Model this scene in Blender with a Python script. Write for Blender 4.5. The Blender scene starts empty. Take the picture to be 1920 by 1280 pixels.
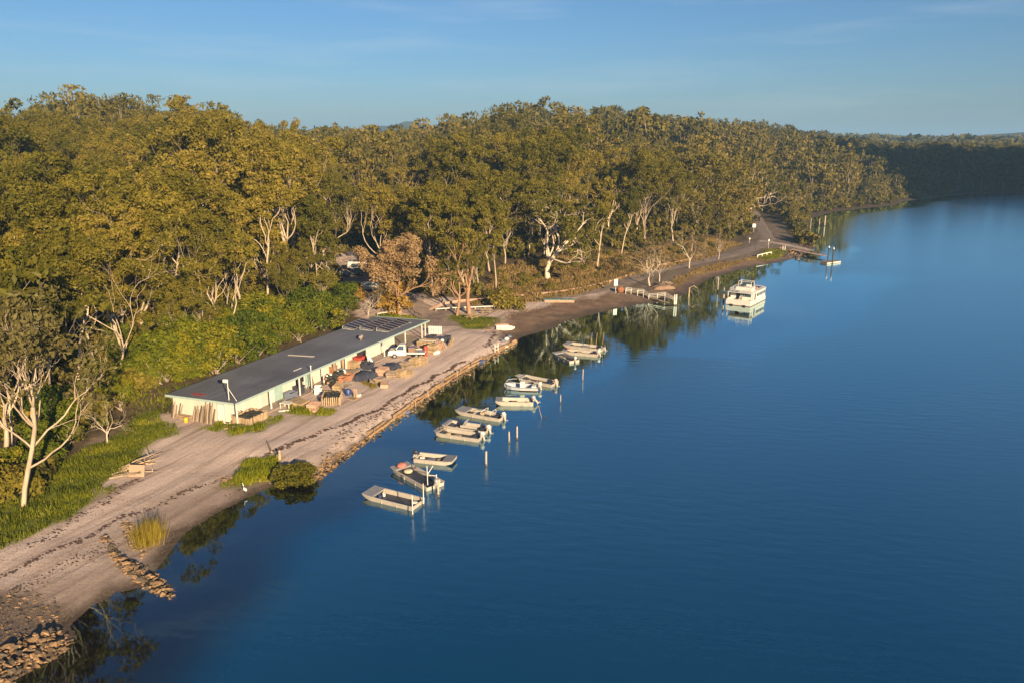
import bpy, bmesh, math, random
import numpy as np
from mathutils import Vector, Matrix, Euler

scene = bpy.context.scene
COL = scene.collection
R = math.radians
RS = np.random.RandomState

# ------------------------------------------------------------------ camera
CAM_H = 30.0
FOCAL = 28.0
F_PX = FOCAL / 36.0 * 1920.0
PITCH = math.atan((640 - 258) / F_PX)
cam_data = bpy.data.cameras.new('camera')
cam_data.lens = FOCAL
cam_data.sensor_width = 36.0
cam_data.clip_start = 0.5
cam_data.clip_end = 40000.0
cam = bpy.data.objects.new('camera', cam_data)
cam.location = (0, 0, CAM_H)
cam.rotation_euler = (math.pi / 2 - PITCH, 0, 0)
COL.objects.link(cam)
scene.camera = cam

# ------------------------------------------------------------------ sky and sun
SUN_AZ = 155.3       # clockwise from +Y
SUN_EL = 16.0
world = bpy.data.worlds.new('World')
scene.world = world
world.use_nodes = True
wn = world.node_tree
sky = wn.nodes.new('ShaderNodeTexSky')
sky.sky_type = 'NISHITA'
sky.sun_disc = False
sky.sun_elevation = R(SUN_EL)
sky.sun_rotation = R(SUN_AZ)
sky.altitude = 0
sky.air_density = 1.0
sky.dust_density = 0.5
sky.ozone_density = 6.6
bg = wn.nodes['Background']
bg.inputs[1].default_value = 0.05
# thin high cirrus spread evenly over the whole sky
tc = wn.nodes.new('ShaderNodeTexCoord')
mp = wn.nodes.new('ShaderNodeMapping'); mp.inputs['Scale'].default_value = (1.6, 1.6, 16.0)
mp.inputs['Rotation'].default_value = (R(2), R(3), R(20))
ns = wn.nodes.new('ShaderNodeTexNoise'); ns.inputs['Scale'].default_value = 2.2; ns.inputs['Detail'].default_value = 7; ns.inputs['Roughness'].default_value = 0.55
rp = wn.nodes.new('ShaderNodeMapRange'); rp.inputs[1].default_value = 0.50; rp.inputs[2].default_value = 0.80; rp.inputs[3].default_value = 0.0; rp.inputs[4].default_value = 0.34
mx = wn.nodes.new('ShaderNodeMixRGB'); mx.inputs[2].default_value = (5.6, 6.5, 7.2, 1)
wn.links.new(tc.outputs['Generated'], mp.inputs[0]); wn.links.new(mp.outputs[0], ns.inputs['Vector'])
wn.links.new(ns.outputs[0], rp.inputs[0]); wn.links.new(rp.outputs[0], mx.inputs[0])
wn.links.new(sky.outputs[0], mx.inputs[1]); wn.links.new(mx.outputs[0], bg.inputs[0])

sun_data = bpy.data.lights.new('sun', 'SUN')
sun_data.energy = 5.0
sun_data.angle = R(0.55)
sun_data.color = (1.0, 0.755, 0.46)
sun = bpy.data.objects.new('sun', sun_data)
sv = Vector((math.sin(R(SUN_AZ)) * math.cos(R(SUN_EL)), math.cos(R(SUN_AZ)) * math.cos(R(SUN_EL)), math.sin(R(SUN_EL))))
sun.rotation_euler = sv.to_track_quat('Z', 'Y').to_euler()
COL.objects.link(sun)

vs = scene.view_settings
vs.view_transform = 'Standard'
vs.look = 'None'
vs.exposure = 1.08
vs.gamma = 1.0
vs.use_curve_mapping = False
scene.cycles.max_bounces = 6
scene.cycles.diffuse_bounces = 2
scene.cycles.glossy_bounces = 3
scene.cycles.transmission_bounces = 4
scene.cycles.transparent_max_bounces = 8
scene.cycles.volume_bounces = 0
scene.cycles.caustics_reflective = False
scene.cycles.caustics_refractive = False

# ------------------------------------------------------------------ where a point of the photograph stands on the ground
def G(px, py, z=0.0):
    x = (px - 960) / F_PX; y = (640 - py) / F_PX
    dy = math.cos(PITCH) + y * math.sin(PITCH)
    dz = y * math.cos(PITCH) - math.sin(PITCH)
    t = (z - CAM_H) / dz
    return (x * t, dy * t)

# ------------------------------------------------------------------ materials
def new_mat(name):
    m = bpy.data.materials.new(name)
    m.use_nodes = True
    return m, m.node_tree, m.node_tree.nodes['Principled BSDF']

def M(name, col, rough=0.7, metal=0.0, var=0.18, scale=3.0, bump=0.0, bscale=25.0, rnd=0.0, spec=0.4, stretch=None):
    """weathered paint, timber, metal: a colour with soft blotches and grain"""
    m, nt, b = new_mat(name)
    N = nt.nodes; L = nt.links
    tcx = N.new('ShaderNodeTexCoord')
    vec = tcx.outputs['Object']
    if stretch:
        mpx = N.new('ShaderNodeMapping'); mpx.inputs['Scale'].default_value = stretch
        L.new(vec, mpx.inputs[0]); vec = mpx.outputs[0]
    n1 = N.new('ShaderNodeTexNoise'); n1.inputs['Scale'].default_value = scale; n1.inputs['Detail'].default_value = 6; n1.inputs['Roughness'].default_value = 0.65
    L.new(vec, n1.inputs['Vector'])
    cr = N.new('ShaderNodeMapRange'); cr.inputs[1].default_value = 0.3; cr.inputs[2].default_value = 0.7
    cr.inputs[3].default_value = 1 - var; cr.inputs[4].default_value = 1 + var
    L.new(n1.outputs[0], cr.inputs[0])
    fac = cr.outputs[0]
    if rnd:
        oi = N.new('ShaderNodeObjectInfo')
        mr = N.new('ShaderNodeMapRange'); mr.inputs[3].default_value = 1 - rnd; mr.inputs[4].default_value = 1 + rnd
        L.new(oi.outputs['Random'], mr.inputs[0])
        mu = N.new('ShaderNodeMath'); mu.operation = 'MULTIPLY'
        L.new(fac, mu.inputs[0]); L.new(mr.outputs[0], mu.inputs[1]); fac = mu.outputs[0]
    vm = N.new('ShaderNodeVectorMath'); vm.operation = 'SCALE'
    vm.inputs[0].default_value = col
    L.new(fac, vm.inputs['Scale'])
    L.new(vm.outputs[0], b.inputs['Base Color'])
    b.inputs['Roughness'].default_value = rough
    b.inputs['Metallic'].default_value = metal
    b.inputs['Specular IOR Level'].default_value = spec
    if bump:
        n2 = N.new('ShaderNodeTexNoise'); n2.inputs['Scale'].default_value = bscale; n2.inputs['Detail'].default_value = 4
        L.new(vec, n2.inputs['Vector'])
        bp = N.new('ShaderNodeBump'); bp.inputs['Strength'].default_value = bump; bp.inputs['Distance'].default_value = 0.05
        L.new(n2.outputs[0], bp.inputs['Height']); L.new(bp.outputs[0], b.inputs['Normal'])
    return m

def leaf_mat(name, dark, mid, light, trans=0.28, rnd=0.5):
    m, nt, b = new_mat(name)
    N = nt.nodes; L = nt.links
    at = N.new('ShaderNodeAttribute'); at.attribute_name = 'tint'
    oi = N.new('ShaderNodeObjectInfo')
    a1 = N.new('ShaderNodeMath'); a1.operation = 'MULTIPLY_ADD'; a1.inputs[1].default_value = rnd; 
    L.new(oi.outputs['Random'], a1.inputs[0]); L.new(at.outputs['Fac'], a1.inputs[2])
    rampn = N.new('ShaderNodeValToRGB')
    e = rampn.color_ramp.elements
    e[0].position = 0.10; e[0].color = (*dark, 1)
    e[1].position = 1.15 if False else 1.0; e[1].color = (*light, 1)
    em = rampn.color_ramp.elements.new(0.55); em.color = (*mid, 1)
    L.new(a1.outputs[0], rampn.inputs[0])
    df = N.new('ShaderNodeBsdfDiffuse'); tr = N.new('ShaderNodeBsdfTranslucent'); gl = N.new('ShaderNodeBsdfGlossy')
    gl.inputs['Roughness'].default_value = 0.45; gl.inputs['Color'].default_value = (0.8, 0.8, 0.8, 1)
    m1 = N.new('ShaderNodeMixShader'); m1.inputs[0].default_value = trans
    m2 = N.new('ShaderNodeMixShader'); m2.inputs[0].default_value = 0.008
    L.new(rampn.outputs[0], df.inputs[0]); L.new(rampn.outputs[0], tr.inputs[0])
    L.new(df.outputs[0], m1.inputs[1]); L.new(tr.outputs[0], m1.inputs[2])
    L.new(m1.outputs[0], m2.inputs[1]); L.new(gl.outputs[0], m2.inputs[2])
    L.new(m2.outputs[0], N['Material Output'].inputs[0])
    N.remove(b)
    return m

# ------------------------------------------------------------------ mesh helpers
def link_mesh(name, verts, faces, mat, parent=None, smooth=False, loc=None):
    me = bpy.data.meshes.new(name)
    me.from_pydata(verts, [], faces)
    me.update()
    if smooth:
        me.polygons.foreach_set('use_smooth', [True] * len(me.polygons))
    if mat: me.materials.append(mat)
    o = bpy.data.objects.new(name, me)
    COL.objects.link(o)
    if parent: o.parent = parent
    if loc is not None: o.location = loc
    return o

def np_mesh(name, V, Q, mat, tint=None, smooth=False, tri=None):
    """quads (Q) and triangles (tri) from arrays, fast"""
    me = bpy.data.meshes.new(name)
    V = np.asarray(V, np.float32).reshape(-1, 3)
    Q = np.zeros((0, 4), np.int32) if Q is None else np.asarray(Q, np.int32).reshape(-1, 4)
    T = np.zeros((0, 3), np.int32) if tri is None else np.asarray(tri, np.int32).reshape(-1, 3)
    me.vertices.add(len(V)); me.vertices.foreach_set('co', V.ravel())
    nl = Q.size + T.size
    me.loops.add(nl); me.loops.foreach_set('vertex_index', np.concatenate([Q.ravel(), T.ravel()]).astype(np.int32))
    me.polygons.add(len(Q) + len(T))
    ls = np.concatenate([np.arange(len(Q)) * 4, Q.size + np.arange(len(T)) * 3]).astype(np.int32)
    me.polygons.foreach_set('loop_start', ls)
    if smooth: me.polygons.foreach_set('use_smooth', np.ones(len(ls), bool))
    me.update(calc_edges=True)
    if tint is not None:
        a = me.attributes.new('tint', 'FLOAT', 'POINT'); a.data.foreach_set('value', np.asarray(tint, np.float32))
    if mat: me.materials.append(mat)
    return me

def link_obj(name, me, parent=None, loc=None):
    o = bpy.data.objects.new(name, me); COL.objects.link(o)
    if parent: o.parent = parent
    if loc is not None: o.location = loc
    return o

def tag(o, label=None, cat=None, group=None, kind=None):
    if label: o['label'] = label
    if cat: o['category'] = cat
    if group: o['group'] = group
    if kind: o['kind'] = kind
    return o

def thing(name, label, cat, loc=(0, 0, 0), rz=0.0, group=None, rot=None):
    o = bpy.data.objects.new(name, None)
    o.empty_display_size = 0.2
    COL.objects.link(o); o.location = loc
    o.rotation_euler = rot if rot is not None else (0, 0, rz)
    return tag(o, label, cat, group)

class MB:
    """collects boxes, tubes and plates, then links them as one mesh"""
    def __init__(s): s.v = []; s.f = []
    def add(s, vs_, fs_):
        n = len(s.v); s.v += [tuple(p) for p in vs_]; s.f += [tuple(i + n for i in f) for f in fs_]; return s
    def box(s, c, d, rz=0, rot=None, taper=1.0):
        x, y, z = d[0] / 2, d[1] / 2, d[2] / 2
        P = [(-x, -y, -z), (x, -y, -z), (x, y, -z), (-x, y, -z), (-x * taper, -y * taper, z), (x * taper, -y * taper, z), (x * taper, y * taper, z), (-x * taper, y * taper, z)]
        m = Euler(rot).to_matrix() if rot is not None else Matrix.Rotation(rz, 3, 'Z')
        return s.add([m @ Vector(p) + Vector(c) for p in P], [(0, 3, 2, 1), (4, 5, 6, 7), (0, 1, 5, 4), (1, 2, 6, 5), (2, 3, 7, 6), (3, 0, 4, 7)])
    def bbox(s, c, d, rz=0, bev=0.03, rot=None):
        """box with chamfered upright and top edges"""
        x, y, z = d[0] / 2, d[1] / 2, d[2] / 2; b = min(bev, x * .8, y * .8, z * .8)
        ring = lambda X, Y, c_: [(-X + c_, -Y), (X - c_, -Y), (X, -Y + c_), (X, Y - c_), (X - c_, Y), (-X + c_, Y), (-X, Y - c_), (-X, -Y + c_)]
        P = [(p[0], p[1], -z) for p in ring(x, y, b)] + [(p[0], p[1], z - b) for p in ring(x, y, b)] + [(p[0], p[1], z) for p in ring(x - b, y - b, b * .6)]
        Fc = [tuple(range(7, -1, -1)), tuple(range(16, 24))]
        for k in range(8):
            j = (k + 1) % 8
            Fc += [(k, j, 8 + j, 8 + k), (8 + k, 8 + j, 16 + j, 16 + k)]
        m = Euler(rot).to_matrix() if rot is not None else Matrix.Rotation(rz, 3, 'Z')
        return s.add([m @ Vector(p) + Vector(c) for p in P], Fc)
    def tube(s, pts, rad, n=6, cap=True):
        pts = [Vector(p) for p in pts]
        if not hasattr(rad, '__len__'): rad = [rad] * len(pts)
        base = len(s.v)
        ref = Vector((0.31, 0.17, 0.93))
        for i, p in enumerate(pts):
            t = (pts[min(i + 1, len(pts) - 1)] - pts[max(i - 1, 0)])
            t = t.normalized() if t.length > 1e-9 else Vector((0, 0, 1))
            a = t.cross(ref if abs(t.dot(ref)) < .95 else Vector((1, 0, 0))).normalized(); b = t.cross(a)
            for k in range(n):
                w = 2 * math.pi * k / n
                s.v.append(tuple(p + (a * math.cos(w) + b * math.sin(w)) * rad[i]))
        for i in range(len(pts) - 1):
            for k in range(n):
                j = (k + 1) % n
                s.f.append((base + i * n + k, base + i * n + j, base + (i + 1) * n + j, base + (i + 1) * n + k))
        if cap:
            s.f.append(tuple(base + k for k in range(n - 1, -1, -1)))
            s.f.append(tuple(base + (len(pts) - 1) * n + k for k in range(n)))
        return s
    def lathe(s, prof, c=(0, 0, 0), n=12, rot=None):
        base = len(s.v)
        m = Euler(rot).to_matrix() if rot is not None else Matrix.Identity(3)
        for r, z in prof:
            for k in range(n):
                w = 2 * math.pi * k / n
                s.v.append(tuple(m @ Vector((r * math.cos(w), r * math.sin(w), z)) + Vector(c)))
        for i in range(len(prof) - 1):
            for k in range(n):
                j = (k + 1) % n
                s.f.append((base + i * n + k, base + i * n + j, base + (i + 1) * n + j, base + (i + 1) * n + k))
        s.f.append(tuple(base + k for k in range(n - 1, -1, -1)))
        s.f.append(tuple(base + (len(prof) - 1) * n + k for k in range(n)))
        return s
    def plate(s, poly, th, m=None):
        """an outline of points (x,y) given thickness th in z, then placed by matrix m"""
        n = len(poly)
        P = [(p[0], p[1], 0) for p in poly] + [(p[0], p[1], th) for p in poly]
        Fc = [tuple(range(n - 1, -1, -1)), tuple(range(n, 2 * n))] + [(k, (k + 1) % n, n + (k + 1) % n, n + k) for k in range(n)]
        m = m or Matrix.Identity(4)
        return s.add([m @ Vector(p) for p in P], Fc)
    def build(s, name, mat, parent=None, smooth=False, loc=None):
        return link_mesh(name, s.v, s.f, mat, parent, smooth, loc)

def copy_tree(o, parent=None):
    c = o.copy(); COL.objects.link(c); c.parent = parent
    for ch in list(o.children): copy_tree(ch, c)
    return c

rng = random.Random(7)
# ------------------------------------------------------------------ the lie of the land
SHORE_PX = [(-60, 1330), (20, 1275), (110, 1222), (138, 1198), (120, 1172), (170, 1135), (220, 1107), (268, 1096), (300, 1050), (335, 1003), (400, 962), (470, 926), (515, 910), (560, 904), (592, 892),
            (640, 856), (700, 811), (780, 755), (860, 700), (920, 666), (968, 641), (974, 633), (990, 628), (1030, 617), (1060, 602), (1100, 592), (1150, 580), (1190, 572), (1240, 566), (1275, 556), (1300, 541), (1330, 522),
            (1400, 502), (1460, 492), (1505, 480), (1512, 471), (1530, 464), (1518, 456), (1505, 448), (1512, 430), (1524, 408), (1560, 397), (1640, 388), (1672, 385), (1692, 377), (1720, 375), (1760, 369), (1830, 363), (1920, 362)]
SHORE = [(-75, -260), (-52, -40), (-38, 15), (-32, 30)] + [G(*p) for p in SHORE_PX] + [(420, 462), (760, 560), (3000, 900), (9000, 1500)]
SHORE = np.array(SHORE)
LAND = np.vstack([SHORE, [(9000, 12000), (-9000, 12000), (-9000, -260)]])
SW0, SW1 = np.array(G(586, 896)), np.array(G(969, 641))       # ends of the sea wall

def seg_dist(X, Y, A, closed=False):
    X = X[..., None]; Y = Y[..., None]
    B = np.roll(A, -1, 0) if closed else A[1:]
    A_ = A if closed else A[:-1]
    dx, dy = (B - A_)[:, 0], (B - A_)[:, 1]
    t = np.clip(((X - A_[:, 0]) * dx + (Y - A_[:, 1]) * dy) / (dx * dx + dy * dy + 1e-9), 0, 1)
    return np.sqrt(((X - A_[:, 0] - t * dx) ** 2 + (Y - A_[:, 1] - t * dy) ** 2).min(-1))

def inside(X, Y, P):
    r = np.zeros(X.shape, bool); j = len(P) - 1
    for i in range(len(P)):
        xi, yi = P[i]; xj, yj = P[j]
        c = ((yi > Y) != (yj > Y)) & (X < (xj - xi) * (Y - yi) / (yj - yi + 1e-12) + xi)
        r ^= c; j = i
    return r

def sstep(a, b, x):
    t = np.clip((x - a) / (b - a), 0, 1); return t * t * (3 - 2 * t)

_rs = RS(3)
_wv = [( _rs.uniform(0, 2 * math.pi), _rs.uniform(0, 6.28)) for _ in range(24)]
def wob(X, Y, wl, seed=0):
    """soft irregular variation of the given wavelength, about -1..1"""
    s = 0
    for k in range(6):
        a, p = _wv[(k * 3 + seed * 5) % 24]; q = 2 * math.pi / (wl * (0.7 + 0.22 * k))
        s = s + np.sin(q * (X * math.cos(a) + Y * math.sin(a)) + p + seed)
    return s / 3.0

# building frame: front corner of the roof, run of the front, depth
SH_O = np.array((-28.1, 77.0)); SH_U = np.array((0.3863, 0.9224)); SH_V = np.array((-0.9224, 0.3863)); SH_L = 40.2; SH_W = 8.9; SH_Z = 1.40

HILL_X = [-900, 0, 130, 250, 400, 560, 690, 800, 950, 1130, 1300, 1450, 1600, 1690, 1920, 4000]
HILL_H = [12, 14, 17, 21, 15.5, 13, 12.5, 14, 22, 26, 24.5, 23.5, 12.5, 5, 4, 5]
def height(X, Y):
    X = np.asarray(X, float); Y = np.asarray(Y, float)
    d = np.empty(X.shape)
    flat = X.ravel(), Y.ravel()
    out = np.empty(flat[0].shape)
    for i in range(0, len(out), 60000):
        out[i:i + 60000] = seg_dist(flat[0][i:i + 60000], flat[1][i:i + 60000], SHORE)
    d = out.reshape(X.shape)
    land = inside(X, Y, LAND)
    d = np.where(land, d, -d)
    # sea wall: how far along
    w = SW1 - SW0; L = np.hypot(*w); w = w / L
    t = (X - SW0[0]) * w[0] + (Y - SW0[1]) * w[1]
    n = np.abs(-(X - SW0[0]) * w[1] + (Y - SW0[1]) * w[0])
    wall = sstep(-2, 2, t) * sstep(L + 1, L - 2, t) * (n < 40)
    bay = sstep(L, L + 6, t) * sstep(L + 75, L + 50, t) * (n < 60)
    dp = np.maximum(d, 0)
    beach = 1.45 * (1 - np.exp(-dp / (7.0 + 4 * bay)))
    walled = 0.48 * sstep(0.0, 0.5, dp) + 0.95 * (1 - np.exp(-dp / 4.5))
    z = beach * (1 - wall) + walled * wall
    az = 960 + F_PX / math.cos(PITCH) * X / np.maximum(Y, 30)
    hh = np.interp(az, HILL_X, HILL_H)
    rise = np.clip((dp - 20) / 150.0, 0, 1)
    rise = rise ** 0.85
    dist = np.hypot(X, Y)
    far = sstep(900, 420, dist)
    z = z + hh * rise * (0.35 + 0.65 * far) + sstep(25, 80, dp) * 1.3 * wob(X, Y, 60, 1)
    # level pad for the shed
    u = (X - SH_O[0]) * SH_U[0] + (Y - SH_O[1]) * SH_U[1]
    v = (X - SH_O[0]) * SH_V[0] + (Y - SH_O[1]) * SH_V[1]
    q = np.maximum(np.maximum(-u, u - SH_L), np.maximum(-v, v - SH_W))
    pad = sstep(6, 1.2, q)
    z = np.where(d > 0, z * (1 - pad) + SH_Z * pad, z)
    z = z + np.where(d > 0, 0.035 * sstep(0.5, 4, dp) * wob(X, Y, 3.1, 2) * (1 - pad * .8), 0)
    dd = np.maximum(-d, 0)
    bed_soft = -0.045 * np.minimum(dd, 5.0) - 0.5 * np.clip(dd - 5.0, 0, 8)
    bed_bay = -0.05 * np.minimum(dd, 24.0) - 0.30 * np.clip(dd - 24, 0, 14)
    tw = np.clip(t / L, 0, 1); s0 = 3 + 13 * tw
    bed_wall = -0.16 * np.minimum(dd, 1.5) - .08 * np.clip(dd - 1.5, 0, s0 - 1.5) - 0.45 * np.clip(dd - s0, 0, 12)
    bayw = sstep(L - 3, L + 3, t) * sstep(L + 95, L + 60, t)
    wallw = sstep(-6, 4, t) * (1 - bayw) * (t < L + 60)
    bed = bed_wall * wallw + bed_bay * bayw * (1 - wallw) + bed_soft * (1 - wallw) * (1 - bayw)
    z = np.where(d > 0, z, np.maximum(bed, -5.0))
    return z, d

def hz(x, y):
    return float(height(np.array([x]), np.array([y]))[0][0])

def P(px, py, dz=0.0):
    """the ground point seen at a place of the photograph"""
    z = 1.4
    for _ in range(7):
        x, y = G(px, py, z); z = hz(x, y)
    return Vector((x, y, z + dz))

def PXY(poly, z=1.4): return np.array([G(px, py, z) for px, py in poly])

# ------------------------------------------------------------------ what covers the ground where
LAWN = PXY([(-200, 1100), (0, 1030), (60, 1002), (150, 950), (215, 905), (262, 860), (285, 828), (340, 812), (330, 790), (300, 770), (250, 790), (120, 860), (-200, 960)])
PATCHES = [PXY(p) for p in (
    [(372, 800), (425, 792), (500, 790), (497, 800), (440, 818), (405, 814)],
    [(525, 768), (545, 756), (600, 758), (632, 766), (620, 775), (560, 776)],
    [(418, 892), (440, 868), (470, 850), (505, 846), (517, 858), (510, 876), (470, 886)],
    [(668, 712), (690, 712), (705, 718), (702, 724), (672, 720)],
    [(822, 592), (870, 586), (930, 588), (925, 604), (895, 613), (858, 606)],
    [(690, 615), (700, 596), (770, 590), (800, 600), (790, 612)],
    [(500, 790), (510, 778), (528, 780), (515, 792)])]
ROAD_END_GRASS = PXY([(1418, 478), (1440, 466), (1478, 463), (1470, 474), (1440, 482)])
YARD_CLEAR_PX = [(-400, 1000), (-60, 955), (30, 925), (110, 872), (185, 806), (275, 752), (300, 728), (400, 690), (500, 650), (600, 617), (655, 598), (672, 585), (640, 548), (622, 500), (640, 488), (700, 492), (735, 540), (800, 560), (835, 556), (900, 556), (1000, 543), (1100, 529), (1180, 500),
                 (1230, 486), (1330, 468), (1395, 450), (1408, 425), (1400, 402), (1440, 392), (1470, 408), (1480, 440)]
CLEAR = np.vstack([PXY(YARD_CLEAR_PX, 2.2), [G(1515, 470)], [(70, 120), (0, 20), (-60, 0)]])
ROAD_PX = [(812, 600), (832, 582), (880, 570), (940, 566), (1000, 559), (1060, 554), (1110, 546), (1160, 533), (1200, 519), (1230, 507), (1270, 498), (1330, 486), (1380, 476), (1425, 462), (1440, 447), (1428, 426), (1418, 408), (1413, 396)]
CARPARK_PX = [(838, 612), (800, 588), (762, 572), (725, 556), (690, 540), (662, 518), (650, 500)]
RAMP_PX = [(1425, 452), (1450, 455), (1480, 461), (1510, 467), (1530, 471)]

def build_ground():
    def axis(parts): return np.unique(np.concatenate([np.arange(a, b, s) for a, b, s in parts]))
    xs = axis([(-9000, -1500, 500), (-1500, -300, 60), (-300, -75, 5), (-75, 125, 0.8), (125, 330, 5), (330, 1500, 60), (1500, 9001, 500)])
    ys = axis([(-300, 20, 16), (20, 34, 2), (34, 235, 0.8), (235, 520, 4), (520, 1500, 50), (1500, 12001, 500)])
    X, Y = np.meshgrid(xs, ys)
    Z, D = height(X, Y)
    nx, ny = len(xs), len(ys)
    V = np.stack([X, Y, Z], -1).reshape(-1, 3)
    I = np.arange(nx * ny).reshape(ny, nx)
    Q = np.stack([I[:-1, :-1], I[:-1, 1:], I[1:, 1:], I[1:, :-1]], -1).reshape(-1, 4)
    # covers
    Xw = X + 0.5 * wob(X, Y, 2.6, 1) + 0.9 * wob(X, Y, 7, 3); Yw = Y + 0.5 * wob(X, Y, 2.9, 2) + 0.9 * wob(X, Y, 8, 4)
    grass = np.zeros(X.shape); near = (np.abs(X) < 140) & (Y > 20) & (Y < 280)
    xn, yn = Xw[near], Yw[near]
    g = np.zeros(xn.shape)
    for p in PATCHES + [LAWN, ROAD_END_GRASS]:
        sd = seg_dist(xn, yn, p, True); sd = np.where(inside(xn, yn, p), sd, -sd)
        g = np.maximum(g, sstep(-0.5, 0.6, sd))
    grass[near] = g
    clear = np.zeros(X.shape)
    sd = seg_dist(xn, yn, CLEAR, True); sd = np.where(inside(xn, yn, CLEAR), sd, -sd)
    cl = sstep(-1.2, 1.2, sd)
    un = (xn - SH_O[0]) * SH_U[0] + (yn - SH_O[1]) * SH_U[1]; vn = (xn - SH_O[0]) * SH_V[0] + (yn - SH_O[1]) * SH_V[1]
    cl = cl * (1 - .8 * sstep(12, 26, xn) * sstep(135, 150, yn))
    cl = cl * (1 - sstep(8.6, 9.4, vn) * (un > -6) * (un < 45)); clear[near] = cl  # sand turned to dark litter behind the shed, colouring in its shadow
    # mud: along the water and over the tidal flat
    wet = sstep(0.42, 0.02, Z + 0.10 * wob(X, Y, 5, 5))
    flat_poly = PXY([(960, 642), (925, 612), (960, 588), (1020, 577), (1075, 565), (1150, 552), (1200, 558), (1260, 535), (1330, 500), (1420, 488), (1510, 478), (1500, 520), (1250, 600), (1000, 660)], 0.5)
    mud = np.maximum(wet, .5 * sstep(1.0, .3, Z + .12 * wob(X, Y, 6, 2)) * (Y < 72))
    mp = PXY([(-80, 1300), (-80, 1125), (60, 1105), (128, 1122), (135, 1170), (150, 1200), (60, 1265)], .4); sdm = seg_dist(xn, yn, mp, True); sdm = np.where(inside(xn, yn, mp), sdm, -sdm)
    mud[near] = np.maximum(mud[near], .85 * sstep(-.6, 1.0, sdm))
    fl = np.zeros(X.shape); sd = seg_dist(xn, yn, flat_poly, True); sd = np.where(inside(xn, yn, flat_poly), sd, -sd)
    fl[near] = sstep(-1.2, 1.5, sd)
    heath = np.zeros(X.shape)
    hp = PXY([(880, 556), (935, 510), (1060, 488), (1180, 470), (1330, 445), (1395, 445), (1330, 470), (1180, 503), (1100, 531), (1000, 546)], 3)
    sd = seg_dist(xn, yn, hp, True); sd = np.where(inside(xn, yn, hp), sd, -sd); heath[near] = sstep(-3, 3, sd)
    colr = np.stack([grass, clear, mud, np.maximum(fl, 0)], -1).reshape(-1, 4).astype(np.float32)
    m, nt, b = new_mat('ground')
    N = nt.nodes; Lk = nt.links
    def noise(scale, detail=6, rough=.6, vec=None):
        n_ = N.new('ShaderNodeTexNoise'); n_.inputs['Scale'].default_value = scale; n_.inputs['Detail'].default_value = detail; n_.inputs['Roughness'].default_value = rough
        Lk.new(vec if vec else geo.outputs['Position'], n_.inputs['Vector']); return n_.outputs[0]
    def ramp(src, stops):
        r_ = N.new('ShaderNodeValToRGB'); e = r_.color_ramp.elements
        e[0].position, e[0].color = stops[0][0], (*stops[0][1], 1); e[1].position, e[1].color = stops[-1][0], (*stops[-1][1], 1)
        for p_, c_ in stops[1:-1]:
            k = e.new(p_); k.color = (*c_, 1)
        Lk.new(src, r_.inputs[0]); return r_.outputs[0]
    def mixc(f, a, c):
        k = N.new('ShaderNodeMixRGB'); Lk.new(f, k.inputs[0]); Lk.new(a, k.inputs[1]); Lk.new(c, k.inputs[2]); return k.outputs[0]
    geo = N.new('ShaderNodeNewGeometry')
    at = N.new('ShaderNodeAttribute'); at.attribute_name = 'cover'
    sp = N.new('ShaderNodeSeparateColor'); Lk.new(at.outputs['Color'], sp.inputs[0])
    # streaks that run along the yard, as wheels and tides leave them
    mpr = N.new('ShaderNodeMapping'); mpr.inputs['Rotation'].default_value = (0, 0, -math.atan2(SH_U[1], SH_U[0]))
    mpg = N.new('ShaderNodeMapping'); mpg.inputs['Scale'].default_value = (0.10, 1.1, 1)
    Lk.new(geo.outputs['Position'], mpr.inputs[0]); Lk.new(mpr.outputs[0], mpg.inputs[0])
    streak = noise(1.0, 7, .62, mpg.outputs[0])
    mpt = N.new('ShaderNodeMapping'); mpt.inputs['Scale'].default_value = (0.035, .85, 1); Lk.new(mpr.outputs[0], mpt.inputs[0])
    ruts = ramp(noise(1.0, 3, .5, mpt.outputs[0]), [(.36, (.55, .52, .5)), (.44, (1, 1, 1)), (.58, (1, 1, 1)), (.66, (1.12, 1.1, 1.08))])
    sand = mixc(noise(0.35, 8, .65), ramp(streak, [(.30, (.23, .165, .13)), (.45, (.50, .385, .325)), (.66, (.72, .585, .505))]), ramp(noise(6, 8, .7), [(.28, (.27, .19, .15)), (.5, (.52, .40, .335)), (.72, (.72, .575, .49))]))
    mru = N.new('ShaderNodeMixRGB'); mru.blend_type = 'MULTIPLY'; mru.inputs[0].default_value = .8; Lk.new(sand, mru.inputs[1]); Lk.new(ruts, mru.inputs[2]); sand = mru.outputs[0]
    litter = ramp(noise(1.4, 8, .7), [(.3, (.035, .028, .015)), (.55, (.085, .06, .03)), (.75, (.14, .10, .045))])
    grassc = ramp(noise(1.1, 8, .7), [(.3, (.07, .085, .01)), (.55, (.15, .165, .014)), (.75, (.24, .22, .025))])
    mudc = ramp(noise(1.8, 8, .7), [(.3, (.06, .042, .028)), (.55, (.105, .075, .05)), (.75, (.16, .115, .075))])
    flatc = ramp(noise(0.5, 8, .68, None), [(.3, (.12, .075, .05)), (.5, (.20, .13, .085)), (.72, (.28, .185, .12))])
    c = mixc(sp.outputs[1], litter, sand)
    c = mixc(at.outputs['Alpha'], c, flatc)
    c = mixc(sp.outputs[0], c, grassc)
    c = mixc(sp.outputs[2], c, mudc)
    Lk.new(c, b.inputs['Base Color'])
    rr = N.new('ShaderNodeMapRange'); rr.inputs[3].default_value = .9; rr.inputs[4].default_value = .5; Lk.new(sp.outputs[2], rr.inputs[0]); Lk.new(rr.outputs[0], b.inputs['Roughness'])
    b.inputs['Specular IOR Level'].default_value = 0.25
    bp = N.new('ShaderNodeBump'); bp.inputs['Strength'].default_value = .55; bp.inputs['Distance'].default_value = .12
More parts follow.
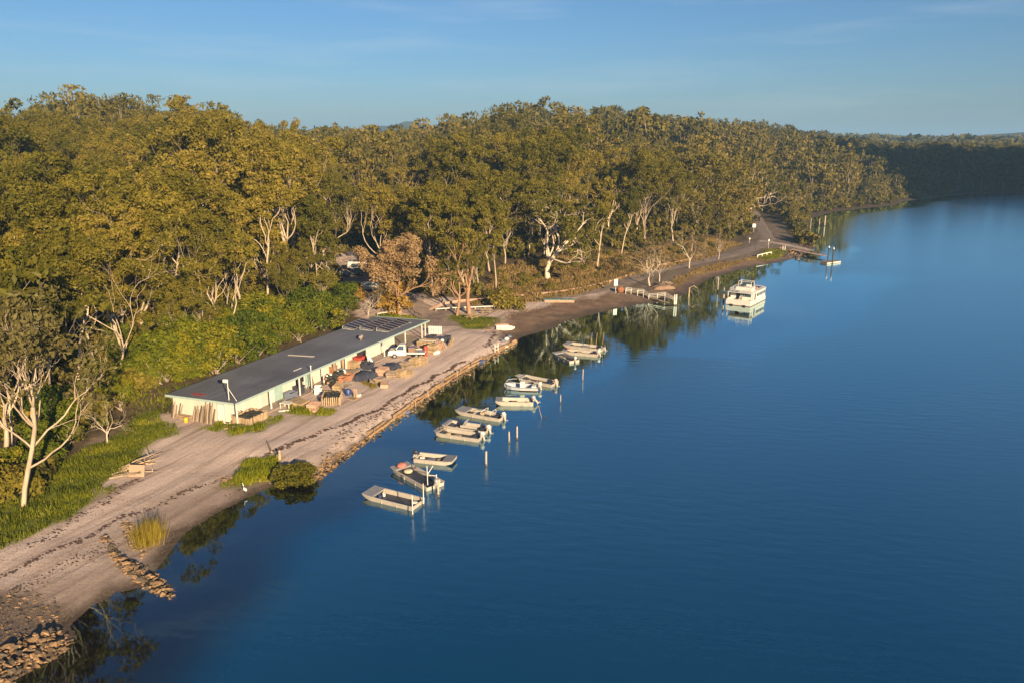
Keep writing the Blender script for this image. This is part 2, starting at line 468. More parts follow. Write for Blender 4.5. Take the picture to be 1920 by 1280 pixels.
    ad = N.new('ShaderNodeMath'); ad.operation = 'ADD'; Lk.new(noise(2.2, 9, .7), ad.inputs[0]); Lk.new(streak, ad.inputs[1])
    Lk.new(ad.outputs[0], bp.inputs['Height']); Lk.new(bp.outputs[0], b.inputs['Normal'])
    me = np_mesh('ground', V, Q, m, smooth=True)
    ca = me.attributes.new('cover', 'FLOAT_COLOR', 'POINT'); ca.data.foreach_set('color', colr.ravel())
    o = link_obj('ground', me); tag(o, 'sandy yard, mud flat and wooded slope along the river', None, kind='structure')

    # water
    keep = (Z < 0.04)
    kq = (keep[:-1, :-1] | keep[:-1, 1:] | keep[1:, 1:] | keep[1:, :-1]).ravel()
    Qw = Q[kq]; used = np.unique(Qw); remap = -np.ones(nx * ny, int); remap[used] = np.arange(len(used))
    Vw = V[used].copy(); depth = np.maximum(-Vw[:, 2], 0); Vw[:, 2] = 0
    mw, nt, b = new_mat('river_water')
    N = nt.nodes; Lk = nt.links
    N.remove(b)
    geo = N.new('ShaderNodeNewGeometry')
    at = N.new('ShaderNodeAttribute'); at.attribute_name = 'depth'
    ex = N.new('ShaderNodeMath'); ex.operation = 'MULTIPLY'; ex.inputs[1].default_value = -1.05; Lk.new(at.outputs['Fac'], ex.inputs[0])
    ep = N.new('ShaderNodeMath'); ep.operation = 'EXPONENT'; Lk.new(ex.outputs[0], ep.inputs[0])
    tr = N.new('ShaderNodeBsdfTransparent'); tr.inputs[0].default_value = (.40, .32, .22, 1)
    df = N.new('ShaderNodeBsdfDiffuse'); pass
    cmix = N.new('ShaderNodeMixRGB'); cmix.inputs[1].default_value = (.010, .009, .006, 1); cmix.inputs[2].default_value = (.0, .048, .122, 1)
    cdr = N.new('ShaderNodeMapRange'); cdr.interpolation_type = 'SMOOTHSTEP'; cdr.inputs[1].default_value = .7; cdr.inputs[2].default_value = 3.6; Lk.new(at.outputs['Fac'], cdr.inputs[0])
    Lk.new(cdr.outputs[0], cmix.inputs[0]); Lk.new(cmix.outputs[0], df.inputs[0])
    body = N.new('ShaderNodeMixShader'); Lk.new(ep.outputs[0], body.inputs[0]); Lk.new(df.outputs[0], body.inputs[1]); Lk.new(tr.outputs[0], body.inputs[2])
    gl = N.new('ShaderNodeBsdfGlossy'); gl.inputs['Roughness'].default_value = 0.03; gl.inputs['Color'].default_value = (.72, .96, 1, 1)
    rgd = N.new('ShaderNodeMapRange'); rgd.interpolation_type = 'SMOOTHSTEP'; rgd.inputs[1].default_value = 2.2; rgd.inputs[2].default_value = 5.0; rgd.inputs[3].default_value = .03; rgd.inputs[4].default_value = .24; Lk.new(at.outputs['Fac'], rgd.inputs[0]); Lk.new(rgd.outputs[0], gl.inputs['Roughness'])
    mpr = N.new('ShaderNodeMapping'); mpr.inputs['Rotation'].default_value = (0, 0, R(10))
    mpg = N.new('ShaderNodeMapping'); mpg.inputs['Scale'].default_value = (0.5, 1.5, 1)
    Lk.new(geo.outputs['Position'], mpr.inputs[0]); Lk.new(mpr.outputs[0], mpg.inputs[0])
    n1 = N.new('ShaderNodeTexNoise'); n1.inputs['Scale'].default_value = 0.8; n1.inputs['Detail'].default_value = 3; n1.inputs['Roughness'].default_value = .5; Lk.new(mpg.outputs[0], n1.inputs['Vector'])
    # breeze: patches of ruffled and of calm water
    n2 = N.new('ShaderNodeTexNoise'); n2.inputs['Scale'].default_value = 0.02; n2.inputs['Detail'].default_value = 4; Lk.new(mpg.outputs[0], n2.inputs['Vector'])
    br = N.new('ShaderNodeMapRange'); br.inputs[1].default_value = .35; br.inputs[2].default_value = .65; br.inputs[3].default_value = .25; br.inputs[4].default_value = 1.0; Lk.new(n2.outputs[0], br.inputs[0])
    dr = N.new('ShaderNodeMapRange'); dr.inputs[1].default_value = .0; dr.inputs[2].default_value = 3.5; dr.inputs[3].default_value = .10; dr.inputs[4].default_value = 1.0; Lk.new(at.outputs['Fac'], dr.inputs[0])
    st = N.new('ShaderNodeMath'); st.operation = 'MULTIPLY'; Lk.new(br.outputs[0], st.inputs[0]); Lk.new(dr.outputs[0], st.inputs[1])
    s2 = N.new('ShaderNodeMath'); s2.operation = 'MULTIPLY'; s2.inputs[1].default_value = 0.25; Lk.new(st.outputs[0], s2.inputs[0])
    bp = N.new('ShaderNodeBump'); bp.inputs['Distance'].default_value = 0.16; Lk.new(s2.outputs[0], bp.inputs['Strength']); Lk.new(n1.outputs[0], bp.inputs['Height'])
    Lk.new(bp.outputs[0], gl.inputs['Normal'])
    lw = N.new('ShaderNodeLayerWeight'); lw.inputs['Blend'].default_value = .5; Lk.new(bp.outputs[0], lw.inputs['Normal'])
    fr = N.new('ShaderNodeMath'); fr.operation = 'POWER'; fr.inputs[1].default_value = 2.6; Lk.new(lw.outputs['Facing'], fr.inputs[0])
    fg = N.new('ShaderNodeMath'); fg.operation = 'MULTIPLY'; fg.use_clamp = True; fg.inputs[1].default_value = 1.25; Lk.new(fr.outputs[0], fg.inputs[0]); fr = fg
    mxs = N.new('ShaderNodeMixShader'); Lk.new(fr.outputs[0], mxs.inputs[0]); Lk.new(body.outputs[0], mxs.inputs[1]); Lk.new(gl.outputs[0], mxs.inputs[2])
    Lk.new(mxs.outputs[0], N['Material Output'].inputs[0])
    me = np_mesh('river', Vw, remap[Qw], mw, smooth=True)
    a = me.attributes.new('depth', 'FLOAT', 'POINT'); a.data.foreach_set('value', depth.astype(np.float32))
    o = link_obj('river', me); tag(o, 'calm deep blue river reflecting trees along the bank', None, kind='structure')

build_ground()

def ribbon(name, px, width, mat, label, lift=0.05, z=2.0, wobble=0.25, widths=None):
    """a road laid over the ground along a line of the photograph"""
    pts = [np.array(P(*p)[:2]) for p in px]
    # resample smoothly
    cp = np.array(pts); t = np.concatenate([[0], np.cumsum(np.hypot(*np.diff(cp, axis=0).T))]); tt = np.arange(0, t[-1], 1.0)
    # Catmull-like smoothing through repeated averaging
    c = np.stack([np.interp(tt, t, cp[:, 0]), np.interp(tt, t, cp[:, 1])], -1)
    for _ in range(12): c[1:-1] = (c[:-2] + 2 * c[1:-1] + c[2:]) / 4
    tg = np.gradient(c, axis=0); tg /= np.linalg.norm(tg, axis=1)[:, None]; nm = np.stack([-tg[:, 1], tg[:, 0]], -1)
    k = 7; off = np.linspace(-.5, .5, k)
    W = np.interp(tt, t, widths) if widths is not None else np.full(len(tt), width)
    wl = W * (1 + 0) ; e = wobble
    XX = np.zeros((len(c), k)); YY = np.zeros_like(XX)
    for j in range(k):
        jit = e * (wob(c[:, 0], c[:, 1], 6, 1 if j == 0 else 2)) * (abs(off[j]) == .5)
        XX[:, j] = c[:, 0] + nm[:, 0] * (off[j] * W + jit); YY[:, j] = c[:, 1] + nm[:, 1] * (off[j] * W + jit)
    ZZ, _ = height(XX, YY); ZZ = np.maximum(ZZ, ZZ[:, [k // 2]] * .5 + ZZ * .5) + lift
    ZZ[:, 0] -= lift + .02; ZZ[:, -1] -= lift + .02
    V = np.stack([XX, YY, ZZ], -1).reshape(-1, 3); I = np.arange(len(c) * k).reshape(-1, k)
    Q = np.stack([I[:-1, :-1], I[1:, :-1], I[1:, 1:], I[:-1, 1:]], -1).reshape(-1, 4)[:, ::-1]
    o = link_obj(name, np_mesh(name, V, Q, mat, smooth=True)); tag(o, label, kind='structure')
    return c, nm, W

m_road = M('worn_asphalt', (.22, .17, .14), rough=.9, var=.35, scale=.6, bump=.4, bscale=9)
m_dirt = M('dirt_track', (.27, .20, .165), rough=.95, var=.30, scale=.7, bump=.5, bscale=6)
road_c, road_n, road_w = ribbon('road', ROAD_PX, 4.0, m_road, 'narrow bitumen road curving along the bank to the boat ramp')
ribbon('car_park', CARPARK_PX, 7, m_dirt, 'gravel track leading from the yard to the parked vehicles', lift=.045, widths=[5, 6.5, 8, 9, 9, 9, 8])
ribbon('boat_ramp', RAMP_PX, 3.6, M('ramp_concrete', (.42, .33, .27), rough=.9, var=.25, scale=.5, bump=.3), 'pale concrete boat ramp running down into the river', lift=.06)

# distant blue ranges
def far_range(name, az0, az1, dist, peaks, label):
    n = 90; V = []; Fc = []
    for i in range(n):
        px = az0 + (az1 - az0) * i / (n - 1)
        a = math.atan2((px - 960) / F_PX * math.cos(PITCH), 1.0)
        h = sum(p[1] * math.exp(-((px - p[0]) / p[2]) ** 2) for p in peaks) * (1 + .012 * math.sin(i * .5) + .008 * math.sin(i * 1.1 + 1))
        for j, (dd, hh) in enumerate(((-.12, 0.0), (-.05, .55), (0, 1), (.06, .6), (.14, 0))):
            r = dist * (1 + dd); V.append((r * math.sin(a), r * math.cos(a), h * hh - (5 if hh == 0 else 0)))
    for i in range(n - 1):
        for j in range(4):
            a_ = i * 5 + j; Fc.append((a_, a_ + 5, a_ + 6, a_ + 1))
    o = link_mesh(name, V, Fc, m_range, smooth=True); tag(o, label, kind='structure')
m_range = M('far_woodland', (.05, .06, .035), rough=1, var=.4, scale=.004, bump=0)
far_range('hills', 560, 900, 2400, [(765, 58, 55), (690, 46, 45), (840, 40, 70)], 'blue mountain range beyond the valley')
far_range('hills', 240, 480, 1500, [(345, 78, 45), (420, 60, 50)], 'hazy wooded ridge behind the tall trees')
far_range('hills', 1600, 2600, 2200, [(1900, 34, 260), (2300, 60, 260)], 'low wooded rise beyond the river bend')

# unseen wooded hill, added to throw shade over the far bend of the river
def shading_hill():
    n, k = 90, 26; V = []; Q = []
    for i in range(n):
        t = i / (n - 1); cx = 252 + 640 * t; cy = 276 + 190 * t
        for j in range(k):
            s_ = (j / (k - 1) - .5) * 2; x = cx + s_ * 70 * .364 * -1; y = cy + s_ * 70 * .931
            hgt = 92 * math.exp(-(s_ * 1.9) ** 2) * min(1, (t + .012) / .05) ** .5 * min(1, (1 - t) / .1 + .05)
            hgt += 3.0 * math.sin(i * 1.9 + j) * math.exp(-(s_ * 2) ** 2) + 2 * math.sin(i * .7 + j * 1.3)
            V.append((x, y, -5 if j in (0, k - 1) or i in (0, n - 1) else max(hgt, -4)))
    I = np.arange(n * k).reshape(n, k); Q = np.stack([I[:-1, :-1], I[1:, :-1], I[1:, 1:], I[:-1, 1:]], -1).reshape(-1, 4)
    o = link_obj('hills', np_mesh('hills', V, Q, m_range, smooth=True)); tag(o, 'unseen wooded hill added to shade the far river bend', kind='structure')
    return np.array(V)
SHADE_HILL = shading_hill()
# ------------------------------------------------------------------ trees
m_bark = M('pale_gum_bark', (.50, .395, .28), rough=.8, var=.35, scale=1.2, bump=.3, bscale=8, rnd=.25, stretch=(1, 1, .25))
m_bark_red = M('ruddy_bark', (.34, .20, .12), rough=.85, var=.35, scale=1.5, bump=.4, bscale=8, stretch=(1, 1, .25))
m_bark_grey = M('grey_bark', (.30, .245, .19), rough=.85, var=.3, scale=1.5, bump=.3, bscale=8, rnd=.2, stretch=(1, 1, .25))
m_leaf = leaf_mat('gum_leaves', (.092, .092, .013), (.190, .160, .020), (.34, .25, .050), rnd=.6)
m_wattle = leaf_mat('wattle_leaves', (.065, .095, .008), (.15, .165, .010), (.32, .255, .016), rnd=.65)
m_sheoak = leaf_mat('sheoak_needles', (.32, .21, .10), (.45, .31, .16), (.58, .43, .25), rnd=.2)
m_dry = leaf_mat('dry_leaves', (.15, .11, .045), (.24, .175, .07), (.36, .26, .11), rnd=.3)
m_sparse = leaf_mat('grey_olive_leaves', (.10, .088, .028), (.17, .145, .05), (.27, .21, .08), rnd=.3)
m_gold = leaf_mat('golden_leaves', (.30, .18, .03), (.45, .30, .06), (.60, .45, .13), rnd=.2)
m_mangrove = leaf_mat('mangrove_leaves', (.11, .105, .012), (.20, .175, .02), (.34, .27, .05), rnd=.2)

def unit(v): return v / (np.linalg.norm(v) + 1e-9)

def grow(seed, h=24, clear=.45, limbs=4, spread=32, levels=3, r0=.42, lean=0, up=.25, kink=.22, side=True, ratio=.66, first=None, mid=False):
    """a branching skeleton: tubes [(points, radii)] and leafy tips [(point, direction, level)]"""
    rs = RS(seed); tubes = []; tips = []
    def turn(d, ang):
        a = unit(np.cross(d, rs.normal(size=3))); c, s = math.cos(ang), math.sin(ang)
        return unit(d * c + np.cross(a, d) * s)
    def branch(p, d, length, r, lv, r_end=.6):
        n = 5 if lv < 2 else 4
        pts = [p]; rad = [r]
        for i in range(n):
            d = unit(d + rs.normal(size=3) * kink * (.45 if lv == 0 else 1) + np.array((0, 0, up * (.5 if lv == 0 else 1) * .5)))
            p = p + d * length / n; pts.append(p); rad.append(r * (1 - (1 - r_end) * (i + 1) / n))
        tubes.append((pts, rad))
        return pts, rad, d
    def rec(p, d, length, r, lv):
        pts, rad, de = branch(p, d, length, r, lv, .62 if lv < levels else .3)
        if lv >= levels:
            tips.append((pts[-1], de, lv)); return
        if lv >= 2 and mid: tips.append((pts[-1], de, lv))
        k = 2 + (rs.rand() < .45)
        for i in range(k):
            rec(pts[-1], turn(de, R(rs.uniform(14, 40))), length * ratio * rs.uniform(.8, 1.15), rad[-1] * rs.uniform(.62, .85), lv + 1)
        if side and lv >= 1 and rs.rand() < .55:
            j = rs.randint(2, len(pts) - 1)
            rec(pts[j], turn(de, R(rs.uniform(35, 65))), length * ratio * .75, rad[j] * .5, min(lv + 1, levels))
    d0 = unit(np.array((rs.normal() * .04 + lean, rs.normal() * .04, 1.0)))
    pts, rad, de = branch(np.array((0, 0, -.3)), d0, h * clear + .3, r0, 0, .72)
    L1 = h * (1 - clear) * .47
    a0 = rs.uniform(0, 6.28)
    for i in range(limbs):
        a = a0 + 6.283 * i / limbs + rs.normal() * .35; t = R(spread * rs.uniform(.55, 1.2))
        if i == 0: t *= .35
        d = unit(np.array((math.cos(a) * math.sin(t), math.sin(a) * math.sin(t), math.cos(t))))
        j = -1 if i < 2 else rs.choice([-1, -2])
        rec(pts[j], d, L1 * rs.uniform(.85, 1.15), rad[j] * rs.uniform(.5, .68), 1)
    if first:
        for (fr_, a, t, ln) in first:
            j = max(1, min(len(pts) - 2, int(fr_ * (len(pts) - 1))))
            d = np.array((math.cos(a) * math.sin(t), math.sin(a) * math.sin(t), math.cos(t)))
            rec(pts[j], unit(d), ln, rad[j] * .55, 1)
    return tubes, tips

def wood_mesh(name, tubes, mat, minr=0.0, sides=(7, 5, 4, 3)):
    V = []; Q = []; n0 = 0
    for pts, rad in tubes:
        if rad[0] < minr: continue
        pts = np.array(pts); rad = np.array(rad); m = len(pts)
        n = sides[0] if rad[0] > .3 else sides[1] if rad[0] > .12 else sides[2] if rad[0] > .05 else sides[3]
        t = np.gradient(pts, axis=0); t /= np.linalg.norm(t, axis=1)[:, None] + 1e-9
        ref = np.array((.37, .21, .9)) if abs(t[0] @ np.array((.37, .21, .9))) < .93 else np.array((1., 0, 0))
        a = np.cross(t, ref); a /= np.linalg.norm(a, axis=1)[:, None] + 1e-9; b = np.cross(t, a)
        w = np.arange(n) * 2 * math.pi / n
        ring = pts[:, None] + rad[:, None, None] * (a[:, None] * np.cos(w)[None, :, None] + b[:, None] * np.sin(w)[None, :, None])
        V.append(ring.reshape(-1, 3))
        I = n0 + np.arange(m * n).reshape(m, n); J = np.roll(I, -1, 1)
        Q.append(np.stack([I[:-1], J[:-1], J[1:], I[1:]], -1).reshape(-1, 4)); n0 += m * n
    return np_mesh(name, np.concatenate(V), np.concatenate(Q), mat, smooth=True)

def leaves(rs, centres, rad, per, size, flat=.62, outw=.8, top=.25, droop=0.8, long=2.3):
    """leaf-spray quads spread over rounded clumps"""
    C = np.repeat(np.asarray(centres), per, 0); n = len(C)
    rr = np.repeat(np.asarray(rad), per)
    u = rs.normal(size=(n, 3)); u[:, 2] += top; u /= np.linalg.norm(u, axis=1)[:, None]
    q = rr * (.35 + .65 * rs.rand(n) ** .5)
    Pn = C + u * q[:, None] * np.array((1, 1, flat))
    nrm = u * outw + rs.normal(size=(n, 3)) * .55; nrm /= np.linalg.norm(nrm, axis=1)[:, None]
    tv = rs.normal(size=(n, 3)); tv[:, 2] -= droop
    t1 = np.cross(nrm, tv); t1 /= np.linalg.norm(t1, axis=1)[:, None] + 1e-9; t2 = np.cross(nrm, t1)
    s = size * rs.uniform(.6, 1.3, n)
    a = t1 * (s * .5)[:, None]; b = t2 * (s * .5 * long)[:, None]
    V = np.stack([Pn - a * .55 - b, Pn + a - b * .25, Pn + a * .45 + b, Pn - a + b * .25], 1).reshape(-1, 3)
    Q = np.arange(n * 4).reshape(-1, 4)
    ct = np.repeat(rs.uniform(-.16, .16, len(centres)), per)
    tint = np.repeat(np.clip(.14 + ct + rs.uniform(-.14, .14, n), 0, 1), 4)
    return V, Q, tint

def tip_clumps(rs, tips, r, scale=1.0):
    C = []; Rr = []
    for p, d, lv in tips:
        C.append(p + d * .25 * r + rs.normal(size=3) * .15 * r); Rr.append(r * rs.uniform(.65, 1.2))
    return np.array(C), np.array(Rr)

PROTO = {}
def make_proto(key, seed, leafm, barkm, clump=1.35, per=95, size=.36, thin=1.0, flat=.62, droop=0, minr=.0, **kw):
    rs = RS(seed + 1000)
    tubes, tips = grow(seed, **kw)
    hmax = max(t[0][2] for t in tips)
    tips = [t for t in tips if rs.rand() < thin * min(1, .35 + 1.3 * max(0, t[0][2] / hmax - .35))]
    C, Rr = tip_clumps(rs, tips, clump)
    V, Q, tint = leaves(rs, C, Rr, per, size, flat=flat, droop=droop)
    cr = np_mesh('crown', V, Q, leafm, tint)
    tr = wood_mesh('trunk', tubes, barkm, minr)
    top = max(V[:, 2].max(), 1)
    PROTO[key] = dict(trunk=tr, crown=cr, h=float(top), tips=C, rad=Rr)

# tall forest gums
for i in range(4): make_proto(f'gumA{i}', 11 + i, m_leaf, m_bark, clump=1.15, per=84, size=.21, flat=.8, h=22, clear=.30, limbs=6, spread=26, levels=4, r0=.25, ratio=.64)
# vase-shaped, many pale ascending limbs
for i in range(3): make_proto(f'gumB{i}', 31 + i, m_leaf, m_bark, clump=1.1, per=80, size=.21, flat=.8, h=21, clear=.20, limbs=6, spread=30, levels=4, r0=.27, ratio=.64, up=.35)
# slender
for i in range(3): make_proto(f'gumC{i}', 51 + i, m_leaf, m_bark_grey, clump=1.05, per=82, size=.21, flat=.9, mid=True, h=22, clear=.36, limbs=5, spread=24, levels=4, r0=.21, ratio=.62)
# thin-crowned, twiggy
for i in range(2): make_proto(f'gumD{i}', 71 + i, m_leaf, m_bark, clump=1.0, per=45, size=.32, thin=.55, h=17, clear=.30, limbs=5, spread=42, levels=4, r0=.24, ratio=.68)

def bush_proto(key, seed, leafm, h=4.5, w=2.6, n=26, per=130, size=.27, clump=1.0):
    rs = RS(seed); C = []; Rr = []; tubes = []
    for k in range(n):
        a = rs.uniform(0, 6.28); t = rs.rand() ** .6; zz = rs.uniform(.12, 1)
        rr_ = w * t * math.sqrt(max(.05, 1 - (zz - .25) ** 2 * 1.2))
        c = np.array((math.cos(a) * rr_, math.sin(a) * rr_, zz * (h - clump * .6))); C.append(c); Rr.append(clump * rs.uniform(.7, 1.25))
        if k % 2 == 0: tubes.append(([np.array((rs.normal() * .15, rs.normal() * .15, -.2)), c * np.array((.45, .45, .5)), c], [.07, .045, .02]))
    V, Q, tint = leaves(rs, np.array(C), np.array(Rr), per, size, flat=.85, top=.5, long=1.3)
    V[:, 2] = np.maximum(V[:, 2], .02)
    PROTO[key] = dict(trunk=wood_mesh('stem', tubes, m_bark_grey), crown=np_mesh('foliage', V, Q, leafm, tint), h=float(V[:, 2].max()))
for i in range(3): bush_proto(f'wattle{i}', 91 + i, m_wattle, h=5.2, w=2.5, n=21, per=190, size=.19, clump=.95)
for i in range(2): bush_proto(f'scrub{i}', 97 + i, m_leaf, h=3.0, w=2.0, n=18, per=100)
bush_proto('dry0', 99, m_dry, h=2.0, w=1.7, n=12, per=80, size=.25, clump=.75)

def plant(key, x, y, hgt, name, label, cat, group=None, rz=None, lean=0, z=None, squash=1.0):
    pr = PROTO[key]; s = hgt / pr['h']
    o = thing(name, label, cat, (x, y, (hz(x, y) if z is None else z)), 0, group)
    o.rotation_euler = (lean * .5, lean, rng.uniform(0, 6.28) if rz is None else rz)
    o.scale = (s * squash, s * squash, s)
    shrub = key[:3] not in ('gum', 'her')
    c1 = link_obj('stem' if shrub else 'trunk', pr['trunk'], o)
    c2 = link_obj('foliage' if shrub else 'crown', pr['crown'], o)
    return o

# --- trees one can tell apart
make_proto('hero_bare', 5, m_sparse, m_bark, clump=.9, per=20, size=.2, thin=.75, h=15, clear=.58, limbs=6, spread=34, levels=4, r0=.22, ratio=.70, up=.3, kink=.18,
           first=[(.45, -.2, .95, 4.0), (.6, 2.6, .9, 3.4), (.65, .5, .9, 4.2), (.8, 4.0, .8, 3.2), (.8, 1.4, .9, 3.0)])
make_proto('hero_pole', 17, m_leaf, m_bark, clump=.95, per=60, size=.22, mid=True, h=20, clear=.56, limbs=5, spread=24, levels=4, r0=.2, ratio=.6, up=.4, first=[(.65, .4, .8, 3.5), (.8, 2.7, .7, 3.2)])
make_proto('hero_pole2', 18, m_leaf, m_bark, clump=.95, per=60, size=.22, mid=True, h=20, clear=.5, limbs=4, spread=28, levels=4, r0=.22, ratio=.62, up=.4, first=[(.65, 3.4, .7, 3.5)])
make_proto('hero_sheoak', 26, m_sheoak, m_bark_red, clump=1.0, per=80, size=.2, mid=True, h=13, clear=.26, limbs=6, spread=48, levels=4, r0=.36, flat=.85)
make_proto('hero_fig', 8, m_leaf, M('white_bark', (.66, .54, .40), rough=.75, var=.25, scale=1.3, bump=.3, stretch=(1, 1, .3)), clump=1.35, per=70, size=.30, thin=.8, h=21, clear=.20, limbs=7, spread=60, levels=4, r0=.72, ratio=.68, kink=.3, up=.22)
make_proto('hero_red', 9, m_leaf, m_bark_red, clump=.95, per=46, size=.24, mid=True, h=17, clear=.30, limbs=5, spread=45, levels=3, r0=.42)
make_proto('hero_dead', 10, m_dry, M('silver_bark', (.52, .43, .33), rough=.8, var=.2, scale=2, bump=.2), clump=.6, per=14, size=.22, thin=.45, h=13, clear=.24, limbs=6, spread=55, levels=4, r0=.28, ratio=.70, kink=.3)
make_proto('hero_white', 12, m_leaf, M('bone_bark', (.52, .42, .32), rough=.75, var=.2, scale=1.3), clump=1.2, per=55, size=.28, thin=.8, h=22, clear=.25, limbs=7, spread=45, levels=4, r0=.6, ratio=.68, kink=.32)
make_proto('hero_fork', 13, m_leaf, m_bark, clump=.95, per=44, size=.24, mid=True, h=17, clear=.12, limbs=3, spread=52, levels=4, r0=.36, up=.5, ratio=.62)
make_proto('hero_tall', 15, m_leaf, m_bark, clump=1.0, per=46, size=.24, mid=True, h=27, clear=.46, limbs=5, spread=32, levels=4, r0=.34, ratio=.62, first=[(.55, .3, 1.0, 5), (.7, 2.9, 1.0, 5), (.8, 4.6, .9, 5)])

HERO = []
def hero(key, px, py, hgt, label, rz=None, lean=0, group=None, name='gum_tree', squash=1.0):
    p = P(px, py); HERO.append((p.x, p.y)); return plant(key, p.x, p.y, hgt, name, label, 'tree', group, rz, lean, p.z, squash)
hero('hero_bare', 43, 948, 18, 'pale bare-limbed gum tree standing on the lawn beside the sandy track', rz=.2)
hero('hero_bare', 4, 780, 15, 'second pale spreading gum behind the lawn tree, limbs reaching over the undergrowth', rz=2.3)
hero('hero_sheoak', 748, 590, 13, 'rust-brown sheoak tree beside the gravel track above the solar panels', rz=1.0)
hero('hero_fig', 1027, 530, 20.0, 'huge white-trunked gum with wide spreading limbs above the road', rz=.6)
hero('hero_red', 880, 589, 16.5, 'ruddy-trunked gum shading the picnic lawn, thicker of the pair', rz=.4)
hero('hero_red', 857, 592, 11.5, 'slimmer ruddy-trunked gum of the pair on the picnic lawn', rz=2.0, lean=-.05)
hero('hero_dead', 1292, 503, 9.5, 'small bare silver tree on the bank before the houseboat', rz=1.5)
hero('hero_dead', 1347, 487, 7.5, 'thin leafless tree with a single long limb by the road edge', rz=3.5, squash=.7)
hero('hero_dead', 1218, 536, 9.5, 'twiggy leafless tree on the root mound by the old jetty', rz=.4, squash=1.2)
hero('hero_dead', 1236, 528, 7.5, 'leafless grey sapling leaning beside the root mound', rz=4.0, lean=.1)
hero('hero_white', 1404, 412, 22, 'bone-white gum with crooked limbs over the shaded road', rz=2.0)
hero('hero_fork', 426, 642, 15, 'forked pale gum rising from shrubs behind the middle of the shed roof', rz=1.2)
hero('hero_tall', 556, 560, 26, 'tall straight pale-trunked gum behind the bright green shrubs', rz=.5)
hero('hero_tall', 343, 580, 23, 'straight cream-trunked gum above the wattle thicket', rz=2.5)
hero('hero_fork', 270, 625, 19, 'pale gum with two thick upright limbs over the wattles', rz=2.9)
hero('hero_tall', 213, 680, 18, 'grey stout-trunked gum in shade at the thicket edge', rz=4.1)
hero('hero_bare', 120, 690, 14, 'many-limbed pale gum overhanging the thicket beyond the lawn', rz=1.1)
hero('hero_dead', 202, 830, 5.0, 'small crooked bare tree beside the grass near the shed', rz=2.2)
hero('hero_dead', 172, 800, 5.5, 'thin leafless sapling standing in the scrub beyond the lawn', rz=.2)
hero('hero_dead', 622, 540, 9, 'bare twiggy tree between the bright shrubs and the parked car', rz=2.7, squash=1.2)
hero('hero_dead', 690, 592, 5.5, 'leaning leafless sapling behind the solar panels', rz=.3, lean=.35)
hero('gumB0', 720, 520, 19, 'broad golden-green gum with fanned pale limbs above the car park', rz=.2)
hero('gumB1', 845, 500, 25, 'big vase-shaped gum with tan limbs before the dark gully', rz=1.4)
for j, (px, py, hg, lab) in enumerate(((95, 765, 15, 'thin straight pale gum behind the lawn tree crown'), (150, 735, 17, 'slim pale pole-like gum rising over the lawn thicket'), (185, 708, 18, 'straight slim gum beside the stout grey trunk'), (238, 690, 18, 'slim cream gum just past the stout grey trunk'), (300, 650, 20, 'slender cream gum between forked gum and straight gum'), (322, 612, 21, 'upright slim gum behind the wattle crest'), (378, 612, 19, 'pale pole gum over the lamp end of the shed'), (458, 596, 20, 'tall slim gum above the middle of the shed roof'), (502, 580, 21, 'pale slim gum next to the tall straight gum'), (592, 566, 18, 'slim gum above the hedge end near the bare twiggy tree'), (28, 850, 14, 'thin pale gum at the picture edge of the lawn thicket'), (66, 812, 14, 'thin gum with clear pale stem in the lawn thicket'),
        (812, 555, 20, 'slim pale gum at the gully mouth behind the picnic lawn'), (930, 545, 18, 'slender gum at the end of the heath by the bank road'), (1120, 505, 17, 'straight pale gum on the heath edge above the road'), (1165, 490, 17, 'slim gum above the road bend near the notice board'))):
    hero('hero_pole' if j % 2 else 'hero_pole2', px, py, hg, lab, rz=j * 1.3)
# golden shrub wrapped around the sheoak's foot, and bushes one can name
bush_proto('gold', 201, m_gold, h=4.2, w=2.0, n=26, per=70, size=.30, clump=.8)
bush_proto('mangrove', 202, m_mangrove, h=2.3, w=2.3, n=60, per=110, size=.17, clump=.6)
def named_bush(key, px, py, hgt, label, squash=1.0, name='shrub'):
    p = P(px, py); return plant(key, p.x, p.y, hgt, name, label, 'shrub', None, None, 0, p.z, squash)
named_bush('gold', 738, 585, 5.6, 'golden-leaved shrub at the foot of the rust-brown sheoak', 1.1)
named_bush('gold', 672, 566, 3.2, 'small golden shrub at the verge behind the solar panels')
named_bush('mangrove', 552, 899, 1.7, 'rounded mangrove bush at the water edge by the sea wall', 1.45)
named_bush('wattle0', 648, 590, 5.5, 'bright green rounded shrub at the end of the hedge by the track', 1.2)
named_bush('wattle1', 610, 606, 5.0, 'bright green shrub behind the solar panels, next to the hedge end', 1.2)
named_bush('scrub0', 950, 580, 3.5, 'olive shrub hanging over the bank beside the picnic lawn', 1.2)

# --- the forest: scatter over the slopes
def scatter(seed, x0, x1, y0, y1, step, jitter=.42):
    rs = RS(seed); xs = np.arange(x0, x1, step); ys = np.arange(y0, y1, step)
    X, Y = np.meshgrid(xs, ys); X = X + (np.arange(len(ys)) % 2)[:, None] * step / 2
    X = X + rs.uniform(-jitter, jitter, X.shape) * step; Y = Y + rs.uniform(-jitter, jitter, Y.shape) * step
    X, Y = X.ravel(), Y.ravel()
    az = X / np.maximum(Y, 1) ; lim = 960 / F_PX / math.cos(PITCH)
    k = (az > -lim * 1.12 - 9 / Y) & (az < lim * 1.12)
    return X[k], Y[k], rs

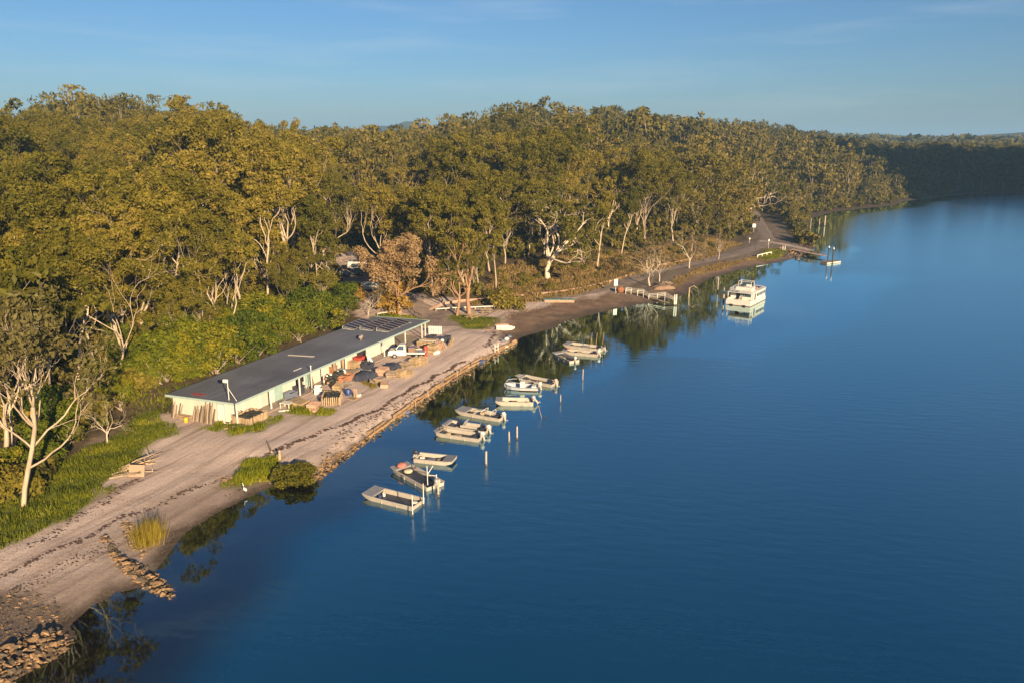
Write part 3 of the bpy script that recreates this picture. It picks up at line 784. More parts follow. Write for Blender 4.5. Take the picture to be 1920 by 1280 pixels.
def forest_ok(X, Y, dmin, gap):
    Z, D = height(X, Y)
    k = (D > dmin) & ~inside(X, Y, CLEAR)
    sd = seg_dist(X, Y, CLEAR, True); k &= sd > gap
    u = (X - SH_O[0]) * SH_U[0] + (Y - SH_O[1]) * SH_U[1]; v = (X - SH_O[0]) * SH_V[0] + (Y - SH_O[1]) * SH_V[1]
    k &= ~((u > -3) & (u < SH_L + 3) & (v > -2) & (v < SH_W + 3.5))
    rd = seg_dist(X, Y, road_c[::3]); k &= rd > gap + 2.5
    return k, Z, D

far_V = []; far_Q = []; far_T = []; far_n = 0
fw_V = []; fw_Q = []; fw_n = 0
def lod_proto(seed, n_leaf, size, clumps):
    rs = RS(seed)
    C = []; Rr = []
    for k in range(clumps):
        a = rs.uniform(0, 6.28); t = rs.rand() ** .5; zz = rs.uniform(.20, 1.0)
        C.append((math.cos(a) * .23 * t, math.sin(a) * .23 * t, .20 + (zz - .20) * (1 - .35 * t * t))); Rr.append(rs.uniform(.055, .095))
    V, Q, T = leaves(rs, np.array(C), np.array(Rr), max(2, n_leaf // clumps), size, flat=.7, top=.4)
    W = []; WQ = []; n0 = 0
    for k in range(5):
        c = np.array(C[k]); pts = np.array([(0, 0, 0), (c[0] * .15, c[1] * .15, .34), (c[0] * .6, c[1] * .6, .34 + (c[2] - .34) * .6), c]); rad = np.array((.010, .008, .005, .002)) * (1 if k == 0 else .75)
        w = np.arange(3) * 2.094
        ring = pts[:, None] + rad[:, None, None] * np.stack([np.cos(w), np.sin(w), 0 * w], -1)[None]
        W.append(ring.reshape(-1, 3)); I = n0 + np.arange(12).reshape(4, 3); J = np.roll(I, -1, 1); WQ.append(np.stack([I[:-1], J[:-1], J[1:], I[1:]], -1).reshape(-1, 4)); n0 += 12
    return V, Q, T, np.concatenate(W), np.concatenate(WQ)
LOD1 = [lod_proto(300 + i, 1300, .019, 44) for i in range(5)]
LOD2 = [lod_proto(320 + i, 420, .036, 34) for i in range(4)]
LOD3 = [lod_proto(340 + i, 80, .11, 16) for i in range(3)]

X, Y, rs = scatter(21, -330, 240, 62, 470, 7.5)
k, Z, D = forest_ok(X, Y, 5, 2.0)
# the dry heath under the great gum carries few trees
hp = PXY([(880, 556), (935, 510), (1060, 488), (1180, 470), (1330, 445), (1395, 445), (1330, 470), (1180, 503), (1100, 531), (1000, 546)], 3)
k &= ~(inside(X, Y, hp) & (rs.rand(len(X)) < .93))
for hx, hy in HERO: k &= np.hypot(X - hx, Y - hy) > 3.2
for hx, hy in (G(1027, 530, 3), G(1027, 545, 3)): k &= np.hypot(X - hx, Y - hy) > 13
X, Y, Z, D = X[k], Y[k], Z[k], D[k]
# the wooded slope must not hide the car park: keep the sight line to it clear
for (cx, cy) in (P(690, 540), P(668, 510)) if False else [tuple(P(690, 543)[:2]), tuple(P(670, 512)[:2])]:
    L_ = math.hypot(cx, cy); t = (X * cx + Y * cy) / L_; n = np.abs(X * cy - Y * cx) / L_
    k = ~((t < L_ + 4) & (t > L_ - 45) & (n < 4.5)); X, Y, Z, D = X[k], Y[k], Z[k], D[k]
dist = np.hypot(X, Y); order = np.argsort(dist); X, Y, Z, D, dist = X[order], Y[order], Z[order], D[order], dist[order]
rs = RS(77)
hsc = (.9 + .2 * wob(X, Y, 38, 3)) * rs.uniform(.68, 1.25, len(X)) * np.where(D < 14, .62, 1.0)
keepk = (wob(X, Y, 30, 2) > -.75) | (D < 25)
X, Y, Z, D, dist, hsc = X[keepk], Y[keepk], Z[keepk], D[keepk], dist[keepk], hsc[keepk]
ZONES = [(-9999, 330, 'above the lawn', 'above the lawn'),
         (330, 660, 'behind the shed', 'behind the shed'),
         (660, 960, 'behind the gravel car park', 'behind the car park'),
         (960, 1400, 'above the bank road', 'above the bank road'),
         (1400, 9999, 'past the boat ramp', 'past the boat ramp')]
LOOK = dict(A='rounded olive-crowned', B='vase-shaped pale-limbed', C='slender grey-trunked', D='thin-crowned twiggy')
KEYS = ['gumA0', 'gumA1', 'gumA2', 'gumA3', 'gumB0', 'gumB1', 'gumB2', 'gumC0', 'gumC1', 'gumC2', 'gumD0', 'gumD1']
# the individuals: nearest first, thinning with distance, so that those that show largest are things of their own
N_IND = 215
for i in range(len(X)):
    az = 960 + F_PX / math.cos(PITCH) * X[i] / Y[i]
    if i < N_IND:
        key = KEYS[rs.randint(len(KEYS))]
        zone = [z_ for z_ in ZONES if z_[0] <= az < z_[1]][0]
        dep = 'at the forest edge' if D[i] < 34 else 'partway up the slope' if D[i] < 85 else 'high on the slope'
        siz = 'low ' if hsc[i] < .72 else 'towering ' if hsc[i] > 1.08 else ''
        hgt = (.86 if 430 < az < 830 and D[i] > 55 else 1) * {'A': 22, 'B': 20, 'C': 22, 'D': 16}[key[3]] * hsc[i]
        plant(key, X[i], Y[i], hgt, 'gum_tree', f'{siz}{LOOK[key[3]]} gum {dep} {zone[2]}', 'tree', f'{siz}{LOOK[key[3]]} gums {dep} {zone[3]}', rs.uniform(0, 6.28), rs.normal() * .03, Z[i])
    else:
        lod = LOD1 if dist[i] < 330 else LOD2
        V, Q, T, W, WQ = lod[rs.randint(len(lod))]
        hgt = 21 * hsc[i] * (.86 if 430 < az < 830 else 1.0); a = rs.uniform(0, 6.28); c, s = math.cos(a), math.sin(a)
        Mx = np.array([[c, -s, 0], [s, c, 0], [0, 0, 1]]).T * hgt
        off = np.array((X[i], Y[i], Z[i]))
        far_V.append(V @ Mx + off); far_Q.append(Q + far_n); far_T.append(T + rs.uniform(-.05, .6)); far_n += len(V)
        fw_V.append(W @ Mx + off); fw_Q.append(WQ + fw_n); fw_n += len(W)
# far banks and distant woods
for seed, x0, x1, y0, y1, step, lod, hg in ((31, 60, 420, 400, 760, 9.5, LOD2, 20), (32, -520, 820, 470, 900, 14, LOD3, 22), (33, -900, 1500, 900, 2300, 34, LOD3, 30)):
    X2, Y2, rs2 = scatter(seed, x0, x1, y0, y1, step)
    Z2, D2 = height(X2, Y2)
    k = (D2 > 3)
    if seed == 31: k &= ~((X2 < 240) & (Y2 < 470))
    if seed == 32: k &= ~((X2 > 60) & (X2 < 420) & (Y2 < 760))
    for x, y, z in zip(X2[k], Y2[k], Z2[k]):
        V, Q, T, W, WQ = lod[rs2.randint(len(lod))]
        hgt = hg * rs2.uniform(.75, 1.15); wd = hgt * (1.5 if seed == 33 else 1.15); a = rs2.uniform(0, 6.28); c, s = math.cos(a), math.sin(a)
        Mx = np.array([[c * wd, -s * wd, 0], [s * wd, c * wd, 0], [0, 0, hgt]]).T
        off = np.array((x, y, z))
        far_V.append(V @ Mx + off); far_Q.append(Q + far_n); far_T.append(T + rs2.uniform(-.05, .35)); far_n += len(V)
        if seed == 31: fw_V.append(W @ Mx + off); fw_Q.append(WQ + fw_n); fw_n += len(W)
# woods on the added hill that shades the far bend
rs3 = RS(35); cand = SHADE_HILL[(SHADE_HILL[:, 2] > 3)]
for x, y, z in cand[rs3.permutation(len(cand))[:700]]:
    V, Q, T, W, WQ = LOD3[rs3.randint(len(LOD3))]; hgt = rs3.uniform(13, 20); wd = hgt * 1.3; a = rs3.uniform(0, 6.28); c, s = math.cos(a), math.sin(a)
    Mx = np.array([[c * wd, -s * wd, 0], [s * wd, c * wd, 0], [0, 0, hgt]]).T
    far_V.append(V @ Mx + np.array((x + rs3.uniform(-3, 3), y + rs3.uniform(-3, 3), z - 1))); far_Q.append(Q + far_n); far_T.append(T + rs3.uniform(-.05, .4)); far_n += len(V)
m_leaf_far = leaf_mat('far_gum_leaves', (.090, .084, .016), (.180, .148, .028), (.31, .22, .058), rnd=0)
o = link_obj('forest', np_mesh('forest', np.concatenate(far_V), np.concatenate(far_Q), m_leaf_far, np.concatenate(far_T)))
tag(o, 'massed olive canopy of the forest over hill and far bank', kind='stuff')
o2 = link_obj('forest_wood', np_mesh('forest_wood', np.concatenate(fw_V), np.concatenate(fw_Q), m_bark_grey)); tag(o2, 'pale trunks and limbs massed through the far forest', kind='stuff')
del far_V, far_Q, far_T, fw_V, fw_Q

# --- young gums in the gaps along the forest front
sx, sy, srs = scatter(61, -150, 130, 62, 230, 7.2)
sk_, sz, sd_ = forest_ok(sx, sy, 7, 1.0); sk_ &= (sd_ < 75)
for hx, hy in HERO: sk_ &= np.hypot(sx - hx, sy - hy) > 2.5
for (cx, cy) in [tuple(P(690, 543)[:2]), tuple(P(670, 512)[:2])]:
    L_ = math.hypot(cx, cy); t = (sx * cx + sy * cy) / L_; n = np.abs(sx * cy - sy * cx) / L_; sk_ &= ~((t < L_ + 4) & (t > L_ - 45) & (n < 4.5))
sk_ &= ~inside(sx, sy, hp)
idx = np.where(sk_)[0]; idx = idx[np.argsort(np.hypot(sx[idx], sy[idx]))][:75]
for j in idx:
    az = 960 + F_PX / math.cos(PITCH) * sx[j] / sy[j]; zone = [z_ for z_ in ZONES if z_[0] <= az < z_[1]][0]; hgt = srs.uniform(6.5, 13.5); key = ['gumC0', 'gumC1', 'gumC2', 'gumA1', 'gumA2'][srs.randint(5)]
    siz = 'small' if hgt < 9 else 'half-grown'
    plant(key, sx[j], sy[j], hgt, 'gum_sapling', f'{siz} leafy young gum in a gap of the forest front {zone[2]}', 'tree', f'{siz} young gums {zone[3]}', srs.uniform(0, 6.28), srs.normal() * .03, sz[j])

# --- shrubs along the forest edge: bright wattles behind the shed and lawn
def edge_line(px):
    pts = [P(*p) for p in px]; return pts
WAT = [(150, 830), (185, 800), (215, 775), (245, 755), (270, 735), (300, 722), (335, 708), (370, 695), (405, 683), (440, 670), (475, 658), (510, 646), (540, 635), (570, 624), (595, 614),
       (200, 745), (240, 720), (280, 700), (320, 682), (360, 668), (400, 655), (440, 642), (480, 630), (520, 618), (555, 606), (590, 596), (625, 584),
       (230, 690), (290, 665), (345, 645), (400, 625), (450, 610), (500, 598), (545, 588), (585, 578), (620, 568), (100, 850), (130, 800), (160, 760), (60, 880), (25, 900), (90, 810),
       (312, 735), (340, 722), (368, 710), (396, 700), (424, 690), (452, 679), (480, 668), (506, 658), (534, 648), (560, 638), (584, 628), (606, 620),
       (310, 715), (355, 690), (420, 668), (465, 648), (495, 640), (530, 626), (575, 612), (260, 715), (225, 750)]
for j, (px, py) in enumerate(WAT):
    p = P(px, py); row_ = 'front row' if py > 760 - px * .245 + 12 else 'back row' if py < 760 - px * .245 - 14 else 'thick of the thicket'
    plc_ = 'beside the lawn' if px < 225 else 'by the shed end wall' if px < 330 else 'behind the lamp end of the roof' if px < 430 else 'behind the roof skylight' if px < 530 else 'near the solar panels'
    plant(f'wattle{j % 3}', p.x + rng.uniform(-.8, .8), p.y + rng.uniform(-.8, .8), rng.uniform(2.6, 6.8) * (.75 if px < 300 else 1), 'wattle_shrub', f'yellow-green wattle shrub in the {row_} {plc_}', 'shrub', f'wattles in the {row_} {plc_}', None, 0, None, rng.uniform(.9, 1.3))
# scrub through the woods as individuals close by, massed beyond
X, Y, rs = scatter(45, -200, 240, 60, 460, 4.2)
k, Z, D = forest_ok(X, Y, 1.5, .8); k &= (np.hypot(X, Y) < 300) | (D < 16)
X, Y, Z, D = X[k], Y[k], Z[k], D[k]; dist = np.hypot(X, Y); order = np.argsort(dist); X, Y, Z, dist = X[order], Y[order], Z[order], dist[order]
sV = []; sQ = []; sT = []; sn = 0
def flat_arrays(me):
    V = np.empty(len(me.vertices) * 3, np.float32); me.vertices.foreach_get('co', V); T = np.empty(len(me.vertices), np.float32); me.attributes['tint'].data.foreach_get('value', T)
    return V.reshape(-1, 3), T
SB = []
for i in range(4):
    rsb = RS(400 + i); C = np.stack([rsb.normal(0, .9, 9), rsb.normal(0, .9, 9), rsb.uniform(.4, 2.2, 9)], -1)
    SB.append(leaves(rsb, C, rsb.uniform(.5, .95, 9), 26, .42, flat=.85, top=.6))
n_ind = 0
for i in range(len(X)):
    az = 960 + F_PX / math.cos(PITCH) * X[i] / Y[i]
    heathy = bool(inside(np.array([X[i]]), np.array([Y[i]]), hp)[0])
    if heathy:
        key = ['dry0', 'scrub0', 'scrub1', 'dry0'][rs.randint(4)]
        plant(key, X[i], Y[i], rs.uniform(.7, 1.9), 'heath_shrub', ('tawny dry' if key == 'dry0' else 'low olive') + ' heath shrub on the bank beneath the white-trunked gum', 'shrub', ('tawny' if key == 'dry0' else 'olive') + ' heath shrubs above the road', None, 0, Z[i], rs.uniform(.9, 1.4)); continue
    if n_ind < 110 and rs.rand() < .7:
        n_ind += 1; bh_ = rs.uniform(1.8, 4)
        plant('scrub%d' % rs.randint(2), X[i], Y[i], bh_, 'scrub_bush', ('tall ' if bh_ > 3 else 'low ' if bh_ < 2.3 else '') + 'olive understorey bush ' + ('just inside the forest edge ' if dist[i] < 95 else 'deeper among gum trunks ') + [z_ for z_ in ZONES if z_[0] <= az < z_[1]][0][2], 'shrub', ('tall ' if bh_ > 3 else 'low ' if bh_ < 2.3 else '') + ('edge' if dist[i] < 95 else 'deeper') + ' understorey bushes ' + [z_ for z_ in ZONES if z_[0] <= az < z_[1]][0][2], None, 0, Z[i], rs.uniform(.9, 1.3)); continue
    V, Q, T = SB[rs.randint(4)]; s_ = rs.uniform(.7, 1.5); a = rs.uniform(0, 6.28); c, s = math.cos(a), math.sin(a)
    Mx = np.array([[c, -s, 0], [s, c, 0], [0, 0, 1]]).T * s_
    sV.append(V @ Mx + np.array((X[i], Y[i], Z[i]))); sQ.append(Q + sn); sT.append(T + rs.uniform(0, .4)); sn += len(V)
o = link_obj('undergrowth', np_mesh('undergrowth', np.concatenate(sV), np.concatenate(sQ), m_leaf_far, np.concatenate(sT))); tag(o, 'low tangled undergrowth beneath the forest trees', kind='stuff')
# ------------------------------------------------------------------ the oyster shed
m_cream = M('cream_cladding', (.64, .575, .49), rough=.6, var=.10, scale=.8, bump=.08, rnd=.05, stretch=(1, 1, .3))
m_teal = M('teal_trim', (.36, .46, .43), rough=.5, var=.10)
m_door = M('teal_door_paint', (.33, .46, .42), rough=.5, var=.12)
m_roof = M('grey_roof_steel', (.135, .143, .178), rough=.45, metal=.25, var=.22, scale=.35, rnd=.06, stretch=(.4, 1, 1), spec=.5)
m_white = M('white_paint', (.72, .69, .64), rough=.5, var=.08)
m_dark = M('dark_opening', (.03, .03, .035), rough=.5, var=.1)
m_glass = M('window_glass', (.05, .09, .14), rough=.08, var=.1, spec=.6)
m_conc = M('concrete_slab', (.33, .27, .23), rough=.9, var=.2, scale=1.2, bump=.2)
m_steel = M('galvanised_steel', (.52, .50, .47), rough=.45, metal=.5, var=.1)
m_red = M('faded_red_paint', (.36, .06, .05), rough=.6, var=.2)
SH_RZ = math.atan2(SH_U[1], SH_U[0])
def SW(x, y, z=0): return Vector((SH_O[0] + SH_U[0] * x + SH_V[0] * y, SH_O[1] + SH_U[1] * x + SH_V[1] * y, SH_Z + z))
shed = thing('shed', 'long low cream shed with grey metal roof and teal trim beside the yard', 'building', SW(0, 0), SH_RZ)
HF, HB = 2.52, 2.30
def roof_z(y): return HF + (HB - HF) * y / SH_W
MB().box((20, 5.0, .04), (40, 7.4, .12)).build('floor_slab', m_conc, shed)
MB().box((20.2, .55, .05), (39.8, 1.6, .1)).build('verandah_slab', m_conc, shed)
# end wall facing the lawn, in sheets with a cover strip between
ys = [1.45, 2.55, 4.0, 5.5, 7.0, 8.55]
for a, b_ in zip(ys[:-1], ys[1:]):
    h = roof_z((a + b_) / 2) - .06
    MB().box((.12, (a + b_) / 2, h / 2 + .05), (.10, b_ - a - .02, h - .1)).build('wall_panel', m_cream, shed)
# back wall
for i in range(8):
    MB().box((2.6 + i * 5, 8.6, 1.15), (4.98, .1, 2.2)).build('wall_panel', m_cream, shed)
# front wall: bays of cladding, doors and openings
FX = [.15, 2.6, 5.2, 7.4, 8.9, 11.2, 12.9, 14.2, 16.4, 18.8, 21.3, 23.8, 26.2, 28.6, 29.6, 31.0, 33.2]
KINDS = ['w', 'w', 'w', 'd', 'w', 'o', 'd', 'w', 'w', 'w', 'w', 'o', 'w', 'w', 'g', 'w']
for a, b_, kd in zip(FX[:-1], FX[1:], KINDS):
    cx = (a + b_) / 2; w = b_ - a - .03; H = roof_z(1.4) - .08
    if kd == 'w': MB().box((cx, 1.45, H / 2 + .06), (w, .10, H)).build('wall_panel', m_cream, shed)
    elif kd == 'd':
        MB().box((cx, 1.45, 2.22), (w, .10, .36)).build('wall_panel', m_cream, shed)
        d_ = MB().box((cx, 1.42, 1.04), (w - .1, .06, 1.98)).build('door', m_door, shed)
        MB().box((cx + w * .35, 1.37, 1.0), (.05, .08, .14)).build('handle', m_steel, d_)
    elif kd == 'g':
        MB().box((cx, 1.45, .5), (w, .10, .9)).build('wall_panel', m_cream, shed)
        MB().box((cx, 1.45, 2.3), (w, .10, .28)).build('wall_panel', m_cream, shed)
        g_ = MB().box((cx, 1.46, 1.55), (w - .14, .03, 1.16)).build('window', m_glass, shed)
        f_ = MB(); f_.box((cx, 1.42, .99), (w, .06, .08)); f_.box((cx, 1.42, 2.12), (w, .06, .08)); f_.box((cx, 1.42, 1.55), (.06, .06, 1.05)); f_.build('window_frame', m_white, g_)
    else:
        MB().box((cx, 1.45, 2.28), (w, .10, .26)).build('wall_panel', m_cream, shed)
        MB().box((cx, 1.62, 1.08), (w, .06, 2.1)).build('dark_opening_sheet', m_dark, shed)  # near-black sheet paints the shaded interior of the open bay
    MB().box((b_, 1.37, H / 2 + .06), (.09, .07, H)).build('batten', m_teal if kd == 'd' else m_white, shed)
MB().box((33.2, 5.0, 1.15), (.1, 7.0, 2.2)).build('wall_panel', m_cream, shed)
# end door, ajar frame
d_ = MB().box((.02, 2.05, 1.02), (.06, .86, 1.98)).build('door', m_white, shed)
f_ = MB(); f_.box((.0, 1.58, 1.05), (.08, .06, 2.06)); f_.box((.0, 2.52, 1.05), (.08, .06, 2.06)); f_.box((0, 2.05, 2.1), (.08, 1.0, .06)); f_.build('door_frame', m_teal, d_)
# posts
for x in (.12, 5.4, 10.4, 15.0, 19.6, 24.6, 28.6, 34.2, 39.0, 40.0):
    MB().box((x, .12, HF / 2), (.12, .12, HF - .04)).build('post', m_white, shed)
for x, y in ((40.0, 4.5), (40.0, 8.5)): MB().box((x, y, 1.15), (.12, .12, 2.2)).build('post', m_white, shed)
MB().box((20.1, .14, HF - .12), (40.1, .10, .16)).build('verandah_beam', m_white, shed)
# roof in ribbed sheets
def roof_sheet(x0, x1):
    V = []; Fc = []; pitch = .38; n = int(round((x1 - x0) / pitch)); pitch = (x1 - x0) / n
    prof = []
    for i in range(n):
        a = x0 + i * pitch; prof += [(a, 0), (a + pitch * .55, 0), (a + pitch * .68, .035), (a + pitch * .87, .035)]
    prof.append((x1, 0))
    for (y0) in (-.28, 3.0, 6.0, SH_W + .22):
        V += [(p[0], y0, roof_z(y0) + .03 + p[1]) for p in prof]
    m = len(prof)
    for r_ in range(3):
        Fc += [(r_ * m + i, r_ * m + i + 1, (r_ + 1) * m + i + 1, (r_ + 1) * m + i) for i in range(m - 1)]
    return V, Fc
XS = [-.45 + i * 2.924 for i in range(15)]
for a, b_ in zip(XS[:-1], XS[1:]):
    V, Fc = roof_sheet(a, b_ - .012)
    link_mesh('roof_sheet', V, Fc, m_roof, shed)
MB().box((20.0, 4.2, HF - .20), (40.6, 8.6, .05), rot=(math.atan2(HB - HF, SH_W), 0, 0)).build('ceiling_lining', m_roof, shed)
for nm_, c, d in (('fascia', (20.0, -.33, HF - .03), (40.95, .05, .24)), ('fascia', (-.49, 4.45, (HF + HB) / 2 - .02), (.05, 9.1, .24)), ('fascia', (40.51, 4.45, (HF + HB) / 2 - .02), (.05, 9.1, .22))):
    rot = (math.atan2(HB - HF, SH_W), 0, 0) if d[1] > 1 else None
    MB().box(c, d, rot=rot).build(nm_, m_teal, shed)
MB().tube([(-.4, -.42, HF - .02), (40.4, -.42, HF - .02)], .07, 6).build('gutter', m_teal, shed)
# things on the roof
sk = MB().box((17.4, 5.1, roof_z(5.1) + .10), (.32, 3.6, .04), rot=(math.atan2(HB - HF, SH_W), 0, R(6))).build('skylight', M('milky_skylight', (.66, .60, .50), rough=.35, var=.1), shed)
MB().box((.75, 5.65, roof_z(5.65) + .085), (.55, 1.6, .02), rot=(math.atan2(HB - HF, SH_W), 0, 0)).build('roof_patch', m_red, shed)
MB().box((12.1, 1.6, roof_z(1.6) + .10), (1.4, .12, .04)).build('roof_flashing', m_white, shed)
for x, y in ((26.8, 2.6), (27.4, 2.9)):
    v_ = MB(); v_.lathe([(.16, 0), (.16, .25), (.28, .28), (.30, .42), (.20, .55)], (x, y, roof_z(y) + .04), 10); v_.build('roof_vent', m_conc, shed, smooth=True)

# solar arrays standing on the roof
m_cell = M('solar_cells', (.018, .024, .06), rough=.22, var=.25, scale=1.5, rnd=.25, spec=.5)
m_frame = M('panel_frame_grey', (.30, .29, .28), rough=.5)
def solar(x0, y0, n, label):
    o = thing('solar_array', label, 'solar panels', SW(x0, y0, roof_z(y0) + .06), SH_RZ, 'solar arrays on the shed roof')
    tilt = R(9); pw, pl = .99, 2.05
    for i in range(n):
        p_ = MB().box((.5 + i * (pw + .03), pl / 2 * math.cos(tilt), .12 + pl / 2 * math.sin(tilt)), (pw - .07, pl - .07, .035), rot=(tilt, 0, 0)).build('panel', m_cell, o)
        f_ = MB()
        for s_ in (-1, 1): f_.box((.5 + i * (pw + .03) + s_ * (pw / 2 - .02), pl / 2 * math.cos(tilt), .122 + pl / 2 * math.sin(tilt)), (.045, pl, .05), rot=(tilt, 0, 0))
        for s_ in (-1, 1): f_.box((.5 + i * (pw + .03), (pl / 2 + s_ * (pl / 2 - .02)) * math.cos(tilt), .122 + (pl / 2 + s_ * (pl / 2 - .02)) * math.sin(tilt)), (pw, .045, .05), rot=(tilt, 0, 0))
        f_.build('panel_frame', m_frame, p_)
    for x in (.05, n * .51, n * 1.02):
        b_ = MB(); b_.tube([(x, 0, .0), (x, pl * math.cos(tilt), 0)], .025, 5); b_.tube([(x, pl * math.cos(tilt), 0), (x, pl * math.cos(tilt), pl * math.sin(tilt) + .09)], .025, 5); b_.tube([(x, .5, 0), (x, pl * math.cos(tilt), pl * math.sin(tilt) * .8)], .02, 5)
        b_.build('bracket', m_white, o)
solar(31.9, 1.35, 6, 'tilted solar array on the shed roof, closest of three to the verandah side')
solar(31.9, 4.05, 6, 'middle one of the three tilted solar arrays on the shed roof')
solar(31.6, 6.75, 5, 'tilted solar array at the back edge of the shed roof by the shrubs')

# flood-light mast at the roof corner
mp_ = SW(.35, .3, HF)
mast = thing('light_mast', 'white flood-light mast with diagonal stay on the shed roof corner', 'light pole', mp_, SH_RZ)
MB().tube([(0, .9, .0), (0, .9, 2.2)], .045, 6).build('pole', m_white, mast)
MB().tube([(-.1, -.2, .05), (0, .9, 1.3)], .03, 5).build('stay', m_white, mast)
lh = MB().bbox((-.05, 1.12, 2.05), (.34, .5, .30), bev=.05).build('lamp_head', m_white, mast)
MB().box((-.05, 1.12, 1.885), (.26, .4, .03)).build('lamp_glass', m_glass, lh)
p = SW(12.2, -.2, 0)
vp = thing('vent_pipe', 'thin white standpipe rising past the gutter midway along the shed', 'pipe', p, SH_RZ)
MB().tube([(0, 0, 0), (0, 0, 3.1)], .05, 6).build('pipe', m_white, vp); MB().lathe([(.05, 0), (.10, .03), (.10, .10), (.03, .14)], (0, 0, 3.08), 8).build('cap', m_white, vp)
# ------------------------------------------------------------------ timber and oyster gear about the yard
m_timber = M('grey_timber', (.27, .205, .145), rough=.9, var=.35, scale=2, bump=.3, rnd=.35, stretch=(1, 1, .2))
m_tan = M('tan_timber', (.42, .30, .175), rough=.85, var=.3, scale=2.2, bump=.2, rnd=.25)
m_tarry = M('tarred_timber', (.10, .075, .055), rough=.85, var=.4, scale=3, bump=.3, rnd=.4)
m_mesh = M('black_mesh', (.035, .038, .033), rough=.7, var=.5, scale=7, bump=.6, bscale=30)
m_pink = M('weathered_slats', (.46, .29, .20), rough=.85, var=.25, scale=3, rnd=.25)
m_plastic = M('white_plastic', (.72, .68, .60), rough=.45, var=.07)
m_blue = M('blue_plastic', (.05, .085, .24), rough=.4, var=.2)
m_greyp = M('grey_blue_plastic', (.16, .18, .24), rough=.5, var=.2)
m_redp = M('red_plastic', (.42, .06, .045), rough=.45, var=.2)
m_orange = M('orange_plastic', (.40, .19, .11), rough=.5, var=.2)
m_yellow = M('yellow_plastic', (.68, .40, .02), rough=.4, var=.1)
m_tarp = M('dark_tarp', (.05, .055, .075), rough=.6, var=.3, scale=2, bump=.4, bscale=4)
m_rubber = M('black_rubber', (.025, .025, .027), rough=.7, var=.2)

# posts leaning on the end wall
for i, (y, ln, tl, r_) in enumerate([(8.3, 1.5, 14, .09), (8.0, 1.7, 16, .09), (7.75, 1.35, 15, .08), (7.4, 1.6, 13, .09), (7.1, 1.5, 17, .08),
                                     (5.35, 1.6, 15, .09), (5.15, 1.5, 12, .08), (4.95, 1.65, 14, .09), (4.75, 1.3, 18, .07), (4.55, 1.75, 13, .08), (4.35, 1.6, 15, .09), (4.1, 1.8, 15, .08), (3.9, 1.5, 17, .08),
                                     (3.65, 2.5, 9, .06), (3.45, 2.0, 12, .08), (3.2, 2.55, 10, .07), (3.05, 1.9, 13, .08), (2.85, 2.3, 12, .07), (2.65, 1.6, 15, .08)]):
    b_ = SW(-.12 - ln * math.sin(R(tl)) - .1, y, 0); zg = hz(b_.x, b_.y)
    t_ = MB(); sy = rng.uniform(-.18, .18)
    t_.tube([(0, 0, -.05), (ln * .5 * math.sin(R(tl)), sy * .5 + .02, ln * .5 * math.cos(R(tl))), (ln * math.sin(R(tl)), sy, ln * math.cos(R(tl)))], [r_, r_ * .95, r_ * .8], 6)
    o = t_.build('timber_post', m_timber if i % 3 else m_tarry, None, loc=(b_.x, b_.y, zg)); o.rotation_euler[2] = SH_RZ
    lab = ('short weathered post leaning on the shed end wall at its far corner' if y > 7 else 'long thin pole leaning beside the shed end door' if ln > 2.2 else 'weathered post leaning in the cluster at the middle of the shed end wall')
    tag(o, lab, 'timber', 'posts leaning at the far corner' if y > 7 else 'long poles beside the end door' if ln > 2.2 else 'posts leaning mid end wall')
# low bench and yellow drum by the end wall
bp = SW(-.75, 6.3); be = thing('bench', 'low pale timber bench against the shed end wall', 'bench', (bp.x, bp.y, hz(bp.x, bp.y)), SH_RZ)
MB().box((0, 0, .48), (.5, 1.7, .07)).build('seat', m_tan, be)
for s_ in (-1, 1): MB().box((0, s_ * .7, .22), (.42, .08, .45)).build('leg', m_timber, be)
bp = SW(-1.2, 5.75); dr = thing('drum', 'bright yellow plastic drum by the bench at the shed end', 'drum', (bp.x, bp.y, hz(bp.x, bp.y)), 0)
MB().lathe([(.20, 0), (.23, .05), (.23, .22), (.245, .24), (.23, .26), (.23, .48), (.18, .54)], (0, 0, 0), 12).build('body', m_yellow, dr, smooth=True); MB().lathe([(.06, 0), (.06, .05)], (.08, 0, .54), 8).build('lid', m_redp, dr)

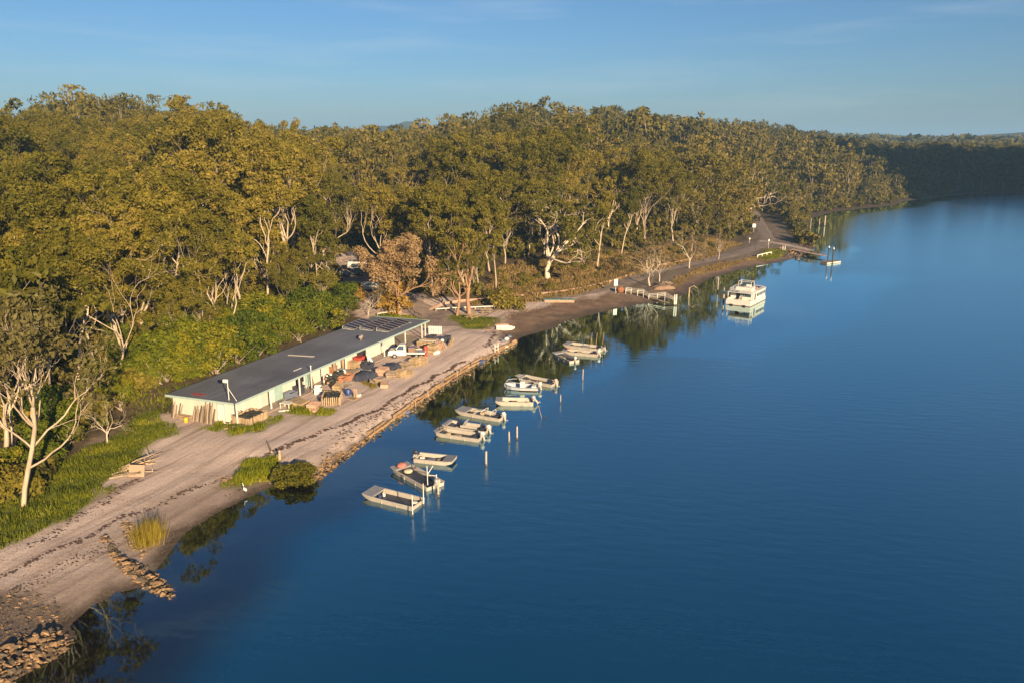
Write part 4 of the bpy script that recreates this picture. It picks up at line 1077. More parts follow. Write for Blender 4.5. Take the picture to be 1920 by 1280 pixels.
# oyster-stick pens: upright slats around a dark heap
def stick_pen(px, py, wx, wy, h, rz, label, n=(12, 8)):
    p = P(px, py); o = thing('stick_pen', label, 'oyster sticks', p, rz)
    for i in range(n[0]):
        for s_ in (-1, 1):
            x = -wx / 2 + wx * (i + .5) / n[0]; MB().box((x, s_ * wy / 2, h * .48), (wx / n[0] * .62, .07, h * rng.uniform(.88, 1.05)), rot=(rng.uniform(-.05, .05), rng.uniform(-.06, .06), 0)).build('stick', m_tan if rng.random() < .75 else m_timber, o)
    for i in range(n[1]):
        for s_ in (-1, 1):
            y = -wy / 2 + wy * (i + .5) / n[1]; MB().box((s_ * wx / 2, y, h * .48), (.07, wy / n[1] * .62, h * rng.uniform(.88, 1.05)), rot=(rng.uniform(-.05, .05), rng.uniform(-.06, .06), 0)).build('stick', m_tan if rng.random() < .75 else m_timber, o)
    # heap of mesh baskets inside
    rs = RS(int(px)); k = 9; V = []; Fc = []
    for i in range(k):
        for j in range(k):
            e = min(i, j, k - 1 - i, k - 1 - j); V.append((-wx / 2 * .9 + wx * .9 * i / (k - 1), -wy / 2 * .9 + wy * .9 * j / (k - 1), h * (.82 if e else .6) + rs.uniform(0, .22) * (1 if e else .3)))
    for i in range(k - 1):
        for j in range(k - 1): a = i * k + j; Fc.append((a, a + k, a + k + 1, a + 1))
    link_mesh('basket_heap', V, Fc, m_mesh, o)
    sp_ = MB()
    for i in range(7): 
        x = rs.uniform(-wx * .4, wx * .4); y = rs.uniform(-wy * .4, wy * .4); a = rs.uniform(0, 3.1); L_ = rs.uniform(.4, .9)
        s2 = MB(); s2.tube([(x, y, h * .98 + .1), (x + math.cos(a) * L_, y + math.sin(a) * L_, h + .16)], .035, 5); s2.build('loose_stick', m_tarry, o)
    return o
stick_pen(470, 788, 2.9, 2.2, .85, SH_RZ, 'pen of upright oyster sticks heaped with weathered laths by the shed corner', (13, 10))
stick_pen(623, 752, 2.7, 2.0, .95, SH_RZ + .5, 'pen of upright tan oyster sticks heaped with black mesh on open sand', (12, 9))

# flat stacks of slatted trays
TRAY = {}
def tray_mesh(w, d, mat):
    key = (w, d, mat.name)
    if key not in TRAY:
        b_ = MB()
        for s_ in (-1, 1): b_.box((s_ * (w / 2 - .02), 0, .05), (.04, d, .10)); b_.box((0, s_ * (d / 2 - .02), .05), (w - .08, .04, .10))
        n = max(4, int(w / .16))
        for i in range(n): b_.box((-w / 2 + w * (i + .5) / n, 0, .085), (w / n * .6, d - .08, .025))
        o = b_.build('tray', mat); TRAY[key] = o.data; bpy.data.objects.remove(o)
    return TRAY[key]
def tray_stack(px, py, w, d, n, rz, label, mat=None, tilt=0.0):
    p = P(px, py); o = thing('tray_stack', label, 'oyster trays', p, rz, None); me = tray_mesh(w, d, mat or m_tan)
    for i in range(n):
        c = link_obj('tray', me, o, (rng.uniform(-.06, .06), rng.uniform(-.05, .05), i * .115)); c.rotation_euler = (tilt, rng.uniform(-.015, .015), rng.uniform(-.07, .07))
    return o
tray_stack(566, 762, 1.5, 1.2, 6, SH_RZ, 'stack of tan slatted trays beside the small grass patch', m_tan)
tray_stack(588, 768, 1.4, 1.1, 7, SH_RZ + .2, 'stack of pinkish slatted trays at the grass patch edge', m_pink)
tray_stack(552, 757, 1.6, .9, 5, SH_RZ - .1, 'low stack of grey slatted trays under the verandah edge', m_timber)
tray_stack(634, 728, 1.5, .9, 5, SH_RZ + .3, 'stack of tan trays behind the heaped stick pen', m_tan)
tray_stack(662, 702, 1.5, 1.1, 5, SH_RZ, 'stack of green-grey trays beside the orange bin', m_timber)
tray_stack(718, 700, 1.5, 1.2, 7, SH_RZ + .1, 'neat stack of pinkish trays on the sand below the truck', m_pink)
tray_stack(734, 706, 1.4, 1.2, 6, SH_RZ + .4, 'leaning stack of dark slatted trays below the truck', m_timber)
tray_stack(750, 705, 1.3, 1.3, 7, SH_RZ - .1, 'square stack of yellowish trays below the truck', m_tan)
tray_stack(764, 703, 1.3, 1.2, 6, SH_RZ + .2, 'stack of straw-coloured trays at the seaward end of the tray row', m_tan)
tray_stack(760, 688, 1.2, 1.0, 6, SH_RZ, 'stack of pale trays in the shadow under the truck tray', m_timber)
tray_stack(778, 684, 1.3, 1.1, 8, SH_RZ, 'tall stack of straw-coloured trays behind the truck', m_tan)
tray_stack(792, 682, 1.3, 1.1, 8, SH_RZ + .1, 'tall stack of tan trays next to the truck tailboard', m_tan)
tray_stack(812, 662, 1.2, 1.2, 11, SH_RZ, 'tall stack of tan trays beside the red bundle', m_tan)
tray_stack(823, 655, 1.2, 1.1, 9, SH_RZ + .2, 'stack of brown trays before the timber trestle', m_pink)
tray_stack(664, 690, 1.5, 1.2, 9, SH_RZ, 'stack of tan trays topped by a red crate against the shed', m_tan)
tray_stack(720, 724, 1.3, .9, 4, SH_RZ + .5, 'small low stack of pinkish trays alone on the sand', m_pink)
# pale battens on the stack beside the gate
p = P(800, 648); pk = thing('batten_stack', 'stack of pale timber battens between truck and white gate', 'timber', p, SH_RZ + .1)
for j in range(4):
    for i in range(5): MB().box((-.9 + i * .45 + rng.uniform(-.03, .03), 0, .12 + j * .2), (.26, 2.2, .09)).build('batten', m_tan if rng.random() < .6 else m_white, pk)
    MB().box((0, -.6, .04 + j * .2), (2.2, .1, .07)).build('bearer', m_timber, pk)

# plastic chair, tables, tubs
def chair(px, py, rz, label):
    p = P(px, py); o = thing('plastic_chair', label, 'chair', p, rz)
    MB().bbox((0, 0, .43), (.46, .46, .05)).build('seat', m_plastic, o)
    bk = MB(); bk.box((-.21, 0, .86), (.04, .44, .10), rot=(0, -.15, 0)); 
    for s_ in (-1, 0, 1): bk.box((-.20, s_ * .18, .65), (.035, .07, .42), rot=(0, -.15, 0))
    bk.build('backrest', m_plastic, o)
    for sx in (-1, 1):
        for sy in (-1, 1): MB().tube([(sx * .20, sy * .20, .42), (sx * .24, sy * .23, 0)], .03, 5).build('leg', m_plastic, o)
    for sy in (-1, 1): MB().tube([(-.2, sy * .24, .64), (.18, sy * .24, .64), (.2, sy * .23, .42)], .025, 5).build('armrest', m_plastic, o)
chair(573, 728, SH_RZ - 1.4, 'white plastic garden chair outside the shed among baskets')
def table(px, py, w, d, h, rz, label, mat, tilt=0):
    p = P(px, py); o = thing('table', label, 'table', p, rz)
    MB().box((0, 0, h), (w, d, .05)).build('table_top', mat, o)
    for sx in (-1, 1):
        for sy in (-1, 1): MB().box((sx * (w / 2 - .08), sy * (d / 2 - .08), h / 2), (.07, .07, h)).build('leg', mat, o)
    return o
table(538, 764, .9, 1.3, .62, SH_RZ, 'white-legged work table at the verandah edge by the grass', m_plastic)
def tub(px, py, w, d, h, rz, label, mat, group=None):
    p = P(px, py); o = thing('fish_tub', label, 'tub', p, rz, group)
    b_ = MB(); V = []; 
    lo = [(-.46, -.46), (.46, -.46), (.46, .46), (-.46, .46)]; hi = [(-.5, -.5), (.5, -.5), (.5, .5), (-.5, .5)]
    V = [(x * w, y * d, 0) for x, y in lo] + [(x * w, y * d, h) for x, y in hi] + [(x * w * .88, y * d * .88, h) for x, y in hi] + [(x * w * .84, y * d * .84, .08) for x, y in lo]
    Fc = [(3, 2, 1, 0), (12, 13, 14, 15)]
    for k in range(4):
        j = (k + 1) % 4; Fc += [(k, j, 4 + j, 4 + k), (4 + k, 4 + j, 8 + j, 8 + k), (8 + k, 8 + j, 12 + j, 12 + k)]
    b_.add(V, Fc); b_.build('body', mat, o)
    r_ = MB(); r_.box((0, -d * .51, h - .05), (w * 1.03, .05, .10)); r_.box((0, d * .51, h - .05), (w * 1.03, .05, .10)); r_.box((-w * .51, 0, h - .05), (.05, d * 1.03, .10)); r_.box((w * .51, 0, h - .05), (.05, d * 1.03, .10)); r_.build('rim', mat, o)
    return o
tub(546, 748, 1.2, 1.0, .9, SH_RZ, 'blue-grey plastic tub beside the teal shed door', m_greyp)
tub(561, 738, 1.1, .9, 1.0, SH_RZ, 'dark grey tub behind the white plastic chair', m_tarp)
tub(597, 736, 1.3, .9, .75, SH_RZ + .6, 'pale upturned tub behind the stick pen', m_plastic)
tub(643, 703, .9, .9, .8, SH_RZ, 'blue-grey bin by the shed wall next to the orange bin', m_greyp)
tub(652, 712, 1.3, 1.1, .75, SH_RZ, 'orange plastic bin by the verandah post', m_orange)
tub(640, 717, 1.0, .9, .7, SH_RZ + .2, 'second smaller orange bin close to the grey slab', m_orange)
tub(690, 690, 1.4, 1.1, .7, SH_RZ, 'dark bin in shade under the verandah behind red crate', m_tarp)
tub(838, 641, 1.0, .9, .9, SH_RZ, 'black plastic tub by the timber trestle', m_tarp)
tub(811, 636, 1.2, .9, .6, SH_RZ, 'grey low tub in front of the white gate', m_tarp)
tub(625, 706, .8, .8, 1.4, SH_RZ, 'tall rusty bin beside the heap of black baskets', M('rust_bin', (.30, .13, .06), rough=.8, var=.3))
# red crate on its stack, red bundle, floats
p = P(664, 690); rc = thing('red_crate', 'red plastic crate lying on a tray stack against the shed', 'crate', (p.x + .5, p.y + .2, p.z + 1.05), SH_RZ)
MB().bbox((.3, 0, .18), (1.2, 1.0, .34), bev=.06).build('body', m_redp, rc); MB().box((.3, 0, .36), (1.26, 1.06, .05)).build('lid', m_redp, rc)
p = P(798, 668); rb = thing('red_bundle', 'upright red wrapped bundle standing at the truck tailboard', 'bundle', p, 0)
MB().lathe([(.24, 0), (.27, .2), (.25, .7), (.29, 1.1), (.22, 1.4), (.10, 1.52)], (0, 0, 0), 9).build('wrapping', m_redp, rb, smooth=True)
for z in (.45, 1.0): MB().lathe([(.285, 0), (.295, .03), (.285, .06)], (0, 0, z), 9).build('cord', m_tarry, rb)
p = P(818, 664); fl = thing('float_drum', 'white plastic float drum lying on the sand behind the truck', 'float', p, .7)
MB().lathe([(.06, -.55), (.26, -.50), (.30, -.40), (.30, .40), (.26, .50), (.06, .55)], (0, 0, .28), 12, rot=(0, math.pi / 2, 0)).build('body', m_plastic, fl, smooth=True)
MB().lathe([(.07, 0), (.07, .06)], (.55, 0, .3), 8, rot=(0, math.pi / 2, 0)).build('cap', m_white, fl)
# heap of black oyster baskets with white floats, each basket its own
def basket_mesh():
    b_ = MB(); b_.lathe([(.16, -.32), (.20, -.28), (.20, .28), (.16, .32)], (0, 0, 0), 8, rot=(0, math.pi / 2, 0))
    for z in (-.2, 0, .2): b_.lathe([(.205, -.02), (.22, 0), (.205, .02)], (z, 0, 0), 8, rot=(0, math.pi / 2, 0))
    o = b_.build('b', m_mesh); me = o.data; bpy.data.objects.remove(o); return me
bask = basket_mesh()
p0 = SW(16.2, .2)
rsb = RS(8)
for k in range(34):
    lay = 0 if k < 16 else 1 if k < 26 else 2
    q = SW(15.0 + (k * .37) % 3.2 + rsb.uniform(-.15, .15), -.55 + rsb.uniform(-.75, .75) * (1 - lay * .25), .2 + lay * .36)
    o = link_obj('oyster_basket', bask, None, q); o.rotation_euler = (0, rsb.uniform(-.5, .5), rsb.uniform(0, 6.28)); tag(o, 'black cylindrical mesh basket in the heap against the shed', 'basket', 'oyster baskets heaped at the shed')
def floats(me_name, mat, spots, label, group, r=.17):
    b_ = MB(); b_.lathe([(.02, -r), (r * .7, -r * .75), (r, 0), (r * .7, r * .75), (.03, r), (.03, r + .05)], (0, 0, 0), 9); t_ = b_.build('f', mat, smooth=True); me = t_.data; bpy.data.objects.remove(t_)
    for q in spots:
        o = link_obj('float_buoy', me, None, q); o.rotation_euler = (rng.uniform(0, 3), rng.uniform(0, 3), 0); tag(o, label, 'float', group)
floats('f', m_plastic, [SW(15.2 + .55 * i + rng.uniform(-.2, .2), -.5 + rng.uniform(-.6, .6), 1.0 + rng.uniform(-.3, .2)) for i in range(7)], 'white round float among the black baskets', 'white floats on the baskets')
floats('f2', m_orange, [SW(14.6, -.7, .5), SW(14.8, -.3, .9)], 'orange round float at the edge of the basket heap', 'orange floats by the baskets')
# racks and clutter near the verandah: ladders, bundled rods
def bundle(px, py, n, ln, lean, rz, label, mat, r_=.035, spreadw=.5):
    p = P(px, py); o = thing('rod_bundle', label, 'rods', p, rz)
    for i in range(n):
        a = -spreadw / 2 + spreadw * i / max(1, n - 1); MB().tube([(0, a, 0), (ln * math.sin(lean), a * .6 + rng.uniform(-.06, .06), ln * math.cos(lean) * rng.uniform(.85, 1.05))], r_, 5).build('rod', mat, o)
bundle(588, 726, 7, 1.9, .2, SH_RZ + 1.57, 'bundle of brown rods leaning beside the plastic chair', m_timber)
bundle(648, 700, 8, 2.0, .12, SH_RZ + 1.57, 'upright bundle of tan stakes against the shed wall', m_tan, .045, .8)
bundle(632, 708, 6, 1.9, .15, SH_RZ + 1.57, 'upright bundle of grey stakes beside the black baskets', m_timber, .045, .7)
bundle(700, 682, 5, 1.8, .5, SH_RZ + 1.9, 'slanting pale boards leaning at the verandah behind red crate', m_white, .06, .6)
bundle(842, 650, 6, 1.4, .45, SH_RZ - .6, 'tripod of pale poles leaning by the black tub', m_tan, .05, .9)
# trestle
p = P(829, 654); tr_ = thing('trestle', 'splay-legged timber trestle with white bag on top by the black tub', 'trestle', p, SH_RZ + .3)
MB().box((0, 0, 1.0), (1.3, .14, .12)).build('beam', m_tan, tr_)
for sx in (-1, 1):
    for sy in (-1, 1): MB().tube([(sx * .5, sy * .05, .98), (sx * .62, sy * .5, 0)], .05, 5).build('leg', m_tan, tr_)
MB().lathe([(.05, 0), (.26, .05), (.30, .18), (.2, .3), (.06, .36)], (.2, 0, 1.05), 9).build('bag', m_plastic, tr_, smooth=True)
# white slatted gate
p = P(816, 627); gt = thing('picket_gate', 'white upright slatted panel standing at the end of the yard', 'fence panel', p, SH_RZ - 1.3)
for i in range(8): MB().box((-.9 + i * .26, 0, .65), (.17, .04, 1.25)).build('slat', m_white, gt)
for z in (.3, 1.0): MB().box((0, .045, z), (2.05, .05, .1)).build('rail', m_white, gt)
# tarpaulin mound, tilted pallet, grey slab, brick edge
def mound(px, py, w, d, h, rz, label, mat, name='tarp_mound', seed=1):
    p = P(px, py); rs = RS(seed); k = 13; V = []; Fc = []
    for i in range(k):
        for j in range(k):
            x, y = (i / (k - 1) - .5) * 2, (j / (k - 1) - .5) * 2; q = max(0, 1 - max(abs(x), abs(y)) ** 2.2); V.append((x * w / 2 * (1 + rs.uniform(-.05, .05)), y * d / 2 * (1 + rs.uniform(-.05, .05)), h * q ** .6 * (1 + rs.uniform(-.18, .18)) - .04))
    for i in range(k - 1):
        for j in range(k - 1): a = i * k + j; Fc.append((a, a + k, a + k + 1, a + 1))
    o = link_mesh(name, V, Fc, mat, None, True, p); o.rotation_euler[2] = rz; return tag(o, label, 'tarpaulin')
mound(684, 708, 3.2, 2.2, .85, SH_RZ, 'dark tarpaulin mound over gear behind the yellow grass', m_tarp)
mound(735, 690, 2.6, 2.0, .7, SH_RZ, 'blue-black tarpaulin heap in the shadow of the truck', m_tarp, seed=3)
def pallet(px, py, rz, tilt, label, mat=None):
    p = P(px, py); o = thing('pallet', label, 'pallet', p + Vector((0, 0, .1)), 0, rot=(tilt, 0, rz))
    for i in range(6): MB().box((-.5 + i * .2, 0, .12), (.12, 1.15, .025)).build('slat', mat or m_tan, o)
    for y in (-.5, 0, .5): MB().box((0, y, .05), (1.15, .09, .10)).build('bearer', m_timber, o)
    for i in range(3): MB().box((-.48 + i * .48, 0, -.012), (.12, 1.15, .025)).build('slat', mat or m_tan, o)
pallet(700, 719, SH_RZ + .6, .6, 'grey pallet propped on the end of the dark tarpaulin mound', m_timber)
pallet(709, 716, SH_RZ + .9, .25, 'tan pallet lying behind the propped grey pallet')
pallet(655, 720, SH_RZ + .4, .1, 'pale weathered pallet lying flat by the orange bins', m_conc)
pallet(676, 698, SH_RZ + .2, .7, 'small blue-grey pallet leaning below the red crate', m_greyp)
# blue bin, orange saw-horse and board: small group alone on the sand
p = P(653, 741); bb = thing('blue_bin', 'small dark blue drum beside an upright pinkish board on sand', 'drum', p, 0)
MB().lathe([(.24, 0), (.27, .04), (.27, .36), (.285, .38), (.27, .40), (.27, .72), (.22, .78)], (0, 0, 0), 12).build('body', m_blue, bb, smooth=True); MB().lathe([(.23, 0), (.23, .04)], (0, 0, .77), 12).build('lid', m_blue, bb)
p = P(665, 746); ub = thing('upright_boards', 'two upright pinkish boards fixed on a low pallet on the sand', 'boards', p, SH_RZ)
MB().box((0, 0, .06), (1.5, .9, .12)).build('base', m_tan, ub)
for s_ in (0, .28): MB().box((.1, s_ - .2, .6), (.06, .16, 1.05)).build('board', m_pink, ub)
MB().box((.5, -.1, .25), (.5, .6, .26)).build('block', m_plastic, ub)
p = P(533, 770); pl = thing('white_plank', 'short white plank lying at the concrete edge by the grass', 'plank', p + Vector((0, 0, .03)), SH_RZ - .9); MB().bbox((0, 0, .05), (1.2, .35, .08)).build('board', m_plastic, pl); MB().box((0, 0, .11), (.08, .34, .03)).build('cleat', m_white, pl)
# second row clutter: timber offcuts under verandah left
for i, (px, py, ln, a) in enumerate([(432, 803, 1.3, .3), (437, 800, 1.0, 1.2), (445, 804, 1.1, -.4), (452, 802, .9, .8), (428, 798, 1.2, 2.2)]):
    p = P(px, py); o = MB().box((0, 0, .08 + .07 * i), (ln, .14, .1), rot=(0, .05 * i, a)).build('offcut_plank', m_timber if i % 2 else m_tan, None, loc=p); tag(o, 'grey timber offcut lying by the shed corner post', 'timber', 'offcuts at the shed corner')

# ------------------------------------------------------------------ vehicles
m_carwhite = M('white_car_paint', (.74, .71, .67), rough=.25, var=.03, spec=.6)
m_carsilver = M('silver_car_paint', (.42, .40, .37), rough=.28, metal=.5, var=.03)
m_cardark = M('dark_car_paint', (.05, .06, .08), rough=.25, spec=.6)
m_tyre = M('tyre', (.025, .025, .025), rough=.8, var=.15)
m_rim = M('wheel_rim', (.5, .48, .45), rough=.35, metal=.6, var=.05)
m_lamp_red = M('tail_lamp', (.4, .02, .02), rough=.3)
m_lamp_clear = M('head_lamp', (.7, .68, .62), rough=.15)
def wheel(parent, x, y, r=.36, w=.22):
    t_ = MB().lathe([(r * .6, -w / 2), (r * .94, -w / 2), (r, -w / 3), (r, w / 3), (r * .94, w / 2), (r * .6, w / 2)], (x, y, r), 16, rot=(math.pi / 2, 0, 0)).build('wheel', m_tyre, parent, smooth=False)
    s_ = 1 if y > 0 else -1
    MB().lathe([(r * .62, -.02), (r * .5, .03), (r * .1, .05)], (x, y + s_ * (w / 2 - .01), r), 12, rot=(-s_ * math.pi / 2, 0, 0)).build('rim', m_rim, t_)
def side_profile(prof, half, mat, name, parent, inset=None):
    """a body extruded across from a side outline; upper points lean in"""
    n = len(prof); V = []
    for s_ in (-1, 1):
        for k, (x, z) in enumerate(prof): V.append((x, s_ * (half - (inset[k] if inset else 0)), z))
    Fc = [tuple(range(n)), tuple(range(2 * n - 1, n - 1, -1))] + [((k + 1) % n, k, n + k, n + (k + 1) % n) for k in range(n)]
    return link_mesh(name, V, Fc, mat, parent)
# flat-bed truck: x forward
a_, b_ = P(731, 668), P(797, 671)
d_ = (a_ - b_); tk = thing('flatbed_truck', 'white single-cab flatbed truck parked before the shed verandah', 'truck', (a_ + b_) / 2, math.atan2(d_.y, d_.x))
cab = side_profile([(2.35, .45), (2.45, .80), (2.38, 1.02), (1.55, 1.22), (1.02, 1.86), (.15, 1.92), (.05, 1.85), (.05, .50), (1.0, .45)], .86, m_carwhite, 'cab', tk, [0, 0, .04, .06, .16, .16, .12, 0, 0])
ws = MB().add([(1.545, -.72, 1.25), (1.545, .72, 1.25), (1.08, .64, 1.81), (1.08, -.64, 1.81)], [(0, 1, 2, 3)]); ws.v = [(x + .03, y, z + .02) for x, y, z in ws.v]; ws.build('windscreen', m_glass, cab)
for s_ in (-1, 1):
    w_ = MB(); q = [(1.38, s_ * .825, 1.22), (.35, s_ * .825, 1.22), (.35, s_ * .735, 1.78), (.98, s_ * .735, 1.78)]; w_.add([(x, y + s_ * .02, z) for x, y, z in q], [(0, 1, 2, 3) if s_ < 0 else (3, 2, 1, 0)]); w_.build('side_window', m_glass, cab)
    MB().box((2.40, s_ * .62, .82), (.10, .34, .18)).build('headlight', m_lamp_clear, cab)
    MB().box((1.4, s_ * .98, 1.25), (.08, .14, .2)).build('mirror', m_rubber, cab)
    MB().box((.55, s_ * .875, 1.02), (.16, .03, .04)).build('door_handle', m_rubber, cab)
MB().box((2.44, 0, .55), (.14, 1.7, .2)).build('bumper', m_carwhite, tk)
MB().box((-.9, 0, .55), (3.1, .8, .14)).build('chassis', m_rubber, tk)
MB().box((-1.2, 0, .80), (2.45, 1.95, .10)).build('tray_deck', m_steel, tk)
for s_ in (-1, 1): MB().box((-1.2, s_ * .97, .82), (2.45, .05, .20)).build('tray_rail', m_white, tk)
hb_ = MB(); hb_.box((.0, 0, 1.4), (.06, 1.8, 1.15)); hb_.build('headboard', m_timber, tk)
MB().box((-2.43, 0, .80), (.06, 1.95, .2)).build('tailboard', m_white, tk)
for s_ in (-1, 1): MB().box((-2.46, s_ * .8, .6), (.05, .24, .12)).build('tail_light', m_lamp_red, tk)
for x in (1.6, -1.35):
    for s_ in (-1, 1): wheel(tk, x, s_ * .78)
p0 = (a_ + b_) / 2; rot = Matrix.Rotation(math.atan2(d_.y, d_.x), 3, 'Z')
gp = p0 + rot @ Vector((-.7, .45, .87)); lg = thing('load_crate', 'brown crate with blue-grey lid on the truck tray behind the cab', 'crate', gp, math.atan2(d_.y, d_.x)); MB().bbox((0, 0, .34), (.9, .8, .66)).build('body', M('brown_crate', (.24, .15, .10), rough=.8), lg); MB().box((0, 0, .69), (.96, .86, .05)).build('lid', m_greyp, lg)
# parked cars beyond the sheoak
def car(px, py, rz, label, mat, L=4.5, wag=True, name='parked_car'):
    p = P(px, py); p.z += .06; o = thing(name, label, 'car', p, rz)
    prof = [(L / 2, .35), (L / 2 + .03, .62), (L / 2 - .15, .80), (L * .24, .98), (L * .10, 1.45), (-L * .28, 1.50), (-L * .44, 1.05), (-L / 2, .95), (-L / 2 - .02, .40)]
    bd = side_profile(prof, .88, mat, 'body', o, [0, 0, .03, .06, .20, .20, .10, .03, 0])
    for s_ in (-1, 1):
        g_ = MB(); g_.add([(L * .20, s_ * .86, 1.0), (-L * .40, s_ * .82, 1.03), (-L * .29, s_ * .71, 1.43), (L * .09, s_ * .71, 1.40)], [(0, 1, 2, 3) if s_ < 0 else (3, 2, 1, 0)]); g_.v = [(x, y + s_ * .015, z) for x, y, z in g_.v]; g_.build('side_window', m_glass, bd)
        MB().box((L / 2 - .06, s_ * .62, .72), (.14, .34, .14)).build('headlight', m_lamp_clear, bd); MB().box((-L / 2 + .02, s_ * .66, .85), (.08, .26, .18)).build('tail_light', m_lamp_red, bd)
    g_ = MB(); g_.add([(L * .245, -.72, .99), (L * .245, .72, .99), (L * .11, .62, 1.42), (L * .11, -.62, 1.42)], [(0, 1, 2, 3)]); g_.v = [(x + .03, y, z + .01) for x, y, z in g_.v]; g_.build('windscreen', m_glass, bd)
    g_ = MB(); g_.add([(-L * .445, -.70, 1.06), (-L * .445, .70, 1.06), (-L * .29, .62, 1.46), (-L * .29, -.62, 1.46)], [(3, 2, 1, 0)]); g_.v = [(x - .03, y, z + .01) for x, y, z in g_.v]; g_.build('rear_window', m_glass, bd)
    for x in (L * .30, -L * .30):
        for s_ in (-1, 1): wheel(o, x, s_ * .80, .33, .2)
    return o
car(690, 545, math.pi + .12, 'silver hatchback parked on the gravel behind the sheoak', m_carsilver, 4.3)
car(661, 517, math.pi + .5, 'dark station wagon parked in shade before the caravan', m_cardark, 4.6)
p = P(676, 511); cv = thing('caravan', 'white caravan with grey roof and red lower panel parked under trees', 'caravan', p, .05)
side_profile([(2.3, .45), (2.45, 1.2), (2.2, 2.25), (-2.2, 2.3), (-2.4, 1.4), (-2.3, .45)], 1.1, m_carwhite, 'body', cv)
MB().bbox((0, 0, 2.36), (4.4, 2.1, .12)).build('roof', m_greyp, cv)
for x in (-1.2, .9): w_ = MB().box((x, -1.12, 1.6), (.9, .03, .55)).build('window', m_glass, cv); MB().box((x, -1.13, 1.29), (1.0, .06, .05)).build('sill', m_white, w_)
MB().box((-.6, -1.115, .75), (2.6, .03, .4)).build('panel', m_orange, cv)
for s_ in (-1, 1): wheel(cv, -.2, s_ * .95, .33, .2)
# ------------------------------------------------------------------ boats on the water
m_alu = M('bare_aluminium', (.52, .465, .39), rough=.5, metal=.15, var=.14, scale=1.5, rnd=.08)
m_alud = M('dull_aluminium_floor', (.055, .06, .075), rough=.5, metal=.1, var=.3, scale=2)
m_deck = M('checker_deck', (.30, .29, .29), rough=.45, metal=.2, var=.18, scale=4, bump=.2, bscale=40)
m_cowl_w = M('white_cowling', (.72, .69, .62), rough=.35, var=.05)
m_cowl_g = M('grey_cowling', (.36, .36, .37), rough=.35, var=.08)
m_cowl_k = M('black_cowling', (.04, .04, .045), rough=.35, var=.1)
m_mot = M('motor_leg', (.45, .42, .36), rough=.5, var=.15)

def outboard(boat, x, y, mat, tilt=0.35, z=.45):
    """clamped on the transom, leaning up; x is the transom"""
    cm = Matrix.Translation((x, y, z)) @ Matrix.Rotation(tilt, 4, 'Y')
    def put(b_, name, mt, par, sm=False):
        b_.v = [tuple(cm @ Vector(v)) for v in b_.v]; return b_.build(name, mt, par, sm)
    c = MB(); V = []; ring = [(-.34, -.15), (-.36, 0), (-.34, .15), (-.1, .19), (.16, .17), (.22, 0), (.16, -.17), (-.1, -.19)]
    for z_, s_ in ((.12, .82), (.20, 1.0), (.42, 1.0), (.54, .85), (.58, .5)): V += [(-.22 + px_ * s_, py_ * s_, z_) for px_, py_ in ring]
    Fc = [tuple(range(7, -1, -1)), tuple(range(32, 40))]
    for r_ in range(4):
        for k in range(8): Fc.append((r_ * 8 + k, r_ * 8 + (k + 1) % 8, r_ * 8 + 8 + (k + 1) % 8, r_ * 8 + 8 + k))
    V = [(x * .8, y * .8, z_ * .85) for x, y, z_ in V]; c.add(V, Fc); mo = put(c, 'outboard_motor', mat, boat, True)
    l_ = MB(); l_.bbox((-.22, 0, -.22), (.20, .13, .70), bev=.04); l_.bbox((-.24, 0, -.58), (.42, .09, .10), bev=.03); put(l_, 'motor_leg', m_mot, mo)
    k_ = MB(); k_.box((-.04, 0, .02), (.12, .24, .26)); put(k_, 'clamp', m_mot, mo)
    t_ = MB(); t_.tube([(.02, 0, .25), (.45, .04, .30)], .02, 5); put(t_, 'tiller', m_rubber, mo)
    pr = MB()
    for a in range(3): pr.box((-.47, .10 * math.cos(a * 2.09), -.60 + .10 * math.sin(a * 2.09)), (.02, .10, .12), rot=(a * 2.09, .4, 0))
    put(pr, 'propeller', m_mot, mo)

